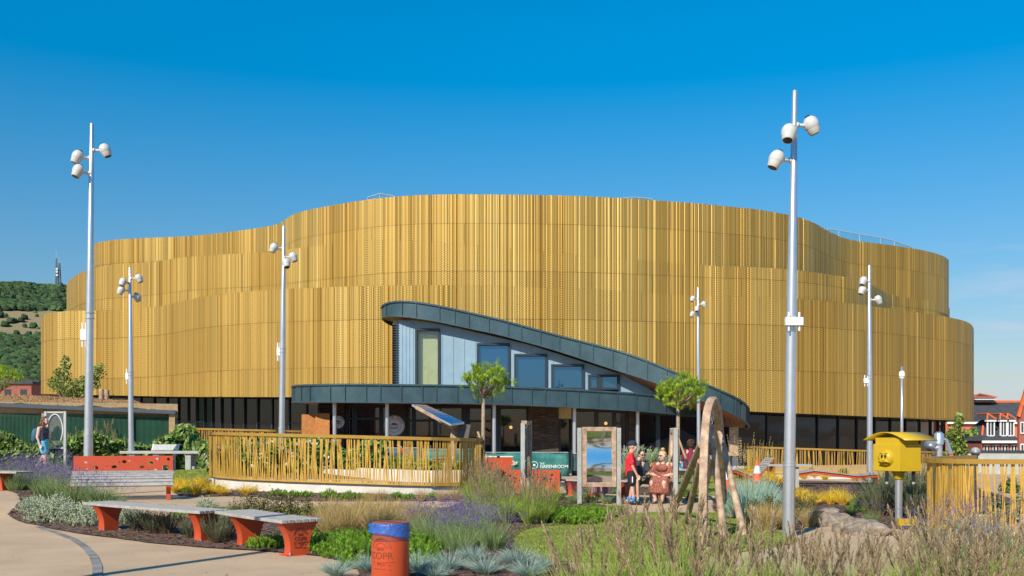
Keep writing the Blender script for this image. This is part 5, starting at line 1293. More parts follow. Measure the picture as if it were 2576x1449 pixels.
for x in (xa+.1, xb-.1): mb = MB(); mb.bar((x, 35.5, gz(x, 35.5)), (x, 35.5, z0+.02), .05); mb.build('leg', M['concrete_grey'], o)
c = GY(1997, 29.5); o = thing('standing_table', 'grey pedestal table half hidden behind the nearest lamp post', 'table', c); zt = EYE-70*29.5/FPX
mb = MB(); xa, xb = WX(1925, 29.5), WX(2036, 29.5); mb.box(((xa+xb)/2, 29.5, zt), (xb-xa, .6, .05)); mb.build('table_top', M['concrete_grey'], o)
mb = MB(); mb.box((WX(1999, 29.5), 29.5, (zt+c.z)/2-.03), (.14, .4, zt-c.z-.05)); mb.build('leg', M['concrete_grey'], o)
def cone(px, py, Y, label, hh=.95):
    c = GY(px, Y); o = thing('traffic_cone', label, 'traffic cone', c, 'traffic cones'); H = hh
    mb = MB(); mb.box(c+Vector((0, 0, .02)), (.36, .36, .04)); mb.build('base', M['black'], o)
    for nm, a, b, m_ in (('cone_body', 0, .38, 'coneorange'), ('reflective_band', .38, .74, 'white'), ('cone_tip', .74, 1, 'coneorange')):
        mb = MB(); r = lambda t: .14*(1-t)+.035; mb.lathe(c+Vector((0, 0, .04)), [(r(a), a*H), (r(b), b*H)], n=20); edges(mb.build(nm, M[m_], o))
cone(1828, 1237, 26.5, 'orange and white traffic cone right of the timber arch'); cone(1905, 1210, 33, 'orange traffic cone under the raised lounger backrest', .7)
# yellow floor marker near the hooded box
c = GY(2278, 17.6); o = thing('yellow_marker', 'small yellow and blue block low in front of the hooded box post', 'marker', c); mb = MB(); mb.box(c+Vector((0, 0, .1)), (.28, .1, .12)); mb.build('cap', M['yellow'], o); mb = MB(); mb.box(c+Vector((.03, 0, .01)), (.18, .1, .06)); mb.build('foot', M['bagblue'], o)
# ================================================================ shed with a sedum roof
o = thing('green_roof_shed', 'low shed with sedum roof, timber posts and dark green panels at the left', 'shed', GY(200, 37))
YL, YR = 38.0, 41.0
def sp(px): t = (px+60)/500; return YL+(YR-YL)*t
def eave(px): return W(px, lerp_tab([(-60, 1016), (441, 1037)], px)[0], sp(px))
mb = MB(); a, b = eave(-60), eave(441); mb.bar(a-Vector((0, 0, .0)), b, .12, .15); bk = Vector((-2.6, 5.5, 0)); mb.bar(b, b+bk, .12, .15); mb.build('eaves_board', M['shedgrey'], o)
K = 40; mb = MB(); ridge = .50
for i in range(K+1):
    for j in range(9):
        u, v = i/K, j/8; p = a.lerp(b, u)+bk*v; hump = ridge*math.sin(min(1, v*1.15)*math.pi/2)*min(1, (1-u)*5.5+.02)+.07
        mb.v.append((p.x, p.y, p.z+hump+noise.noise(Vector((p.x*1.5, p.y*1.5, 0)))*.07))
for i in range(K):
    for j in range(8): q = i*9+j; mb.f.append((q, q+9, q+10, q+1)); mb.m.append(0)
sed = mat('sedum_roof', (.20, .17, .05), .95, var=.35, vscale=2.2, bump=1, bscale=18, col2=(.38, .20, .09))
ro = mb.build('sedum_roof', sed, o, smooth=True)
mb = MB(); r5 = random.Random(4)
for k in range(5000):
    u, v = r5.random(), r5.random(); i, j = int(u*K*.999), int(v*7.99); p = Vector(mb_ := (0, 0, 0)) if False else None
    q = a.lerp(b, u)+bk*v; hump = ridge*math.sin(min(1, v*1.15)*math.pi/2)*min(1, (1-u)*5.5+.02)+.07; z = q.z+hump+noise.noise(Vector((q.x*1.5, q.y*1.5, 0)))*.07; an = r5.random()*6.28
    mb.quad((q.x-.03*math.cos(an), q.y-.03*math.sin(an), z-.01), (q.x+.03*math.cos(an), q.y+.03*math.sin(an), z-.01), (q.x+r5.uniform(-.03, .03), q.y+r5.uniform(-.03, .03), z+r5.uniform(.01, .055)))
sd_ = mb.build('sedum_tufts', mat('sedum_tuft', (.24, .20, .055), .9, var=.3, vscale=1.4, island=.4, col2=(.42, .21, .10)), ro); tag(sd_, kind='stuff')
dirv = (b-a).normalized(); ang = math.atan2(dirv.y, dirv.x); gb = .2
def shedbox(name, px0, px1, zt, zb, m, off=.35, dep=.08):
    p, q = eave(px0), eave(px1); mb = MB(); c = (p+q)/2; mb.box((c.x, c.y+off, (zt+zb)/2), (Vector((q.x-p.x, q.y-p.y)).length, dep, zt-zb), ang); return mb.build(name, M[m], o)
ez = min(a.z, b.z)
for a_, b_ in ((-60, 99), (113, 322), (332, 421)): shedbox('panel', a_, b_, ez-.22, .78, 'shutter', .26)
for a_, b_ in ((99.5, 112.5), (322.5, 331.5), (421.5, 436)): shedbox('post', a_, b_, ez+.0, .2, 'stake', .16, .2)
shedbox('top_batten_rail', -60, 441, ez+.35, ez-.22, 'stake', .28, .06); shedbox('bottom_batten_rail', -60, 436, .78, .62, 'stake', .26, .06)
mb = MB(); p, q = eave(-60), eave(421); k = 150
for i in range(k):
    f = i/k; v = p.lerp(q, f); mb.bar((v.x, v.y+.20, .70), (v.x, v.y+.20, ez-.1), .02)
for z in (.9, 1.2, 1.6, 2.0): mb.bar((p.x, p.y+.19, z), (q.x, q.y+.19, z), .012)
mb.build('wire_grille', M['shutter'], o)
mb = MB(); mb.box(((a.x+b.x)/2-1.7, (a.y+b.y)/2+3.6, 1.3), ((b-a).length-.6, 5, 2.4), ang); mb.build('rear_wall', M['interior'], o)
for k, px in enumerate((255, 269)):
    Y = 47; c = GY(px, Y); q = thing('timber_bollard', ('left' if k == 0 else 'right')+' one of the two round timber posts rising behind the shed roof', 'post', c, 'round timber posts behind the shed'); mb = MB(); t = W(px, 979+k, Y); mb.tube([c, t-Vector((0, 0, .05)), t], [.11, .11, .09], 14); mb.build('post_shaft', M['timber'], q)
# ================================================================ brick houses on the right
HYd = 130; o = thing('slate_roofed_hall', 'long hall with dark slate roof, red ridge and small roof lantern on the far right', 'building', W(2520, 1130, HYd))
k = HYd/FPX; xa, xb = WX(2380, HYd), WX(2760, HYd); ze = EYE+38*k; zr = EYE+91*k
mb = MB(); mb.box(((xa+xb)/2, HYd+4, ze/2-1), (xb-xa, 8, ze+2)); mb.build('wall', M['brick'], o)
mb = MB(); mb.quad((xa, HYd-.3, ze), (xb, HYd-.3, ze), (xb, HYd+4, zr), (xa, HYd+4, zr)); mb.quad((xb, HYd+8.3, ze), (xa, HYd+8.3, ze), (xa, HYd+4, zr), (xb, HYd+4, zr)); rf = mb.build('roof', M['slate'], o)
mb = MB(); mb.bar((xa, HYd+4, zr+.08), (xb, HYd+4, zr+.08), .4, .3); mb.build('ridge_tiles', M['redtile'], rf)
mb = MB(); mb.bar((xa, HYd-.35, ze-.1), (xb, HYd-.35, ze-.1), .2, .25); mb.build('gutter', M['white'], rf)
cx_ = WX(2502, HYd); mb = MB(); mb.box((cx_, HYd+4, zr+.45), (2.7, 2.7, .35)); mb.build('lantern_base', M['white'], rf)
mb = MB(); mb.box((cx_, HYd+4, zr+.2), (2.5, 2.5, .4)); mb.build('lantern_louvre', M['frame'], rf)
mb = MB(); ap = Vector((cx_, HYd+4, EYE+113*k)); q = [Vector((cx_+a*1.55, HYd+4+b*1.55, zr+.63)) for a, b in ((-1, -1), (1, -1), (1, 1), (-1, 1))]
for i in range(4): mb.quad(q[i], q[(i+1) % 4], ap)
lr = mb.build('lantern_roof', M['slate'], rf); mb = MB()
for i in range(4): mb.bar(q[i], ap, .22, .16); mb.bar(q[i], q[(i+1) % 4], .12, .1)
mb.build('hip_tiles', M['redtile'], lr)
H2 = 105; k = H2/FPX; o = thing('dormered_brick_house', 'red brick house with white dormers and red hips in front of the slate hall', 'house', W(2515, 1130, H2))
xa, xb = WX(2469, H2), WX(2564, H2); z1 = EYE-9*k; z2 = EYE+5*k; z3 = EYE+52*k
mb = MB(); mb.box(((xa+xb)/2, H2+3.5, z1/2-1), (xb-xa, 7, z1+2)); wl = mb.build('wall', M['brick_dark'], o)
mb = MB(); mb.quad((xa-.2, H2-.5, z1), (xb+.2, H2-.5, z1), (xb-.1, H2+1.1, z2), (xa+.6, H2+1.1, z2)); mb.quad((xa+.6, H2+1.1, z2), (xb-.1, H2+1.1, z2), (xb-.1, H2+3.6, z3), (xa+2.0, H2+3.6, z3)); mb.quad((xa-.2, H2-.5, z1), (xa+.6, H2+1.1, z2), (xa+.6, H2+6, z2), (xa-.2, H2+7, z1)); mb.quad((xa+.6, H2+1.1, z2), (xa+2, H2+3.6, z3), (xa+.6, H2+6, z2)); rf = mb.build('roof', M['slate'], o)
mb = MB(); mb.bar((xa-.2, H2-.55, z1-.1), (xb+.2, H2-.55, z1-.1), .15, .25); mb.build('gutter', M['white'], rf)
mb = MB(); mb.bar((xa+.6, H2+1.1, z2), (xa+2, H2+3.6, z3), .2, .14); mb.bar((xa+2, H2+3.6, z3), (xb, H2+3.6, z3), .22, .16); mb.build('ridge_tiles', M['redtile'], rf)
for px in (2492, 2524, 2542):
    x = WX(px, H2+.9); d_ = MB(); zb_, zt_ = z2-.05, EYE+41*(H2+.9)/FPX; w_ = .62 if px < 2500 else .55
    for sx in (-1, 1): d_.box((x+sx*(w_/2+.04), H2+.9, (zb_+zt_)/2), (.10, .25, zt_-zb_))
    d_.box((x, H2+.9, zt_+.03), (w_+.4, .5, .2)); d_.box((x, H2+.9, zb_), (w_, .25, .1)); d_.box((x, H2+.86, (zb_+zt_)/2), (.06, .1, zt_-zb_)); dm = d_.build('dormer', M['white'], rf)
    g = MB(); g.box((x, H2+.93, (zb_+zt_)/2), (w_, .04, zt_-zb_-.05)); g.build('window', M['frame'], dm)
    r_ = MB(); zc_ = zt_+.14; r_.quad((x-.5, H2+.6, zc_), (x+.5, H2+.6, zc_), (x, H2+1.5, zc_+.62)); r_.quad((x-.5, H2+.6, zc_), (x, H2+1.5, zc_+.62), (x, H2+4, zc_+.62), (x-.5, H2+4, zc_)); r_.quad((x+.5, H2+.6, zc_), (x+.5, H2+4, zc_), (x, H2+4, zc_+.62), (x, H2+1.5, zc_+.62)); r_.build('dormer_roof', M['slate'], dm)
    t_ = MB(); t_.bar((x-.5, H2+.6, zc_+.05), (x, H2+1.5, zc_+.68), .16, .12); t_.bar((x+.5, H2+.6, zc_+.05), (x, H2+1.5, zc_+.68), .16, .12); t_.bar((x, H2+1.5, zc_+.68), (x, H2+4, zc_+.68), .18, .12); t_.build('hip_tiles', M['redtile'], dm)
for i in range(8):
    x = WX(2478+i*11.3+(i % 2)*-3, H2); f = MB(); zc_ = EYE-28*k; f.box((x, H2-.02, zc_), (.30, .1, .75)); fo = f.build('window', M['white'], wl); g = MB(); g.box((x, H2-.08, zc_+.05), (.2, .02, .5)); g.build('pane', M['frame'], fo)
H3 = 92; k = H3/FPX; o = thing('gabled_brick_house', 'dark red brick gable with white windows at the right edge', 'house', W(2590, 1130, H3)); xa, xb = WX(2563, H3), WX(2680, H3)
xm = (xa+xb)/2; zt_ = EYE+52*k; zp = EYE+260*k
mb = MB(); mb.prism([(xa, H3, -1), (xb, H3, -1), (xb, H3, zt_), (xm, H3, zp), (xa, H3, zt_)], (0, .3, 0)); wl = mb.build('wall', M['brick_dark'], o)
mb = MB(); mb.bar((xa-.1, H3-.1, zt_), (xm, H3-.1, zp), .3, .2); mb.bar((xm, H3-.1, zp), (xb, H3-.1, zt_), .3, .2); mb.build('verge', M['redtile'], o)
mb = MB(); mb.quad((xa-.1, H3, zt_+.1), (xm, H3, zp+.1), (xm, H3+.3, zp+.1), (xa-.1, H3+.3, zt_+.1)); mb.quad((xm, H3, zp+.1), (xb+.1, H3, zt_+.1), (xb+.1, H3+.3, zt_+.1), (xm, H3+.3, zp+.1)); mb.build('roof', M['slate'], o)
for px in (2573, 2600):
    for zc_ in (EYE+24*k, EYE-31*k):
        f = MB(); x = WX(px, H3); f.box((x, H3-.04, zc_), (.5, .12, 1.1)); fo = f.build('window', M['white'], wl); g = MB()
        for dx in (-.11, .11): g.box((x+dx, H3-.11, zc_), (.16, .02, .9))
        g.build('pane', M['frame'], fo)
# brick terraces behind the camera, seen only as reflections in the glazing
def terrace(x0, x1, y, h, label):
    o = thing('brick_terrace', label, 'building', ((x0+x1)/2, y, 0), 'brick terraces across the street'); mb = MB(); mb.box(((x0+x1)/2, y-4, h/2), (x1-x0, 8, h)); wl = mb.build('wall', M['brick'], o)
    n = int((x1-x0)/3.5)
    for i in range(n):
        for z in (1.8, 4.8, 7.6):
            if z > h-1: continue
            x = x0+(i+.5)*(x1-x0)/n; f = MB(); f.box((x, y+.02, z), (1.4, .1, 1.6)); fo = f.build('window', M['white'], wl); g = MB(); g.box((x, y+.08, z), (1.15, .03, 1.35)); g.build('pane', M['frame'], fo)
    mb = MB(); mb.prism([(x0-.3, y+.4, h), (x0-.3, y-4, h+3), (x0-.3, y-8.4, h)], (x1-x0+.6, 0, 0)); mb.build('roof', M['slate'], o)
terrace(-75, -25, -60, 7, 'three storey brick terrace behind the viewer, mirrored in the left arena windows')
terrace(20, 75, -62, 7, 'brick terrace behind the viewer, mirrored in the right arena windows')
# ================================================================ plants
PM = {
 'lav_leaf': mat('lavender_foliage', (.20, .28, .10), .8, var=.2, island=.35, trans=.2), 'lav_flower': mat('lavender_flowers', (.14, .10, .24), .8, var=.2, island=.45),
 'fescue': mat('blue_fescue_blades', (.29, .40, .34), .8, var=.15, island=.4, trans=.15), 'santolina': mat('silver_foliage', (.40, .45, .30), .85, var=.15, island=.4, trans=.15),
 'mugo': mat('bright_pine_needles', (.19, .36, .025), .75, var=.25, island=.45, trans=.2), 'twig': mat('brown_twigs', (.16, .10, .06), .9, var=.2),
 'golden': mat('golden_blades', (.78, .56, .035), .7, var=.15, island=.35, trans=.25), 'greenblade': mat('green_grass_blades', (.27, .36, .06), .75, var=.2, island=.4, trans=.25),
 'plume': mat('brown_grass_plumes', (.46, .355, .21), .9, var=.2, island=.4, trans=.4), 'tanblade': mat('tan_grass_blades', (.46, .34, .13), .85, var=.2, island=.35, trans=.2),
 'lyme': mat('pale_teal_blades', (.33, .50, .40), .75, var=.12, island=.3, trans=.2), 'hedge': mat('hedge_leaves', (.12, .20, .03), .45, var=.3, island=.6, trans=.2),
 'rosemary': mat('rosemary_sprigs', (.13, .20, .09), .8, var=.2, island=.4, trans=.12), 'sage': mat('pale_green_sprigs', (.40, .52, .27), .8, var=.15, island=.3, trans=.15),
 'rose': mat('bronze_green_leaves', (.13, .14, .035), .6, var=.35, island=.6, trans=.2), 'petal': mat('pale_petals', (.62, .50, .50), .7, island=.3),
 'tree': mat('tree_leaves', (.20, .28, .055), .55, var=.25, island=.5, trans=.25), 'pine': mat('umbrella_pine_needles', (.34, .48, .035), .7, var=.3, island=.45, trans=.2)}
def rb(r, a, b): return r.uniform(a, b)
def sphere_pt(r, up=0):
    while True:
        v = Vector((rb(r, -1, 1), rb(r, -1, 1), rb(r, up, 1)))
        if .05 < v.length < 1: return v
def strip(mb, p, d, ln, w, droop, r, seg=3, tip=.15):
    """curved tapering blade"""
    sd = d.cross(Vector((0, 0, 1))); sd = sd.normalized() if sd.length > .01 else Vector((1, 0, 0))
    a = rb(r, 0, 3.14); sd = sd*math.cos(a)+sd.cross(d).normalized()*math.sin(a); k = len(mb.v); q = Vector(p); dd = Vector(d)
    for i in range(seg+1):
        t = i/seg; ww = w*(1-(1-tip)*t)/2; mb.v += [tuple(q-sd*ww), tuple(q+sd*ww)]
        q = q+dd*(ln/seg); dd = (dd+Vector((0, 0, -droop/seg))).normalized()
    for i in range(seg): a = k+2*i; mb.f.append((a, a+1, a+3, a+2)); mb.m.append(0)
    return q, dd
def leaf(mb, c, n, s, r, asp=1.6):
    n = Vector(n).normalized(); x, y = orth(n); a = rb(r, 0, 6.28); u = x*math.cos(a)+y*math.sin(a); v = n.cross(u); c = Vector(c)
    mb.quad(c-u*s*asp/2, c+v*s/2+n*s*.12, c+u*s*asp/2, c-v*s/2+n*s*.12)
def spike(mb, p, d, ln, w, r, k=5):
    """flower head: whorls of little faces round a stem"""
    x, y = orth(d); n = max(4, int(ln/.012)); 
    for i in range(n):
        t = i/n; a = i*2.4+rb(r, -.3, .3); ww = w*(1-.5*t)*rb(r, .7, 1.2); q = p+d*(ln*t); o_ = x*math.cos(a)+y*math.sin(a)
        mb.quad(q, q+o_*ww+d*.004, q+o_*ww*.9+d*.016, q+d*.012)
def dome(r, R_, H, up=0):
    v = sphere_pt(r, up); return Vector((v.x*R_, v.y*R_, abs(v.z)*H))
def k_lavender(r):
    lf, fl = MB(), MB()
    for i in range(260):
        a = rb(r, 0, 6.28); t = r.random()**.6; d = Vector((math.cos(a)*t*.75, math.sin(a)*t*.75, 1)).normalized(); p = Vector((math.cos(a), math.sin(a), 0))*.16*r.random()
        strip(lf, p, d, rb(r, .16, .32), .012, .2, r, 2)
    for i in range(105):
        a = rb(r, 0, 6.28); t = r.random()**.55; d = Vector((math.cos(a)*t*.95, math.sin(a)*t*.95, 1)).normalized(); p = Vector((math.cos(a), math.sin(a), 0))*.1*r.random()
        q, dd = strip(lf, p, d, rb(r, .36, .52), .005, .12, r, 3, .6); spike(fl, q, dd, rb(r, .04, .075), .0095, r)
    return [('foliage', lf, 'lav_leaf'), ('flower_spikes', fl, 'lav_flower')]
def k_fescue(r):
    lf = MB()
    for i in range(520):
        a = rb(r, 0, 6.28); t = r.random()**.6*1.5; d = Vector((math.cos(a)*t, math.sin(a)*t, 1)).normalized(); strip(lf, Vector((math.cos(a), math.sin(a), 0))*.05*r.random(), d, rb(r, .16, .27), .005, .7, r, 3, .2)
    return [('blades', lf, 'fescue')]
def k_santolina(r):
    lf, tw = MB(), MB()
    for i in range(190):
        v = dome(r, .34, .34); v = v*(.62+.38*r.random()**.3/max(.3, (v.length/.34))**.5); d = (v+Vector((0, 0, .12))).normalized()
        for j in range(13): q = v+d*(-.05+.011*j)+Vector((rb(r, -.012, .012), rb(r, -.012, .012), 0)); leaf(lf, q, sphere_pt(r, -1), .018, r, 1.5)
    for i in range(16): a = rb(r, 0, 6.28); tw.tube([(0, 0, 0), (math.cos(a)*.15, math.sin(a)*.15, .13)], [.008, .004], 4)
    return [('foliage', lf, 'santolina'), ('stems', tw, 'twig')]
def needles(mb, p, d, ln, r, n=26, nl=.045, w=.0035):
    x, y = orth(d)
    for i in range(n):
        t = i/n; a = i*2.4; q = p+d*(ln*t); dd = (d*.75+(x*math.cos(a)+y*math.sin(a))*.75).normalized(); s = dd.cross(d).normalized()*w
        mb.quad(q-s, q+s, q+dd*nl+s*.3, q+dd*nl-s*.3)
def k_mugo(r):
    lf, tw = MB(), MB()
    for i in range(120):
        v = dome(r, .42, .36); v = v.normalized()*(v.length**.35)*.50; v.z *= .72; v *= rb(r, .72, 1.05); d = (v.normalized()*.7+Vector((rb(r, -.2, .2), rb(r, -.2, .2), .8))).normalized()
        needles(lf, v-d*.05, d, rb(r, .09, .15), r, 34, .048, .0045)
        if i % 3 == 0: tw.tube([(v.x*.1, v.y*.1, 0), tuple(v*.6), tuple(v)], [.012, .008, .004], 5, False)
    return [('needles', lf, 'mugo'), ('branches', tw, 'twig')]
def k_golden(r):
    lf = MB()
    for i in range(230):
        a = rb(r, 0, 6.28); t = r.random()**.7*1.1; d = Vector((math.cos(a)*t, math.sin(a)*t, 1)).normalized(); strip(lf, Vector((math.cos(a), math.sin(a), 0))*.07*r.random(), d, rb(r, .22, .42), .010, 1.0, r, 4, .15)
    return [('blades', lf, 'golden')]
def plume(mb, p, d, ln, w, r, dens=1):
    n = int(80*dens*ln/.3); x, y = orth(d)
    for i in range(n):
        t = r.random(); a = rb(r, 0, 6.28); ww = w*math.sin(math.pi*(t*.85+.12))*rb(r, .25, 1); o_ = x*math.cos(a)+y*math.sin(a); q = p+d*ln*t+Vector((0, 0, -.06*t*t*ln)); e = q+o_*ww+d*rb(r, .02, .05); s = d.cross(o_)*rb(r, .0014, .003)
        mb.quad(q-s, q+s, e+s, e-s)
def grassstalks(r, n, H, spread, pw, pl, nb, bh, dens=1, bw=.012):
    lf, pl_ = MB(), MB()
    for i in range(nb):
        a = rb(r, 0, 6.28); t = r.random()**.7*.62; d = Vector((math.cos(a)*t, math.sin(a)*t, 1)).normalized(); strip(lf, Vector((math.cos(a), math.sin(a), 0))*.09*r.random(), d, bh*rb(r, .6, 1.1), bw, .65, r, 4, .12)
    for i in range(n):
        a = rb(r, 0, 6.28); t = r.random()**.7*spread; d = Vector((math.cos(a)*t+.04, math.sin(a)*t, 1)).normalized()
        q, dd = strip(lf, Vector((math.cos(a), math.sin(a), 0))*.06*r.random(), d, H*rb(r, .48, .95), .006, .12, r, 4, .5); plume(pl_, q-dd*.03, dd, pl*rb(r, .75, 1.2), pw, r, dens)
    return lf, pl_
def k_feather(r):
    lf, p = grassstalks(r, 9, .84, .40, .040, .23, 190, .78, 1.3); return [('blades', lf, 'greenblade'), ('plumes', p, 'plume')]
def k_greenplume(r):
    lf, p = grassstalks(r, 22, .80, .35, .03, .22, 260, .60, 1, .014); return [('blades', lf, 'greenblade'), ('plumes', p, 'plume')]
def k_tan(r):
    lf = MB()
    for i in range(420):
        a = rb(r, 0, 6.28); t = r.random()**.7*.8; d = Vector((math.cos(a)*t, math.sin(a)*t, 1)).normalized(); strip(lf, Vector((math.cos(a), math.sin(a), 0))*.1*r.random(), d, rb(r, .25, .52), .0045, .45, r, 3, .5)
    return [('blades', lf, 'tanblade')]
def k_lyme(r):
    lf, st = MB(), MB()
    for i in range(240):
        a = rb(r, 0, 6.28); t = r.random()**.6*.7; d = Vector((math.cos(a)*t, math.sin(a)*t, 1)).normalized(); strip(lf, Vector((math.cos(a), math.sin(a), 0))*.2*r.random(), d, rb(r, .40, .75), .013, .35, r, 4, .2)
    for i in range(12):
        a = rb(r, 0, 6.28); d = Vector((math.cos(a)*.15, math.sin(a)*.15, 1)).normalized(); q, dd = strip(st, Vector((math.cos(a), math.sin(a), 0))*.15, d, rb(r, .75, .95), .006, .05, r, 2, .8); spike(st, q-dd*.1, dd, .2, .014, r)
    return [('blades', lf, 'lyme'), ('seed_stems', st, 'tanblade')]
def k_rosemary(r, m='rosemary'):
    lf, tw = MB(), MB()
    for i in range(70):
        a = rb(r, 0, 6.28); t = r.random()**.6*.8; d = Vector((math.cos(a)*t, math.sin(a)*t, 1)).normalized(); p = Vector((math.cos(a), math.sin(a), 0))*.15*r.random(); L_ = rb(r, .45, .85)
        needles(lf, p+d*L_*.25, d, L_*.75, r, 60, .034, .0042); tw.tube([tuple(p), tuple(p+d*L_*.9)], [.006, .003], 4, False)
    return [('sprigs', lf, m), ('stems', tw, 'twig')]
def k_sage(r):
    lf, tw = MB(), MB()
    for i in range(120):
        a = rb(r, 0, 6.28); t = r.random()**.6*.55; d = Vector((math.cos(a)*t, math.sin(a)*t, 1)).normalized(); p = Vector((math.cos(a), math.sin(a), 0))*.22*r.random(); L_ = rb(r, .5, .9)
        needles(lf, p+d*L_*.15, d, L_*.85, r, 46, .04, .009); tw.tube([tuple(p), tuple(p+d*L_*.9)], [.006, .003], 4, False)
    return [('sprigs', lf, 'sage'), ('stems', tw, 'twig')]
def k_rose(r):
    lf, tw = MB(), MB()
    for i in range(26):
        a = rb(r, 0, 6.28); t = r.random()*.8; d = Vector((math.cos(a)*t, math.sin(a)*t, 1)).normalized(); L_ = rb(r, .25, .62); q = d*L_; tw.tube([(0, 0, 0), tuple(q*.5+Vector((rb(r, -.03, .03), rb(r, -.03, .03), 0))), tuple(q)], [.006, .004, .002], 4, False)
        for j in range(26): c = q*rb(r, .2, 1.05)+sphere_pt(r, -1)*.07; leaf(lf, c, sphere_pt(r, -.3), rb(r, .02, .035), r)
    return [('leaves', lf, 'rose'), ('stems', tw, 'twig')]
def k_leafy(r):
    lf, tw = MB(), MB()
    for i in range(560): v = dome(r, .34, .5); leaf(lf, v*(.5+.5*r.random()**.4)+Vector((0, 0, .04)), (v+sphere_pt(r, -.2)*.2), rb(r, .045, .08), r)
    for i in range(8): a = i*.8; tw.tube([(0, 0, 0), (math.cos(a)*.15, math.sin(a)*.15, .35)], [.008, .003], 4, False)
    return [('leaves', lf, 'hedge'), ('stems', tw, 'twig')]
def k_flowering(r):
    p = k_leafy(r); fl = MB()
    for i in range(26):
        v = dome(r, .36, .54); v = v.normalized()*.42+Vector((0, 0, .1))
        for j in range(5): leaf(fl, v+sphere_pt(r, -1)*.02, sphere_pt(r, 0), .04, r, 1.1)
    return p+[('blossoms', fl, 'petal')]
KINDS = {'lavender': (k_lavender, 'lavender_bush', 'lavender'), 'fescue': (k_fescue, 'fescue_tuft', 'grass tuft'), 'santolina': (k_santolina, 'silver_shrub', 'shrub'), 'mugo': (k_mugo, 'dwarf_pine', 'shrub'), 'golden': (k_golden, 'golden_grass', 'grass tuft'),
         'feather': (k_feather, 'feather_grass', 'grass tuft'), 'greenplume': (k_greenplume, 'plumed_grass', 'grass tuft'), 'tan': (k_tan, 'tan_grass', 'grass tuft'), 'lyme': (k_lyme, 'lyme_grass', 'grass tuft'), 'rosemary': (k_rosemary, 'rosemary_bush', 'shrub'),
         'sage': (k_sage, 'sage_bush', 'shrub'), 'rose': (k_rose, 'rose_bush', 'shrub'), 'leafy': (k_leafy, 'laurel_bush', 'shrub'), 'flowering': (k_flowering, 'flowering_bush', 'shrub')}
PROTO = {}; RP = random.Random(77)
def plant(kind, loc, sc_, label, group, nv=3):
    fn, name, cat = KINDS[kind]; v = RP.randrange(nv); key = (kind, v); rz = RP.uniform(0, 6.28)
    if isinstance(sc_, (int, float)): s3 = (sc_, sc_, sc_*RP.uniform(.92, 1.08))
    else: s3 = sc_
    if key not in PROTO:
        o = local_thing(name, label, cat, loc, group, rz); o.scale = s3; PROTO[key] = o
        for nm, mb, m in fn(random.Random(sum(map(ord, kind))*3+v)):
            q = mb.build(nm, PM[m], o)
            if nm in ('flower_spikes', 'blossoms', 'plumes'): q['kind'] = 'stuff'
        return o
    return dup(PROTO[key], loc, rz, s3, label, group)
def row(kind, group, what, pts):
    """pts: (px, py, scale, where) - one individual plant each, on the ground where it is seen"""
    for px, py, s, where in pts:
        g = G(px, py) if py < 1449 else G(px, py, 4.0); g.z += .01
        plant(kind, g, s, (what+' '+where)[:120], group)
ORD = 'first second third fourth fifth sixth seventh eighth ninth tenth eleventh twelfth thirteenth fourteenth fifteenth sixteenth seventeenth eighteenth nineteenth twentieth'.split()
def placelabels(got, per=11):
    """split a patch into rows by depth and count each row from the left"""
    got = sorted(got, key=lambda q: q[1]); nr = max(1, math.ceil(len(got)/per)); k = math.ceil(len(got)/nr); rows = [got[i*k:(i+1)*k] for i in range(nr)]
    nm = {1: ['only'], 2: ['front', 'back'], 3: ['front', 'middle', 'back'], 4: ['front', 'second', 'third', 'back'], 5: ['front', 'second', 'third', 'fourth', 'back'], 6: ['front', 'second', 'third', 'fourth', 'fifth', 'back']}[nr]
    P_, L_ = [], []
    for r_, rw in zip(nm, rows):
        for i, q in enumerate(sorted(rw, key=lambda q: q[0]/q[1])): P_.append(q); L_.append(((ORD[i] if i else 'leftmost')+', '+r_+' row:'))
    return P_, L_
def cluster(kind, group, what, n, poly, s, seed, rel, mind=.22):
    """n individual plants spread over a traced area of one bed"""
    r = random.Random(seed); P = [G(*p) for p in poly]; pp = [(p.x, p.y) for p in P]; x0, x1 = min(p[0] for p in pp), max(p[0] for p in pp); y0, y1 = min(p[1] for p in pp), max(p[1] for p in pp); got = []; t = 0
    while len(got) < n and t < 4000:
        t += 1; x, y = r.uniform(x0, x1), r.uniform(y0, y1)
        if inside(pp, x, y) and all((x-a)**2+(y-b)**2 > mind**2 for a, b in got): got.append((x, y))
    for (x, y), lb in zip(*placelabels(got)):
        plant(kind, Vector((x, y, gz(x, y)+.01)), s*r.uniform(.8, 1.2), lb+' '+what+' '+rel, group)
# -- left beds
cluster('lavender', 'lavender in the left bed', 'purple lavender', 46, [(20, 1232), (5, 1195), (120, 1190), (188, 1205), (200, 1262), (330, 1288), (150, 1268)], .95, 1, 'left of the orange-backed bench', .30)
row('lavender', 'lavender in the left bed', 'lavender bush', [(230, 1272, .9, 'right in front of the seat of the orange-backed bench'), (262, 1276, .9, 'before the middle of the orange-backed bench'), (292, 1280, .85, 'before the right half of the orange-backed bench'), (200, 1262, 1.0, 'at the left corner of the orange-backed bench')])
row('santolina', 'silver shrubs by the slatted benches', 'pale silver shrub', [(75, 1290, .8, 'at the left tip of the front bed'), (112, 1312, 1.05, 'second from the tip of the front bed'), (150, 1310, 1.15, 'in the front bed left of the benches'), (192, 1318, 1.05, 'just left of the long bench end'),
    (232, 1322, 1.1, 'under the left end of the long bench'), (262, 1312, 1.0, 'behind the first orange leg'), (305, 1318, .8, 'right of the first orange leg'), (330, 1302, .7, 'behind the long bench, middle'), (88, 1278, .7, 'rear of the front bed beside the path'), (520, 1283, .7, 'behind the join of the two flat benches'), (135, 1288, .95, 'behind the big silver shrubs')])
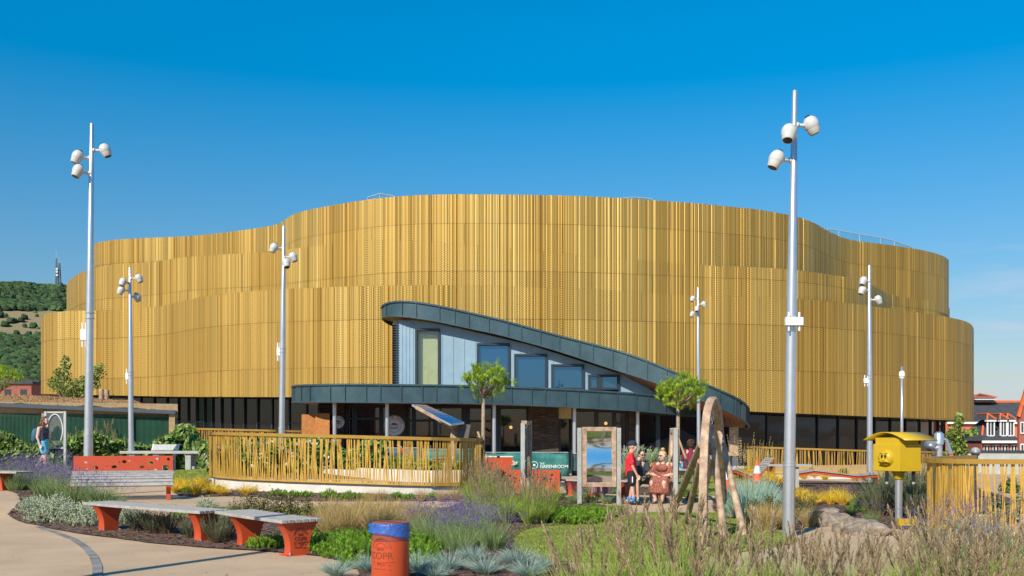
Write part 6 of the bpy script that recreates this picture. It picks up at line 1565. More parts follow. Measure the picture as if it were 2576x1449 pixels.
row('rosemary', 'dark shrubs under the benches', 'dark grey-green shrub', [(345, 1338, .55, 'in the shade of the long bench, left'), (385, 1345, .6, 'in the shade of the long bench, middle'), (420, 1345, .6, 'in the shade of the long bench, right'), (480, 1356, .55, 'beside the second orange leg'), (545, 1368, .6, 'between the two middle orange legs'), (570, 1360, .55, 'under the join of the benches')])
row('mugo', 'bright dwarf pines by the benches and bin', 'bright green dwarf pine', [(655, 1380, .62, 'under the nearest bench, left'), (690, 1378, .6, 'under the nearest bench, right'), (800, 1385, .75, 'just right of the nearest orange leg'), (835, 1393, .8, 'between nearest bench and bin, left'), (870, 1402, .85, 'between nearest bench and bin, middle'),
    (905, 1408, .9, 'left behind the orange bin'), (925, 1378, .9, 'behind the left edge of the bin'), (880, 1375, .85, 'rear row left of the bin'), (840, 1368, .75, 'rear row right of the nearest bench'), (1040, 1408, .9, 'right of the orange bin, front'), (1065, 1392, .85, 'right of the orange bin, rear'), (1035, 1375, .8, 'right behind the bin'), (790, 1362, .6, 'behind the end of the nearest bench'), (985, 1395, .9, 'hidden mostly behind the bin'), (890, 1430, .5, 'low at the path edge left of the bin'), (1080, 1418, .55, 'low in the bed right of the bin')])
row('fescue', 'blue fescue tufts in the front bed', 'blue-grey fescue tuft', [(845, 1452, 1.0, 'at the path edge left of the bin'), (925, 1440, 1.0, 'touching the left side of the bin'), (1052, 1440, 1.05, 'touching the right side of the bin'), (1132, 1438, 1.25, 'large, second right of the bin'), (1190, 1412, 1.05, 'upper of the pair right of the big tuft'), (1222, 1448, 1.15, 'at the picture bottom below the lawn corner'),
    (1302, 1425, 1.25, 'large, at the lower left corner of the lawn'), (1372, 1430, .7, 'small, furthest right near the lawn edge'), (1095, 1458, 1.0, 'cut by the picture bottom right of the bin'), (1330, 1456, 1.1, 'cut by the picture bottom below the lawn'), (1000, 1460, .8, 'hidden behind the foot of the bin')])
cluster('lavender', 'lavender right of the bin', 'tall lavender', 24, [(1050, 1352), (1085, 1330), (1180, 1332), (1235, 1352), (1250, 1385), (1170, 1400), (1105, 1378)], .86, 2, 'between bin and lawn', .24)
row('lavender', 'lavender by the mirror frame', 'small lavender bush', [(1465, 1262, .8, 'at the foot of the left grey post of the facing mirror'), (1490, 1266, .8, 'below the facing mirror'), (1440, 1268, .7, 'left of the facing mirror post'), (1525, 1268, .6, 'right below the facing mirror')])
cluster('tan', 'tan grasses behind the bin', 'tan dry grass tuft', 24, [(780, 1345), (800, 1305), (1060, 1300), (1100, 1320), (1000, 1352), (880, 1352)], .95, 3, 'behind the bin', .26)
row('rose', 'rose bushes behind the benches', 'dark leafed rose bush', [(620, 1305, .8, 'behind the join of the benches'), (660, 1310, .95, 'left of three behind the nearest bench'), (700, 1318, 1.0, 'middle of three behind the nearest bench'), (740, 1318, .95, 'right of three behind the nearest bench'), (780, 1312, .8, 'beside the tan grasses'), (590, 1298, .5, 'small, above the bench join')])
row('mugo', 'dwarf pines along the kerb wall', 'small dwarf pine', [(475, 1240, .5, 'by the golden grasses'), (700, 1248, .62, 'first along the pale kerb of the long railing'), (738, 1250, .5, 'second along the pale kerb'), (770, 1250, .5, 'third along the pale kerb'), (828, 1252, .62, 'fourth along the pale kerb'), (880, 1256, .62, 'fifth along the pale kerb'), (920, 1254, .4, 'sixth along the pale kerb'), (1000, 1254, .5, 'seventh along the pale kerb'), (1030, 1256, .5, 'eighth along the pale kerb'), (1088, 1252, .42, 'last along the pale kerb'), (550, 1235, .45, 'between two golden grass clumps'), (600, 1232, .35, 'right of the golden grasses')])
row('golden', 'golden grasses left of the railing', 'golden yellow grass clump', [(442, 1240, 1.0, 'nearest the orange-backed bench'), (468, 1235, .95, 'second from the orange-backed bench'), (492, 1246, 1.1, 'large, in front of the railing corner'), (515, 1228, .9, 'at the left foot of the railing'), (532, 1244, 1.05, 'right of the railing corner'), (560, 1246, .8, 'low, middle of the golden group'), (585, 1232, .8, 'behind the golden group'), (618, 1246, .9, 'right of the golden group'), (640, 1240, .6, 'last one before the dwarf pines'), (454, 1222, .8, 'rear left of the golden group'), (500, 1218, .7, 'rear at the railing corner')])
row('tan', 'thin tan grasses along the kerb', 'thin tan grass tuft', [(960, 1258, .55, 'along the middle of the pale kerb'), (1060, 1262, .6, 'right part of the pale kerb'), (1110, 1262, .6, 'near the right end of the pale kerb'), (1145, 1262, .7, 'at the right end of the pale kerb'), (930, 1262, .5, 'left of the middle of the pale kerb')])
# -- middle bed before the orange cut-out bench
cluster('greenplume', 'plumed grasses before the mirrors', 'plumed grass', 22, [(1175, 1300), (1190, 1262), (1300, 1262), (1380, 1285), (1390, 1318), (1300, 1325), (1210, 1322)], .78, 4, 'before the cut-out bench', .34)
row('greenplume', 'plumed grasses before the mirrors', 'large green grass clump', [(1215, 1245, 1.0, 'at the right end of the long railing'), (1240, 1262, .9, 'below the flared orange planters'), (1350, 1262, .8, 'right of the edge-on mirror'), (1330, 1322, .75, 'at the lawn edge left'), (1365, 1318, .75, 'at the lawn edge right'), (1190, 1270, .9, 'front right corner of the long railing')])
row('mugo', 'dwarf pines before the facing mirror', 'bright green dwarf pine', [(1405, 1312, .8, 'leftmost below the facing mirror'), (1430, 1318, .85, 'front left below the facing mirror'), (1465, 1318, .85, 'front middle below the facing mirror'), (1500, 1312, .85, 'front right below the facing mirror'), (1450, 1300, .8, 'rear below the facing mirror'), (1490, 1298, .8, 'rear middle below the facing mirror'), (1525, 1302, .7, 'right below the facing mirror'), (1550, 1290, .6, 'at the boy\'s path edge'), (1415, 1296, .7, 'rear left below the facing mirror')])
row('sage', 'pale sage behind the people', 'pale upright sage bush', [(1560, 1212, .8, 'behind the back of the boy in red'), (1612, 1212, 1.35, 'tall, between the boy and the seated woman'), (1640, 1212, 1.15, 'left of the seated woman'), (1665, 1210, .9, 'behind the seated woman'), (1545, 1215, .8, 'right of the facing mirror')])
row('leafy', 'green shrubs under the long bench', 'low green leafy shrub', [(1740, 1262, .5, 'under the propping pole of the arch'), (1765, 1248, .45, 'behind the arch'), (1730, 1250, .4, 'by the bench right end'), (1548, 1240, .35, 'under the long bench'), (1590, 1242, .35, 'under the bench behind the boy'), (1480, 1232, .35, 'under the bench left of the striped legs')])
# -- right beds
row('lyme', 'pale blue-green lyme grass', 'tall pale teal grass clump', [(1850, 1302, 1.0, 'right of the swing prop, front left'), (1878, 1306, 1.05, 'right of the swing prop, front'), (1905, 1304, 1.0, 'front right of the clump group'), (1865, 1282, 1.0, 'middle left of the clump group'), (1895, 1280, 1.05, 'centre of the clump group'), (1925, 1282, .95, 'right of the clump group'), (1915, 1262, .9, 'rear right of the clump group'), (1880, 1262, .9, 'rear of the clump group'), (1842, 1278, .8, 'beside the traffic cone'), (1945, 1292, .7, 'last one before the nearest lamp post')])
row('rose', 'bronze shrubs near the lamp post', 'bronze leafed shrub', [(1925, 1318, .85, 'left of the nearest lamp post'), (1945, 1312, .9, 'touching the nearest lamp post'), (1905, 1312, .7, 'before the teal grass'), (2012, 1318, .9, 'right foot of the nearest lamp post'), (2030, 1310, .8, 'between the lamp post and the boulders')])
row('tan', 'tan grasses by the lamp post', 'tan grass tuft', [(1900, 1330, .95, 'left foot of the nearest lamp post'), (1925, 1336, 1.0, 'front left of the nearest lamp post'), (1950, 1332, .9, 'just left of the nearest lamp post'), (2035, 1326, .8, 'right of the nearest lamp post'), (2050, 1322, .7, 'before the first boulder')])
row('golden', 'yellow grasses on the right', 'bright yellow grass clump', [(2022, 1262, 1.0, 'right of the nearest lamp post'), (2045, 1272, 1.0, 'second right of the nearest lamp post'), (2090, 1270, 1.05, 'left of the pair before the wavy lounger'), (2120, 1272, 1.1, 'right of the pair before the wavy lounger'), (2075, 1262, .9, 'behind the pair before the wavy lounger'), (2108, 1255, .85, 'by the front edge of the wavy lounger'), (2008, 1250, .9, 'beside the pedestal table leg'), (2142, 1268, .8, 'beside the lavender and small pine')])
row('golden', 'yellow grasses along the back railing', 'yellow grass clump', [(1885, 1200, 1.3, 'left foot of the back railing'), (1855, 1200, 1.2, 'beside the timber bay'), (1912, 1208, 1.3, 'behind the lounger backrest'), (1938, 1212, 1.35, 'right of the lounger backrest'), (1958, 1218, 1.3, 'left behind the nearest lamp post'), (2020, 1205, 1.2, 'behind the pedestal table'), (2045, 1205, 1.2, 'along the back railing, first'), (2075, 1208, .8, 'along the back railing, second'), (2150, 1210, .9, 'left of the second lamp post foot'), (2172, 1208, .9, 'at the second lamp post foot'), (2222, 1210, .9, 'right of the second lamp post foot'), (1870, 1212, 1.1, 'below the lounger seat'), (1835, 1206, .9, 'under the ramp tip')])
row('rosemary', 'rosemary by the yellow box', 'grey-green rosemary bush', [(2190, 1290, .85, 'left of the group by the yellow box'), (2215, 1300, 1.0, 'front left of the yellow box post'), (2240, 1285, 1.15, 'behind the left handle of the yellow box'), (2285, 1290, 1.3, 'right behind the yellow box post'), (2310, 1300, 1.2, 'between the yellow box post and the near railing'), (2275, 1270, 1.2, 'directly behind the yellow box post'), (2320, 1275, 1.2, 'at the left end of the near railing'), (2205, 1275, .9, 'rear left by the yellow box'), (2295, 1312, .8, 'low, right foot of the yellow box post'), (2400, 1280, 1.2, 'seen through the near railing'), (2378, 1290, 1.1, 'seen through the near railing bars, left')])
row('mugo', 'small pines by the boulders', 'small dark dwarf pine', [(2165, 1288, .8, 'left of the rosemary, above the boulders'), (2150, 1268, .6, 'by the yellow grass pair'), (2185, 1268, .7, 'under the second lamp post')])
row('lavender', 'lavender by the boulders', 'lavender sprig bush', [(2158, 1275, .8, 'between yellow grass and small pine'), (2190, 1318, .6, 'before the third boulder'), (2140, 1300, .5, 'above the second boulder')])
cluster('lavender', 'lavender at the lower right', 'lavender', 13, [(2330, 1420), (2360, 1378), (2600, 1378), (2640, 1470), (2340, 1470)], 1.0, 8, 'at the near gold railing foot', .26)
row('greenplume', 'grasses at the near railing foot', 'green plumed grass clump', [(2350, 1410, .8, 'at the left foot of the near railing'), (2440, 1400, .8, 'below the middle of the near railing'), (2530, 1410, .85, 'at the right foot of the near railing')])
row('leafy', 'shrubs inside the near railing', 'green shrub', [(2500, 1300, .9, 'seen through the near railing, middle'), (2560, 1310, 1.0, 'seen through the near railing, right'), (2540, 1240, .9, 'far inside the near railing')])
# tall feathery grasses in the foreground
r = random.Random(21); FG = []
for i in range(66):
    px = 1440+1150*r.random()**.84; Y = r.uniform(5.9, 8.6); x = WX(px, Y)
    if px < 1620: Y += .9; x = WX(px, Y)
    FG.append((x, Y, px))
FG.sort()
pxd = {(x, y): px for x, y, px in FG}
for (x, y), lb in zip(*placelabels([(x, y) for x, y, px in FG], 15)):
    px = pxd[(x, y)]; top = lerp_tab([(1440, 1300), (1520, 1290), (1600, 1262), (1720, 1275), (1850, 1300), (1980, 1330), (2100, 1345), (2250, 1335), (2330, 1305), (2430, 1325), (2600, 1320)], px)[0]
    hh = EYE-(top-HY)*y/FPX; plant('feather', Vector((x, y, 0)), max(.75, min(1.35, hh/1.02*r.uniform(.88, 1.02))), lb+ ' tall brown feathery grass in the right foreground', 'tall feathery grasses in the foreground', 4)
row('feather', 'brown plumed grasses behind the left lamp post', 'brown plumed grass clump', [(185, 1172, 1.35, 'left of the left lamp post'), (205, 1174, 1.4, 'touching the left of the left lamp post'), (245, 1174, 1.75, 'tall, just right of the left lamp post'), (265, 1172, 1.8, 'tallest, right of the left lamp post'), (290, 1172, 1.6, 'second right of the left lamp post'), (315, 1176, 1.2, 'by the picnic table end')])
row('feather', 'thin plumed grasses by the railing end', 'thin brown plumed grass', [(1225, 1250, .9, 'at the right end of the long railing'), (1200, 1262, .8, 'before the right end of the long railing'), (1262, 1268, .8, 'before the cut-out bench, left'), (1345, 1272, .85, 'before the cut-out bench, middle'), (1390, 1272, .7, 'before the cut-out bench, right')])
# -- hedge at the shed, plants inside the railing
def hedge(label, pts, h, dep, n, seed):
    c = pts[len(pts)//2]; o = thing('laurel_hedge', label, 'hedge', (c[0], c[1], gz(*c)), 'laurel hedges'); r = random.Random(seed); mb = MB(); tw = MB(); P = [Vector(p) for p in pts]; S = [0]
    for a, b in zip(P, P[1:]): S.append(S[-1]+(b-a).length)
    def at(s):
        for i in range(len(S)-1):
            if s <= S[i+1]: return P[i].lerp(P[i+1], (s-S[i])/(S[i+1]-S[i]))
        return P[-1]
    for i in range(n):
        s = r.random()*S[-1]; p = at(s); hh = h*(.78+.35*noise.noise(Vector((s*.9, seed, 0)))+.12*math.sin(s*2.1)); z = r.random()**.7*hh
        yy = (r.random()-.5)*dep*(1-.3*(z/hh)); g0 = gz(p.x, p.y)
        leaf(mb, (p.x+r.uniform(-.2, .2), p.y+yy, g0+z), Vector((r.uniform(-1, 1), -.8+r.uniform(-.6, .6), r.uniform(-.1, 1))), r.uniform(.08, .15), r, 1.9)
    for i in range(int(S[-1]/.5)):
        p = at(i*.5+.2); tw.tube([(p.x, p.y, gz(p.x, p.y)), (p.x+r.uniform(-.2, .2), p.y, gz(p.x, p.y)+h*.7)], [.02, .008], 5, False)
    mb.build('leaves', PM['hedge'], o); tw.build('stems', PM['twig'], o)
hedge('glossy laurel hedge in front of the green roofed shed', [P2(-80, 32.6), P2(120, 33.2), P2(330, 35.5), P2(440, 36.5)], 1.35, 1.0, 9000, 3)
hedge('laurel hedge between the shed and the far gold railing', [P2(430, 36.5), P2(470, 37), P2(508, 36)], 1.55, .9, 2200, 5)
hedge('dark leafy planting behind the long gold railing', [P2(525, 32), P2(650, 30.8), P2(800, 30.2), P2(960, 30.2)], 1.05, 1.2, 6500, 9)
hedge('low dark planting below the windbreaks behind the long railing', [P2(960, 30.2), P2(1080, 30.4), P2(1195, 31.5)], .45, 1.0, 2400, 12)
row('flowering', 'flowering bushes behind the railing', 'bush with pale blossoms', [(560, 1192, 1.5, 'behind the left end of the long railing'), (640, 1190, 1.6, 'behind the railing left of the third lamp post'), (690, 1188, 1.7, 'at the foot of the third lamp post'), (770, 1190, 1.6, 'behind the railing right of the third lamp post')])
row('rosemary', 'dark shrubs at the far left', 'dark green shrub', [(12, 1180, 1.35, 'at the left edge before the hedge'), (40, 1180, 1.1, 'right of the dark shrub at the left edge')])
row('leafy', 'climbers on the back railing', 'leafy climber', [(1885, 1196, 1.2, 'at the left end of the back railing'), (2040, 1200, .9, 'behind the back railing, left part'), (2120, 1200, .9, 'behind the back railing, middle')])
# -- boulders
def boulder(px, py, sx, sy, sz, seed, label, rz=0):
    g = G(px, py); b2 = bmesh.new(); bmesh.ops.create_icosphere(b2, subdivisions=4, radius=1); off = Vector((seed*3.1, seed*1.7, 0))
    for v in b2.verts:
        n = noise.noise(v.co*1.3+off)*.35+noise.noise(v.co*3.2+off)*.12+noise.noise(v.co*8+off)*.04; v.co *= 1+n; v.co.x *= sx; v.co.y *= sy; v.co.z *= sz
    me = bpy.data.meshes.new('boulder'); b2.to_mesh(me); b2.free(); me.materials.append(M['rock'])
    for p in me.polygons: p.use_smooth = True
    o = bpy.data.objects.new('boulder', me); COL.objects.link(o); o.location = g+Vector((0, 0, sz*.25)); o.rotation_euler = (0, 0, rz); tag(o, label, 'rock', 'grey boulders in the right bed')
boulder(2052, 1322, .32, .3, .20, 1, 'low grey boulder nearest the lamp post'); boulder(2105, 1322, .36, .28, .17, 2, 'long grey boulder left of the largest one', .3); boulder(2150, 1338, .36, .28, .18, 3, 'large pale boulder in the middle of the row', -.3)
boulder(2085, 1300, .25, .2, .15, 4, 'small boulder behind the long one'); boulder(2190, 1345, .35, .3, .17, 5, 'low boulder at the right end of the row'); boulder(2170, 1262, .22, .2, .2, 6, 'pale boulder beside the second lamp post and rosemary'); boulder(1358, 1262, .22, .2, .16, 7, 'round grey boulder among the plumed grasses')
# -- trees
def umbrella_pine(px, pb, Yt, top, ccx, ccy, cw, ch, seed, label, stakes=True):
    base = GY(pb, Yt); r = random.Random(seed); o = thing('umbrella_pine', label, 'tree', base, 'young umbrella pines'); s = FPX/Yt
    fork = W(*top, Yt); mb = MB(); m_ = base.lerp(fork, .5)+Vector((.04, 0, 0)); mb.tube([base-Vector((0, 0, .1)), m_, fork], [.065, .055, .04], 12)
    C = W(ccx, ccy, Yt); A = Vector((cw/2/s, cw/2/s*.9, ch/2/s)); tips = []
    for i in range(30):
        v = sphere_pt(r, -.7).normalized()*r.uniform(.6, .85); q = C+Vector((v.x*A.x, v.y*A.y, v.z*A.z)); mid_ = fork.lerp(q, .5)+Vector((0, 0, -.05)); mb.tube([fork, mid_, q], [.026, .016, .007], 6, False); tips.append(q)
    tr = mb.build('trunk', M['bark'], o, smooth=True); lf = MB()
    for i in range(360):
        v = sphere_pt(r, -1).normalized(); v *= r.uniform(.55, 1)**.5
        if v.z < -.1 and r.random() < .72: continue
        jag = 1+.55*noise.noise(v*2.9+Vector((seed, 0, 0))); q = C+Vector((v.x*A.x, v.y*A.y, v.z*A.z))*jag; d = (v*.5+Vector((0, 0, .7))+sphere_pt(r, -1)*.45).normalized()
        needles(lf, q-d*.08, d, .15, r, 34, .085, .0055)
    lf.build('crown', PM['pine'], o)
    return o, base, s
def stake(o, a, b):
    mb = MB(); mb.tube([a, b], .028, 9); mb.build('stake', M['stake'], o)
o, b_, s = umbrella_pine(1205, 1207, 26.0, (1216, 1000), 1225, 962, 108, 84, 1, 'young umbrella pine with stakes at the right end of the long railing')
stake(o, W(1243, 1208, 25.6), W(1202, 1086, 25.9)); stake(o, W(1190, 1200, 26.4), W(1215, 1086, 26)); mb = MB(); mb.tube([W(1199, 1098, 25.85), W(1209, 1104, 25.8), W(1216, 1098, 26.1)], .015, 6); mb.build('tie', M['black'], o)
o, b_, s = umbrella_pine(1700, 1697, 25.2, (1706, 1022), 1717, 990, 116, 84, 2, 'young umbrella pine with stakes behind the edge-on mirror by the seated woman')
stake(o, W(1741, 1196, 25), W(1699, 1082, 25.1)); stake(o, W(1680, 1230, 25.6), W(1688, 1080, 25.3)); mb = MB(); mb.tube([W(1686, 1090, 25.05), W(1696, 1094, 25), W(1703, 1087, 25.3)], .02, 6); mb.build('tie', M['black'], o)
umbrella_pine(0, -20, 46, (0, 985), 8, 952, 92, 54, 3, 'round pine crown cut by the left picture edge above the shed roof')
def leaftree(px, Y, crowns, trunks, n, ls, seed, label):
    base = GY(px, Y); r = random.Random(seed); o = thing('young_tree', label, 'tree', base, 'young leafy trees'); mb = MB(); s = FPX/Y
    for pts, r0 in trunks: P = [base]+[W(a, b, Y) for a, b in pts]; mb.tube(spline(P, 3) if len(P) > 2 else P, [max(.01, r0*(1-.85*i/(3*(len(P)-1) if len(P) > 2 else 1))) for i in range(len(spline(P, 3)) if len(P) > 2 else 2)], 6, False)
    tr = mb.build('trunk', M['bark'], o); lf = MB(); tot = sum(c[2]*c[3] for c in crowns)
    for cx_, cy_, rx, ry in crowns:
        C = W(cx_, cy_, Y)
        for i in range(int(n*rx*ry/tot)):
            v = sphere_pt(r, -1); q = C+Vector((v.x*rx/s, v.y*rx/s, v.z*ry/s))*(1+.2*noise.noise(v*3)); leaf(lf, q, sphere_pt(r, -.5), ls*r.uniform(.7, 1.3), r, 1.5)
    lf.build('crown', PM['tree'], o)
leaftree(165, 48, [(165, 915, 13, 22), (158, 945, 24, 22), (168, 972, 44, 22), (215, 965, 22, 22), (240, 940, 24, 16), (252, 925, 12, 12), (135, 962, 16, 16), (185, 985, 40, 16), (240, 965, 12, 18)], [([(160, 980), (160, 930), (165, 896)], .09), ([(180, 985), (215, 955), (255, 930)], .07), ([(150, 985), (132, 955)], .05)], 1300, .10, 5, 'young leafy tree before the left end of the arena, above the shed')
leaftree(2415, 27, [(2413, 1058, 12, 20), (2405, 1090, 22, 24), (2408, 1120, 22, 24), (2440, 1092, 16, 10), (2452, 1082, 8, 8), (2398, 1135, 16, 14), (2385, 1100, 10, 14), (2425, 1140, 12, 12)], [([(2402, 1130), (2404, 1085), (2412, 1045)], .04), ([(2410, 1115), (2435, 1095), (2456, 1080)], .03)], 900, .075, 6, 'young leafy tree between the arena corner and the brick houses')
# ================================================================ people
SK = mat('skin', (.56, .33, .24), .55, var=.06, bump=.02); SKL = mat('pale_skin', (.62, .38, .30), .55, var=.06)
def cloth(name, c, **k): return mat(name, c, .85, var=.14, vscale=9, bump=.25, bscale=14, **k)
def capsules(segs, balls):
    mb = MB()
    for p, q, r0, r1 in segs:
        p, q = Vector(p), Vector(q); mb.tube([p, q], [r0, r1], 12); mb.ball(p, r0, 12, m=8); mb.ball(q, r1, 12, m=8)
    for b in balls:
        c, r0, s3 = b; mb.ball(c, r0, 14, s3, 9)
    return mb
def fuse(mb, name, m, parent, vox, frame, smooth=2):
    """join overlapping limbs into one continuous surface"""
    ob = mb.build(name, m, None, smooth=True); md = ob.modifiers.new('r', 'REMESH'); md.mode = 'VOXEL'; md.voxel_size = vox; md.use_smooth_shade = True
    if smooth: sm_ = ob.modifiers.new('s', 'SMOOTH'); sm_.factor = .5; sm_.iterations = smooth
    dg = bpy.context.evaluated_depsgraph_get(); dg.update(); me = bpy.data.meshes.new_from_object(ob.evaluated_get(dg)); me.name = name
    bpy.data.objects.remove(ob); me.materials.clear(); me.materials.append(m)
    o = bpy.data.objects.new(name, me); COL.objects.link(o); o.parent = parent
    return o
def hand(segs, w, d, side, s=1, curl=.6, palm=None):
    """palm and five fingers: w wrist, d forearm direction"""
    d = Vector(d).normalized(); up = Vector(palm or (0, 0, 1)); x = d.cross(up).normalized(); n = x.cross(d).normalized(); w = Vector(w)
    for i in range(4): segs.append((w+x*(i-1.5)*.014*s, w+d*.075*s+x*(i-1.5)*.021*s, .013*s, .012*s))
    for i, ln in enumerate((.062, .072, .068, .052)):
        a = w+d*.08*s+x*(i-1.5)*.021*s; b = a+(d*math.cos(curl*.5)-n*math.sin(curl*.5))*ln*.5*s; c = b+(d*math.cos(curl*1.3)-n*math.sin(curl*1.3))*ln*.5*s; segs += [(a, b, .0095*s, .009*s), (b, c, .009*s, .0075*s)]
    a = w+d*.025*s+x*side*.028*s; b = a+(d*.7+x*side*.7)*.035*s; segs += [(a, b, .012*s, .010*s), (b, b+(d*.9+x*side*.1-n*.3).normalized()*.03*s, .010*s, .008*s)]
def head_parts(c, s=1, fwd=Vector((1, 0, 0)), fat=1):
    c = Vector(c); x = fwd.normalized(); y = Vector((-x.y, x.x, 0)).normalized(); z = x.cross(y)
    B = [(c+z*.02, .098*s, (.98, .84*fat, 1.12)), (c+x*.02-z*.055, .072*s, (1, .86*fat, 1)), (c+x*.058-z*.088, .032*s, (1, 1.1*fat, .8)), (c+x*.10-z*.012, .016*s, (1.1, .8, 1.5)), (c+x*.106-z*.024, .014*s, (1, 1.1, .8)), (c+x*.082-z*.058, .018*s, (.8, 1.5, .6))]
    for sg in (-1, 1): B += [(c+y*sg*.083*fat-z*.005, .024*s, (.9, .4, 1.3)), (c+y*sg*.035+x*.075-z*.03, .03*s, (1, 1, 1))]
    return B
def face_marks(c, parent, fwd=Vector((1, 0, 0)), shades=False):
    c = Vector(c); x = fwd.normalized(); y = Vector((-x.y, x.x, 0)).normalized(); z = x.cross(y); mb = MB()
    if shades:
        for sg in (-1, 1): mb.ball(c+x*.098+y*sg*.036+z*.012, .030, 12, (.45, 1, .85)); mb.bar(c+x*.09+y*sg*.06+z*.02, c+y*sg*.088+z*.02, .006)
        mb.bar(c+x*.105-y*.02+z*.018, c+x*.105+y*.02+z*.018, .006); mb.build('sunglasses', M['black'], parent)
    else:
        for sg in (-1, 1): mb.ball(c+x*.089+y*sg*.032+z*.008, .010, 8)
        mb.build('eye', M['black'], parent)
    mb = MB(); mb.tube([c+x*.094-y*.024-z*.060, c+x*.10-z*.058, c+x*.094+y*.024-z*.060], .005, 6); mb.build('mouth', mat('lips', (.42, .13, .11), .5), parent)
def person(label, loc, yaw, group='people in the park', sc_=1):
    o = local_thing('person', label, 'person', loc, group, yaw); o.scale = (sc_,)*3; return o
V = Vector
# local axes: +x the way the body faces, +y its left, z up.  Standing figure pieces
def torso(hip, chest, neck, w=1, deep=1, belly=0):
    hip, chest, neck = V(hip), V(chest), V(neck)
    S = [((hip.x, sg*.075*w, hip.z), (chest.x, sg*.10*w, chest.z), .10*deep, .095*deep) for sg in (-1, 1)]+[((chest.x, sg*.09*w, chest.z), (neck.x-.01, sg*.11*w, neck.z-.075), .095*deep, .058) for sg in (-1, 1)]
    S += [((neck.x, 0, neck.z-.10), neck+V((.015, 0, .04)), .06, .05), (hip, chest, .115*deep, .11*deep)]
    return S
def leg(h, k, a, toe, w=1):
    h, k, a, toe = map(V, (h, k, a, toe)); return [(h, k, .088*w, .056*w), (k, k.lerp(a, .35), .054*w, .056*w), (k.lerp(a, .35), a, .056*w, .034*w), (a, toe, .034, .028), (a, a+(a-toe)*.35, .034, .028)]
# 1 boy in red, standing, facing right
def boy():
    g = GY(1588, 23.6); o = person('boy in a red football shirt, black shorts and dark cap, standing', g, R(-8), sc_=1.06)
    hz = 1.30; hc = (.03, 0, hz); S = torso((0, 0, .78), (-.015, 0, 1.0), (-.005, 0, 1.19), .82, .82)
    for sg, kx, ax in ((1, .03, -.03), (-1, .02, .08)): S += leg((0, sg*.085, .74), (kx, sg*.10, .42), (ax-.02, sg*.12, .07), (ax+.13, sg*.14, .03), .80)
    for sg in (1, -1):
        sh, el, wr = V((-.01, sg*.175, 1.10)), V((-.01 if sg > 0 else .03, sg*.215, .87)), V((.09 if sg > 0 else .13, sg*.20, .67)); S += [(sh, el, .045, .036), (el, wr, .035, .024)]; hand(S, wr, wr-el, -sg, .85, .7, (0, -sg, 0))
    fuse(capsules(S, head_parts(hc, .95)), 'body', SK, o, .0085, None); face_marks(V(hc), o)
    T = torso((0, 0, .76), (-.015, 0, 1.0), (-.005, 0, 1.15), .86, .90); T = T[:-2]+[((0, 0, .70), (-.015, 0, 1.0), .135, .125), ((0, 0, 1.1), (0, 0, 1.15), .07, .062)]
    for sg in (1, -1): T += [((-.01, sg*.165, 1.10), (-.01 if sg > 0 else .01, sg*.205, .93), .062, .062)]
    sh = fuse(capsules(T, [((0, 0, .70), .13, (1, 1.12, .6))]), 'football_shirt', cloth('red_shirt', (.66, .015, .03)), o, .011, None)
    mb = MB(); mb.box((.03, -.235, .97), (.035, .01, .045)); mb.build('sleeve_badge', M['white'], sh)
    T = [((0, 0, .74), (0, 0, .66), .125, .12)]
    for sg, kx in ((1, .03), (-1, .02)): T += [((0, sg*.08, .70), (kx*.7, sg*.105, .50), .10, .095)]
    s2 = fuse(capsules(T, []), 'shorts', cloth('black_shorts', (.012, .012, .016)), o, .011, None); mb = MB(); mb.box((.03, -.196, .57), (.02, .012, .13)); mb.build('side_stripe', M['white'], s2)
    mb = MB()
    for sg, ax in ((1, -.05), (-1, .06)):
        f = MB(); f.tube([(ax-.05, sg*.12, .045), (ax+.03, sg*.13, .05), (ax+.14, sg*.145, .033)], [.045, .046, .036], 12); f.ball((ax+.15, sg*.147, .033), .034); f.ball((ax-.05, sg*.12, .045), .044); q = f.build('shoe', M['black'], o, smooth=True)
        f = MB(); f.tube([(ax-.01, sg*.12, .07), (ax-.01, sg*.118, .17)], [.040, .043], 12); f.build('sock', cloth('blue_sock', (.02, .22, .70)), o, smooth=True)
    c = V(hc); mb = MB(); mb.ball(c+V((-.005, 0, .045)), .108, 18, (1.02, .92, .92), 12); k = [i for i, v in enumerate(mb.v) if v[2] < c.z+.03]
    for i in k: mb.v[i] = (mb.v[i][0], mb.v[i][1], c.z+.03)
    cp = mb.build('cap', cloth('navy_cap', (.015, .025, .05)), o, smooth=True); mb = MB(); mb.add([(c.x+x, y, c.z+.055+z) for x, y, z in ((.07, -.07, 0), (.15, -.055, -.01), (.185, 0, -.012), (.15, .055, -.01), (.07, .07, 0))], [(0, 1, 2, 3, 4)]); pk = mb.build('cap_peak', cloth('olive_peak', (.10, .13, .08)), cp); q = pk.modifiers.new('s', 'SOLIDIFY'); q.thickness = .012
boy()
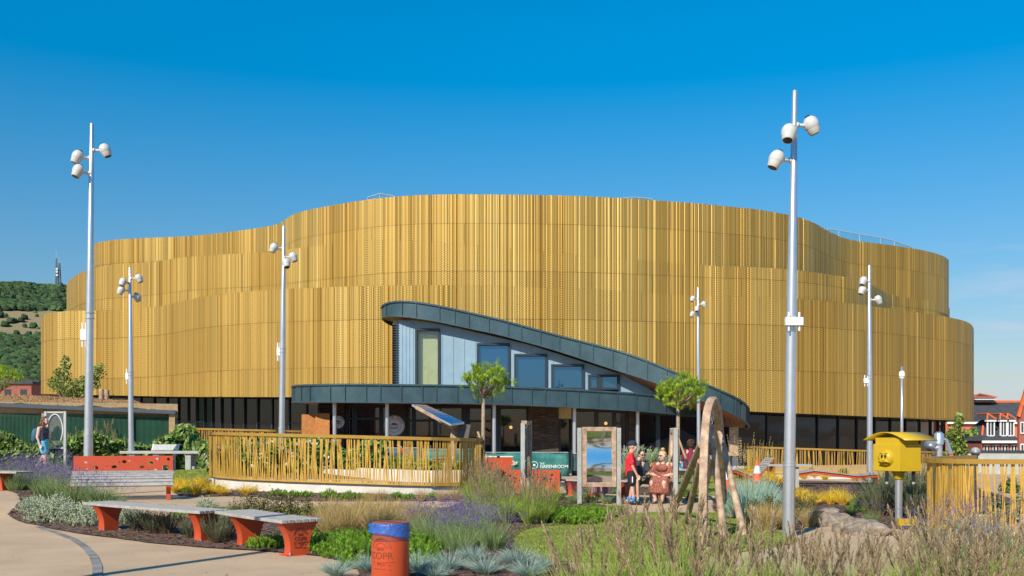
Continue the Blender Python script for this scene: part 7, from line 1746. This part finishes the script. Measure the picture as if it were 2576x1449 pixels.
# 2 walking woman on the left
def walker():
    g = GY(109, 30.4); o = person('woman in dark vest and light blue shorts walking with a backpack', g, R(-4), sc_=1.0)
    hc = (.06, 0, 1.53); S = torso((0, 0, .92), (-.02, 0, 1.17), (.0, 0, 1.40), 1.02, 1.12)
    S += leg((-.01, .09, .88), (-.01, .10, .50), (-.27, .10, .13), (-.20, .11, .03), 1.12)+leg((.02, -.09, .88), (.12, -.10, .49), (.12, -.10, .08), (.27, -.11, .03), 1.12)
    for sg, ex, wx in ((-1, -.05, .03), (1, .02, .16)):
        sh, el, wr = V((-.02, sg*.20, 1.31)), V((ex, sg*.245, 1.04)), V((wx, sg*.25, .82)); S += [(sh, el, .058, .045), (el, wr, .044, .028)]; hand(S, wr, wr-el, -sg, 1, .7, (0, -sg, 0))
    f = V((.95, -.1, -.2)).normalized(); fuse(capsules(S, head_parts(hc, 1, f)), 'body', SKL, o, .0095, None); face_marks(V(hc), o, f)
    T = torso((0, 0, .93), (-.02, 0, 1.17), (0, 0, 1.32), 1.02, 1.22)[:-2]+[((0, 0, .90), (-.02, 0, 1.2), .155, .15)]; fuse(capsules(T, [((.07, 0, 1.20), .12, (.8, 1.2, .8))]), 'vest_top', cloth('dark_vest', (.05, .055, .085)), o, .012, None)
    T = [((0, 0, .93), (0, 0, .84), .16, .155), ((-.01, .09, .86), (-.01, .10, .60), .125, .112), ((.02, -.09, .86), (.09, -.10, .60), .125, .112)]; fuse(capsules(T, []), 'shorts', cloth('light_blue_shorts', (.12, .48, .66)), o, .012, None)
    c = V(hc); mb = MB(); mb.ball(c+V((-.035, 0, .035)), .108, 14, (.95, .95, 1.05)); mb.tube([c+V((-.09, 0, .02)), c+V((-.13, 0, -.08)), c+V((-.10, -.03, -.2))], [.06, .055, .02], 10); mb.tube([c+V((-.02, -.09, -.02)), c+V((-.0, -.12, -.13)), c+V((.05, -.11, -.26))], [.04, .04, .012], 10)
    hr = mb.build('hair', mat('auburn_hair', (.11, .045, .02), .6, var=.3, vscale=20), o, smooth=True)
    mb = MB(); P = [c+V((.01+.03*math.cos(t), -.115*math.cos(t), .02+.135*math.sin(t))) for t in [i*math.pi/12 for i in range(13)]]; mb.tube(P[3:], .013, 8); mb.build('headband', cloth('blue_headband', (.01, .12, .62)), hr, smooth=True)
    mb = MB(); mb.ball((-.23, 0, 1.10), .17, 16, (.72, .95, 1.35)); mb.ball((-.27, 0, 1.0), .13, 14, (.7, 1, 1)); bk = mb.build('backpack', cloth('blue_backpack', (.04, .12, .19)), o, smooth=True); mb = MB()
    for sg in (-1, 1): mb.tube([(-.13, sg*.12, 1.32), (-.02, sg*.135, 1.385), (.10, sg*.12, 1.26), (.05, sg*.16, 1.05), (-.15, sg*.14, .98)], .017, 6)
    mb.build('strap', M['black'], bk)
    for x, y, z in ((-.24, .105, .05), (.16, -.105, .04)): f_ = MB(); f_.tube([(x-.07, y, z), (x+.05, y, z), (x+.13, y, z-.005)], [.04, .045, .035], 10); f_.build('shoe', M['white'], o, smooth=True)
walker()
# 3 seated woman in a dotted dress
def dotdress():
    m = cloth('dotted_dress', (.23, .065, .042)); t = m.node_tree; n = t.nodes; l = t.links; b = n['Principled BSDF']; co = n.new('ShaderNodeTexCoord'); vo = n.new('ShaderNodeTexVoronoi'); vo.inputs['Scale'].default_value = 34; l.new(co.outputs['Object'], vo.inputs['Vector'])
    lt = n.new('ShaderNodeMath'); lt.operation = 'LESS_THAN'; lt.inputs[1].default_value = .24; l.new(vo.outputs['Distance'], lt.inputs[0]); mx_ = n.new('ShaderNodeMixRGB'); l.new(lt.outputs[0], mx_.inputs[0]); src = b.inputs['Base Color'].links[0].from_socket; l.new(src, mx_.inputs[1]); mx_.inputs[2].default_value = (.62, .42, .34, 1); l.new(mx_.outputs[0], b.inputs['Base Color']); return m
def sitting(label, px, Y, yaw, hz, build):
    g = GY(px, Y); return person(label, g, yaw, sc_=1)
def woman():
    g = GY(1669, 24.2); o = person('woman in sunglasses and a rust dotted dress sitting on the long bench', g, R(-118), sc_=.93)
    hc = (.10, 0, 1.23); S = torso((-.02, 0, .60), (.0, 0, .87), (.04, 0, 1.09), 1.25, 1.35)
    for sg in (-1, 1): S += leg((.0, sg*.13, .58), (.42, sg*.16, .54), (.36, sg*.09, .09), (.50, sg*.11, .03), 1.3)
    for sg in (-1, 1):
        sh, el, wr = V((.02, sg*.23, 1.00)), V((.10, sg*.29, .76)), V((.30, sg*.075, .70)); S += [(sh, el, .068, .055), (el, wr, .052, .033)]; hand(S, wr, V((.3, -sg*.9, 0)), sg, .95, .8)
    f = V((.8, -.35, -.05)).normalized(); fuse(capsules(S, head_parts(hc, 1.02, f, 1.08)), 'body', SKL, o, .0095, None); face_marks(V(hc), o, f, True)
    T = torso((-.02, 0, .60), (.0, 0, .87), (.04, 0, 1.02), 1.25, 1.48)[:-2]+[((0, 0, .58), (.0, 0, .88), .20, .165), ((0, 0, .60), (.30, .10, .56), .18, .17), ((0, 0, .60), (.30, -.10, .56), .18, .17)]
    for sg in (-1, 1): T += [((.02, sg*.22, .99), (.08, sg*.27, .82), .088, .085)]
    mbd = capsules(T, [((.13, 0, .92), .13, (.9, 1.35, .8)), ((.20, 0, .56), .30, (1.05, 1.0, .42))])
    n_ = 28; k0 = len(mbd.v); secs = [(.27, .20, .27), (.30, .22, .30), (.40, .21, .29), (.52, .20, .27), (.62, .15, .20)]
    for z_, rx_, ry_ in secs:
        for j in range(n_): a_ = 2*math.pi*j/n_; fl_ = 1+.05*math.sin(a_*7)*(1 if z_ < .45 else .3); mbd.v.append((.31+math.cos(a_)*rx_*fl_, math.sin(a_)*ry_*fl_, z_))
    for i in range(len(secs)-1):
        for j in range(n_): p_, q_ = k0+i*n_+j, k0+i*n_+(j+1) % n_; mbd.f.append((p_, q_, q_+n_, p_+n_)); mbd.m.append(0)
    mbd.f.append(tuple(k0+j for j in reversed(range(n_)))); mbd.f.append(tuple(k0+4*n_+j for j in range(n_))); mbd.m += [0, 0]
    fuse(mbd, 'dress', dotdress(), o, .013, None, 5)
    hm_ = mat('blonde_hair', (.30, .16, .06), .6, var=.35, vscale=25, col2=(.55, .36, .16)); c = V(hc); mb = MB(); mb.ball(c-f*.03+V((0, 0, .038)), .106, 14, (.98, .98, 1.0)); mb.ball(c-f*.03+V((0, 0, .175)), .052, 12, (1.1, 1.1, .85)); mb.build('hair', hm_, o, smooth=True)
    for sg in (-1, 1): f_ = MB(); f_.tube([(.31, sg*.09, .03), (.42, sg*.10, .03), (.53, sg*.115, .025)], [.04, .045, .035], 10); f_.build('sandal', mat('brown_sandal', (.10, .05, .03), .6), o, smooth=True)
woman()
# 4 seated man half hidden behind the boy
def man():
    g = GY(1604, 24.9); o = person('man in a dark T-shirt sitting on the long bench behind the boy in red', g, R(-75), sc_=.93)
    hc = (.14, .06, 1.24); S = torso((-.02, 0, .58), (.02, 0, .86), (.08, 0, 1.10), 1.15, 1.12)
    for sg, ax in ((-1, .46), (1, .5)): S += leg((0, sg*.12, .56), (.46, sg*.20, .55), (ax, sg*.18, .09), (ax+.15, sg*.21, .03), 1.1)
    for sg in (-1, 1):
        sh, el, wr = V((.05, sg*.22, 1.02)), V((.15, sg*.28, .76)), V((.38, sg*.10, .66)); S += [(sh, el, .06, .048), (el, wr, .046, .031)]; hand(S, wr, V((.6, -sg*.6, -.1)), sg, 1, .6)
    f = V((.8, .1, -.1)).normalized(); fuse(capsules(S, head_parts(hc, 1, f)), 'body', SK, o, .0095, None); face_marks(V(hc), o, f, True)
    T = torso((-.02, 0, .58), (.02, 0, .86), (.08, 0, 1.05), 1.15, 1.25)[:-2]+[((-.02, 0, .56), (.02, 0, .88), .165, .15), ((.07, 0, 1.02), (.08, 0, 1.07), .085, .07)]
    for sg in (-1, 1): T += [((.05, sg*.21, 1.02), (.12, sg*.265, .83), .082, .080)]
    fuse(capsules(T, []), 't_shirt', cloth('charcoal_shirt', (.035, .045, .06)), o, .012, None)
    T = [((-.02, 0, .58), (0, 0, .55), .165, .165)]+[((0, sg*.11, .57), (.36, sg*.18, .555), .115, .105) for sg in (-1, 1)]; fuse(capsules(T, []), 'shorts', cloth('olive_shorts', (.16, .15, .10)), o, .012, None)
    mb = MB(); c = V(hc); mb.ball(c+V((-.02, 0, .045)), .104, 14, (1, .95, .95)); mb.build('hair', mat('dark_hair', (.02, .013, .01), .7), o, smooth=True)
    for sg, ax in ((-1, .46), (1, .5)): f_ = MB(); f_.tube([(ax-.05, sg*.18, .05), (ax+.05, sg*.19, .05), (ax+.16, sg*.21, .035)], [.045, .05, .038], 12); f_.build('trainer', mat('grey_green_trainer', (.16, .28, .27), .7), o, smooth=True); f_ = MB(); f_.box((ax+.05, sg*.19, .012), (.30, .10, .024)); f_.build('sole', M['white'], o.children[-1] if False else o)
man()
# 5 person in burgundy seen from behind
def burgundy():
    g = GY(1738, 32.6); o = person('person with curly brown hair and burgundy top behind the swing arch', g, R(80))
    hc = (.02, 0, 1.28); S = torso((-.02, 0, .60), (-.01, 0, .88), (0, 0, 1.12), 1.05, 1.1)
    for sg in (-1, 1): S += leg((0, sg*.1, .58), (.42, sg*.12, .52), (.42, sg*.12, .08), (.56, sg*.13, .03), 1)
    for sg in (-1, 1): sh, el, wr = V((0, sg*.2, 1.04)), V((.10, sg*.25, .80)), V((.30, sg*.2, .90)); S += [(sh, el, .055, .045), (el, wr, .042, .03)]; hand(S, wr, wr-el, -sg, 1, .8)
    fuse(capsules(S, head_parts(hc)), 'body', SK, o, .0095, None); face_marks(V(hc), o)
    T = torso((-.02, 0, .56), (-.01, 0, .88), (0, 0, 1.08), 1.1, 1.3)[:-2]+[((-.02, 0, .56), (-.01, 0, .9), .17, .16), ((0, 0, 1.02), (0, 0, 1.10), .09, .07)]+[((0, sg*.2, 1.04), (.10, sg*.25, .80), .08, .07) for sg in (-1, 1)]
    fuse(capsules(T, []), 'top', cloth('burgundy_top', (.19, .012, .045)), o, .012, None)
    T = [((-.02, 0, .58), (0, 0, .54), .16, .16)]+[((0, sg*.1, .56), (.40, sg*.12, .53), .11, .09) for sg in (-1, 1)]; fuse(capsules(T, []), 'trousers', cloth('dark_trousers', (.03, .03, .04)), o, .012, None)
    mb = MB(); r_ = random.Random(6)
    for i in range(70): v = sphere_pt(r_, -.75).normalized(); mb.ball(V(hc)+V((-.03, 0, .03))+V((v.x*.10, v.y*.105, v.z*.12)), r_.uniform(.025, .04), 7, m=5)
    mb.build('hair', mat('curly_brown_hair', (.07, .03, .015), .8, var=.4, vscale=30), o, smooth=True)
burgundy()
# 6 small child eating beside them
def child():
    g = GY(1703, 32.9); o = person('small child in white on the farther bench beside the person in burgundy', g, R(-60), sc_=.78)
    hc = (.04, 0, 1.14); S = torso((-.02, 0, .60), (-.01, 0, .82), (0, 0, 1.0), .8, .85)
    for sg in (-1, 1): S += leg((0, sg*.08, .58), (.32, sg*.1, .56), (.34, sg*.1, .24), (.44, sg*.1, .2), .8)
    for sg, wr in ((-1, (.22, -.08, 1.0)), (1, (.2, .1, .68))): sh, el, wr = V((0, sg*.15, .93)), V((.08, sg*.2, .76)), V(wr); S += [(sh, el, .042, .035), (el, wr, .033, .024)]; hand(S, wr, wr-el, -sg, .8, .9)
    fuse(capsules(S, head_parts(hc, .95)), 'body', SKL, o, .0095, None); face_marks(V(hc), o)
    T = torso((-.02, 0, .56), (-.01, 0, .82), (0, 0, .97), .85, 1.05)[:-2]+[((-.02, 0, .58), (-.01, 0, .84), .13, .12)]; fuse(capsules(T, []), 'vest', cloth('white_vest', (.65, .65, .68)), o, .012, None)
    mb = MB(); mb.ball(V(hc)+V((-.03, 0, .035)), .102, 12); mb.build('hair', mat('fair_hair', (.25, .13, .05), .7), o, smooth=True)
child()
# 7 person behind the facing mirror, only striped legs showing
def striped():
    g = GY(1497, 25.4); o = person('person behind the facing mirror, only striped legs and shoes showing', g, R(-80))
    hc = (.05, 0, 1.20); S = torso((-.02, 0, .58), (0, 0, .84), (.03, 0, 1.06), 1, 1)
    for sg in (-1, 1): S += leg((0, sg*.1, .56), (.40, sg*.12, .53), (.38+.08*sg, sg*.10, .09), (.52+.08*sg, sg*.12, .03), 1)
    for sg in (-1, 1): sh, el, wr = V((.02, sg*.19, .98)), V((.10, sg*.24, .74)), V((.30, sg*.12, .66)); S += [(sh, el, .055, .045), (el, wr, .042, .03)]; hand(S, wr, V((.7, -sg*.4, 0)), sg, 1, .6)
    fuse(capsules(S, head_parts(hc)), 'body', SKL, o, .0095, None); face_marks(V(hc), o)
    m = cloth('striped_fabric', (.45, .50, .62)); t = m.node_tree; n = t.nodes; l = t.links; b = n['Principled BSDF']; co = n.new('ShaderNodeTexCoord'); wv_ = n.new('ShaderNodeTexWave'); wv_.bands_direction = 'Y'; wv_.inputs['Scale'].default_value = 6; l.new(co.outputs['Object'], wv_.inputs['Vector']); rp_ = n.new('ShaderNodeValToRGB'); e = rp_.color_ramp.elements; e[0].color = (.10, .08, .20, 1); e[1].color = (.65, .68, .72, 1); e[0].position = .35; e[1].position = .5; k = e.new(.75); k.color = (.45, .16, .10, 1); l.new(wv_.outputs[0], rp_.inputs[0]); l.new(rp_.outputs[0], b.inputs['Base Color'])
    T = [((-.02, 0, .58), (0, 0, .55), .155, .155)]+[s_ for sg in (-1, 1) for s_ in (((0, sg*.1, .57), (.40, sg*.13, .53), .115, .11), ((.40, sg*.13, .53), (.39+.05*sg, sg*.12, .24), .11, .10))]; fuse(capsules(T, []), 'trousers', m, o, .012, None)
    T = torso((-.02, 0, .56), (0, 0, .84), (.03, 0, 1.02), 1, 1.15)[:-2]+[((-.02, 0, .56), (0, 0, .86), .15, .14)]; fuse(capsules(T, []), 'top', cloth('grey_top', (.2, .2, .24)), o, .012, None)
    mb = MB(); mb.ball(V(hc)+V((-.03, 0, .035)), .104, 12); mb.build('hair', mat('brown_hair', (.08, .04, .02), .7), o, smooth=True)
    for sg in (-1, 1): f_ = MB(); x = .38+.08*sg; f_.tube([(x-.05, sg*.10, .045), (x+.05, sg*.11, .045), (x+.15, sg*.12, .033)], [.042, .046, .036], 12); f_.build('shoe', M['white'], o, smooth=True)
striped()
# things lying about
c = GY(1646, 24.9); o = thing('yellow_bag', 'bright yellow tote bag on the bench between the man and the woman', 'bag', c)
mb = MB(); z0 = .49; xa, xb = WX(1626, 25), WX(1660, 25); K = 8
for k in range(K+1):
    for j in range(6): t, v = k/K, j/5; mb.v.append((xa+(xb-xa)*t+.02*math.sin(v*6), 24.95+.05*math.sin(t*3.1)+.02*math.sin(t*12+v*3), z0+v*.36))
for k in range(K):
    for j in range(5): a = k*6+j; mb.f.append((a, a+1, a+7, a+6)); mb.m.append(0)
q = mb.build('bag_body', cloth('yellow_canvas', (.75, .52, .01)), o, smooth=True); sm_ = q.modifiers.new('s', 'SOLIDIFY'); sm_.thickness = .09
mb = MB(); mb.tube([(xa+.08, 24.92, z0+.34), (xa+.12, 24.9, z0+.46), (xb-.12, 24.9, z0+.46), (xb-.08, 24.92, z0+.34)], .012, 6); mb.build('handle', cloth('yellow_strap', (.75, .52, .01)), o)
c = W(1716, 1180, 32.3); o = thing('water_bottle', 'small blue water bottle standing on the farther bench', 'bottle', c); mb = MB(); mb.lathe(c, [(.035, 0), (.035, .14), (.015, .18), (.015, .2)], n=12); mb.build('bottle_body', mat('blue_bottle', (.10, .40, .70), .2), o, smooth=True); mb = MB(); mb.cyl(c+Vector((0, 0, .2)), c+Vector((0, 0, .225)), .017, n=10); mb.build('bottle_cap', M['white'], o)
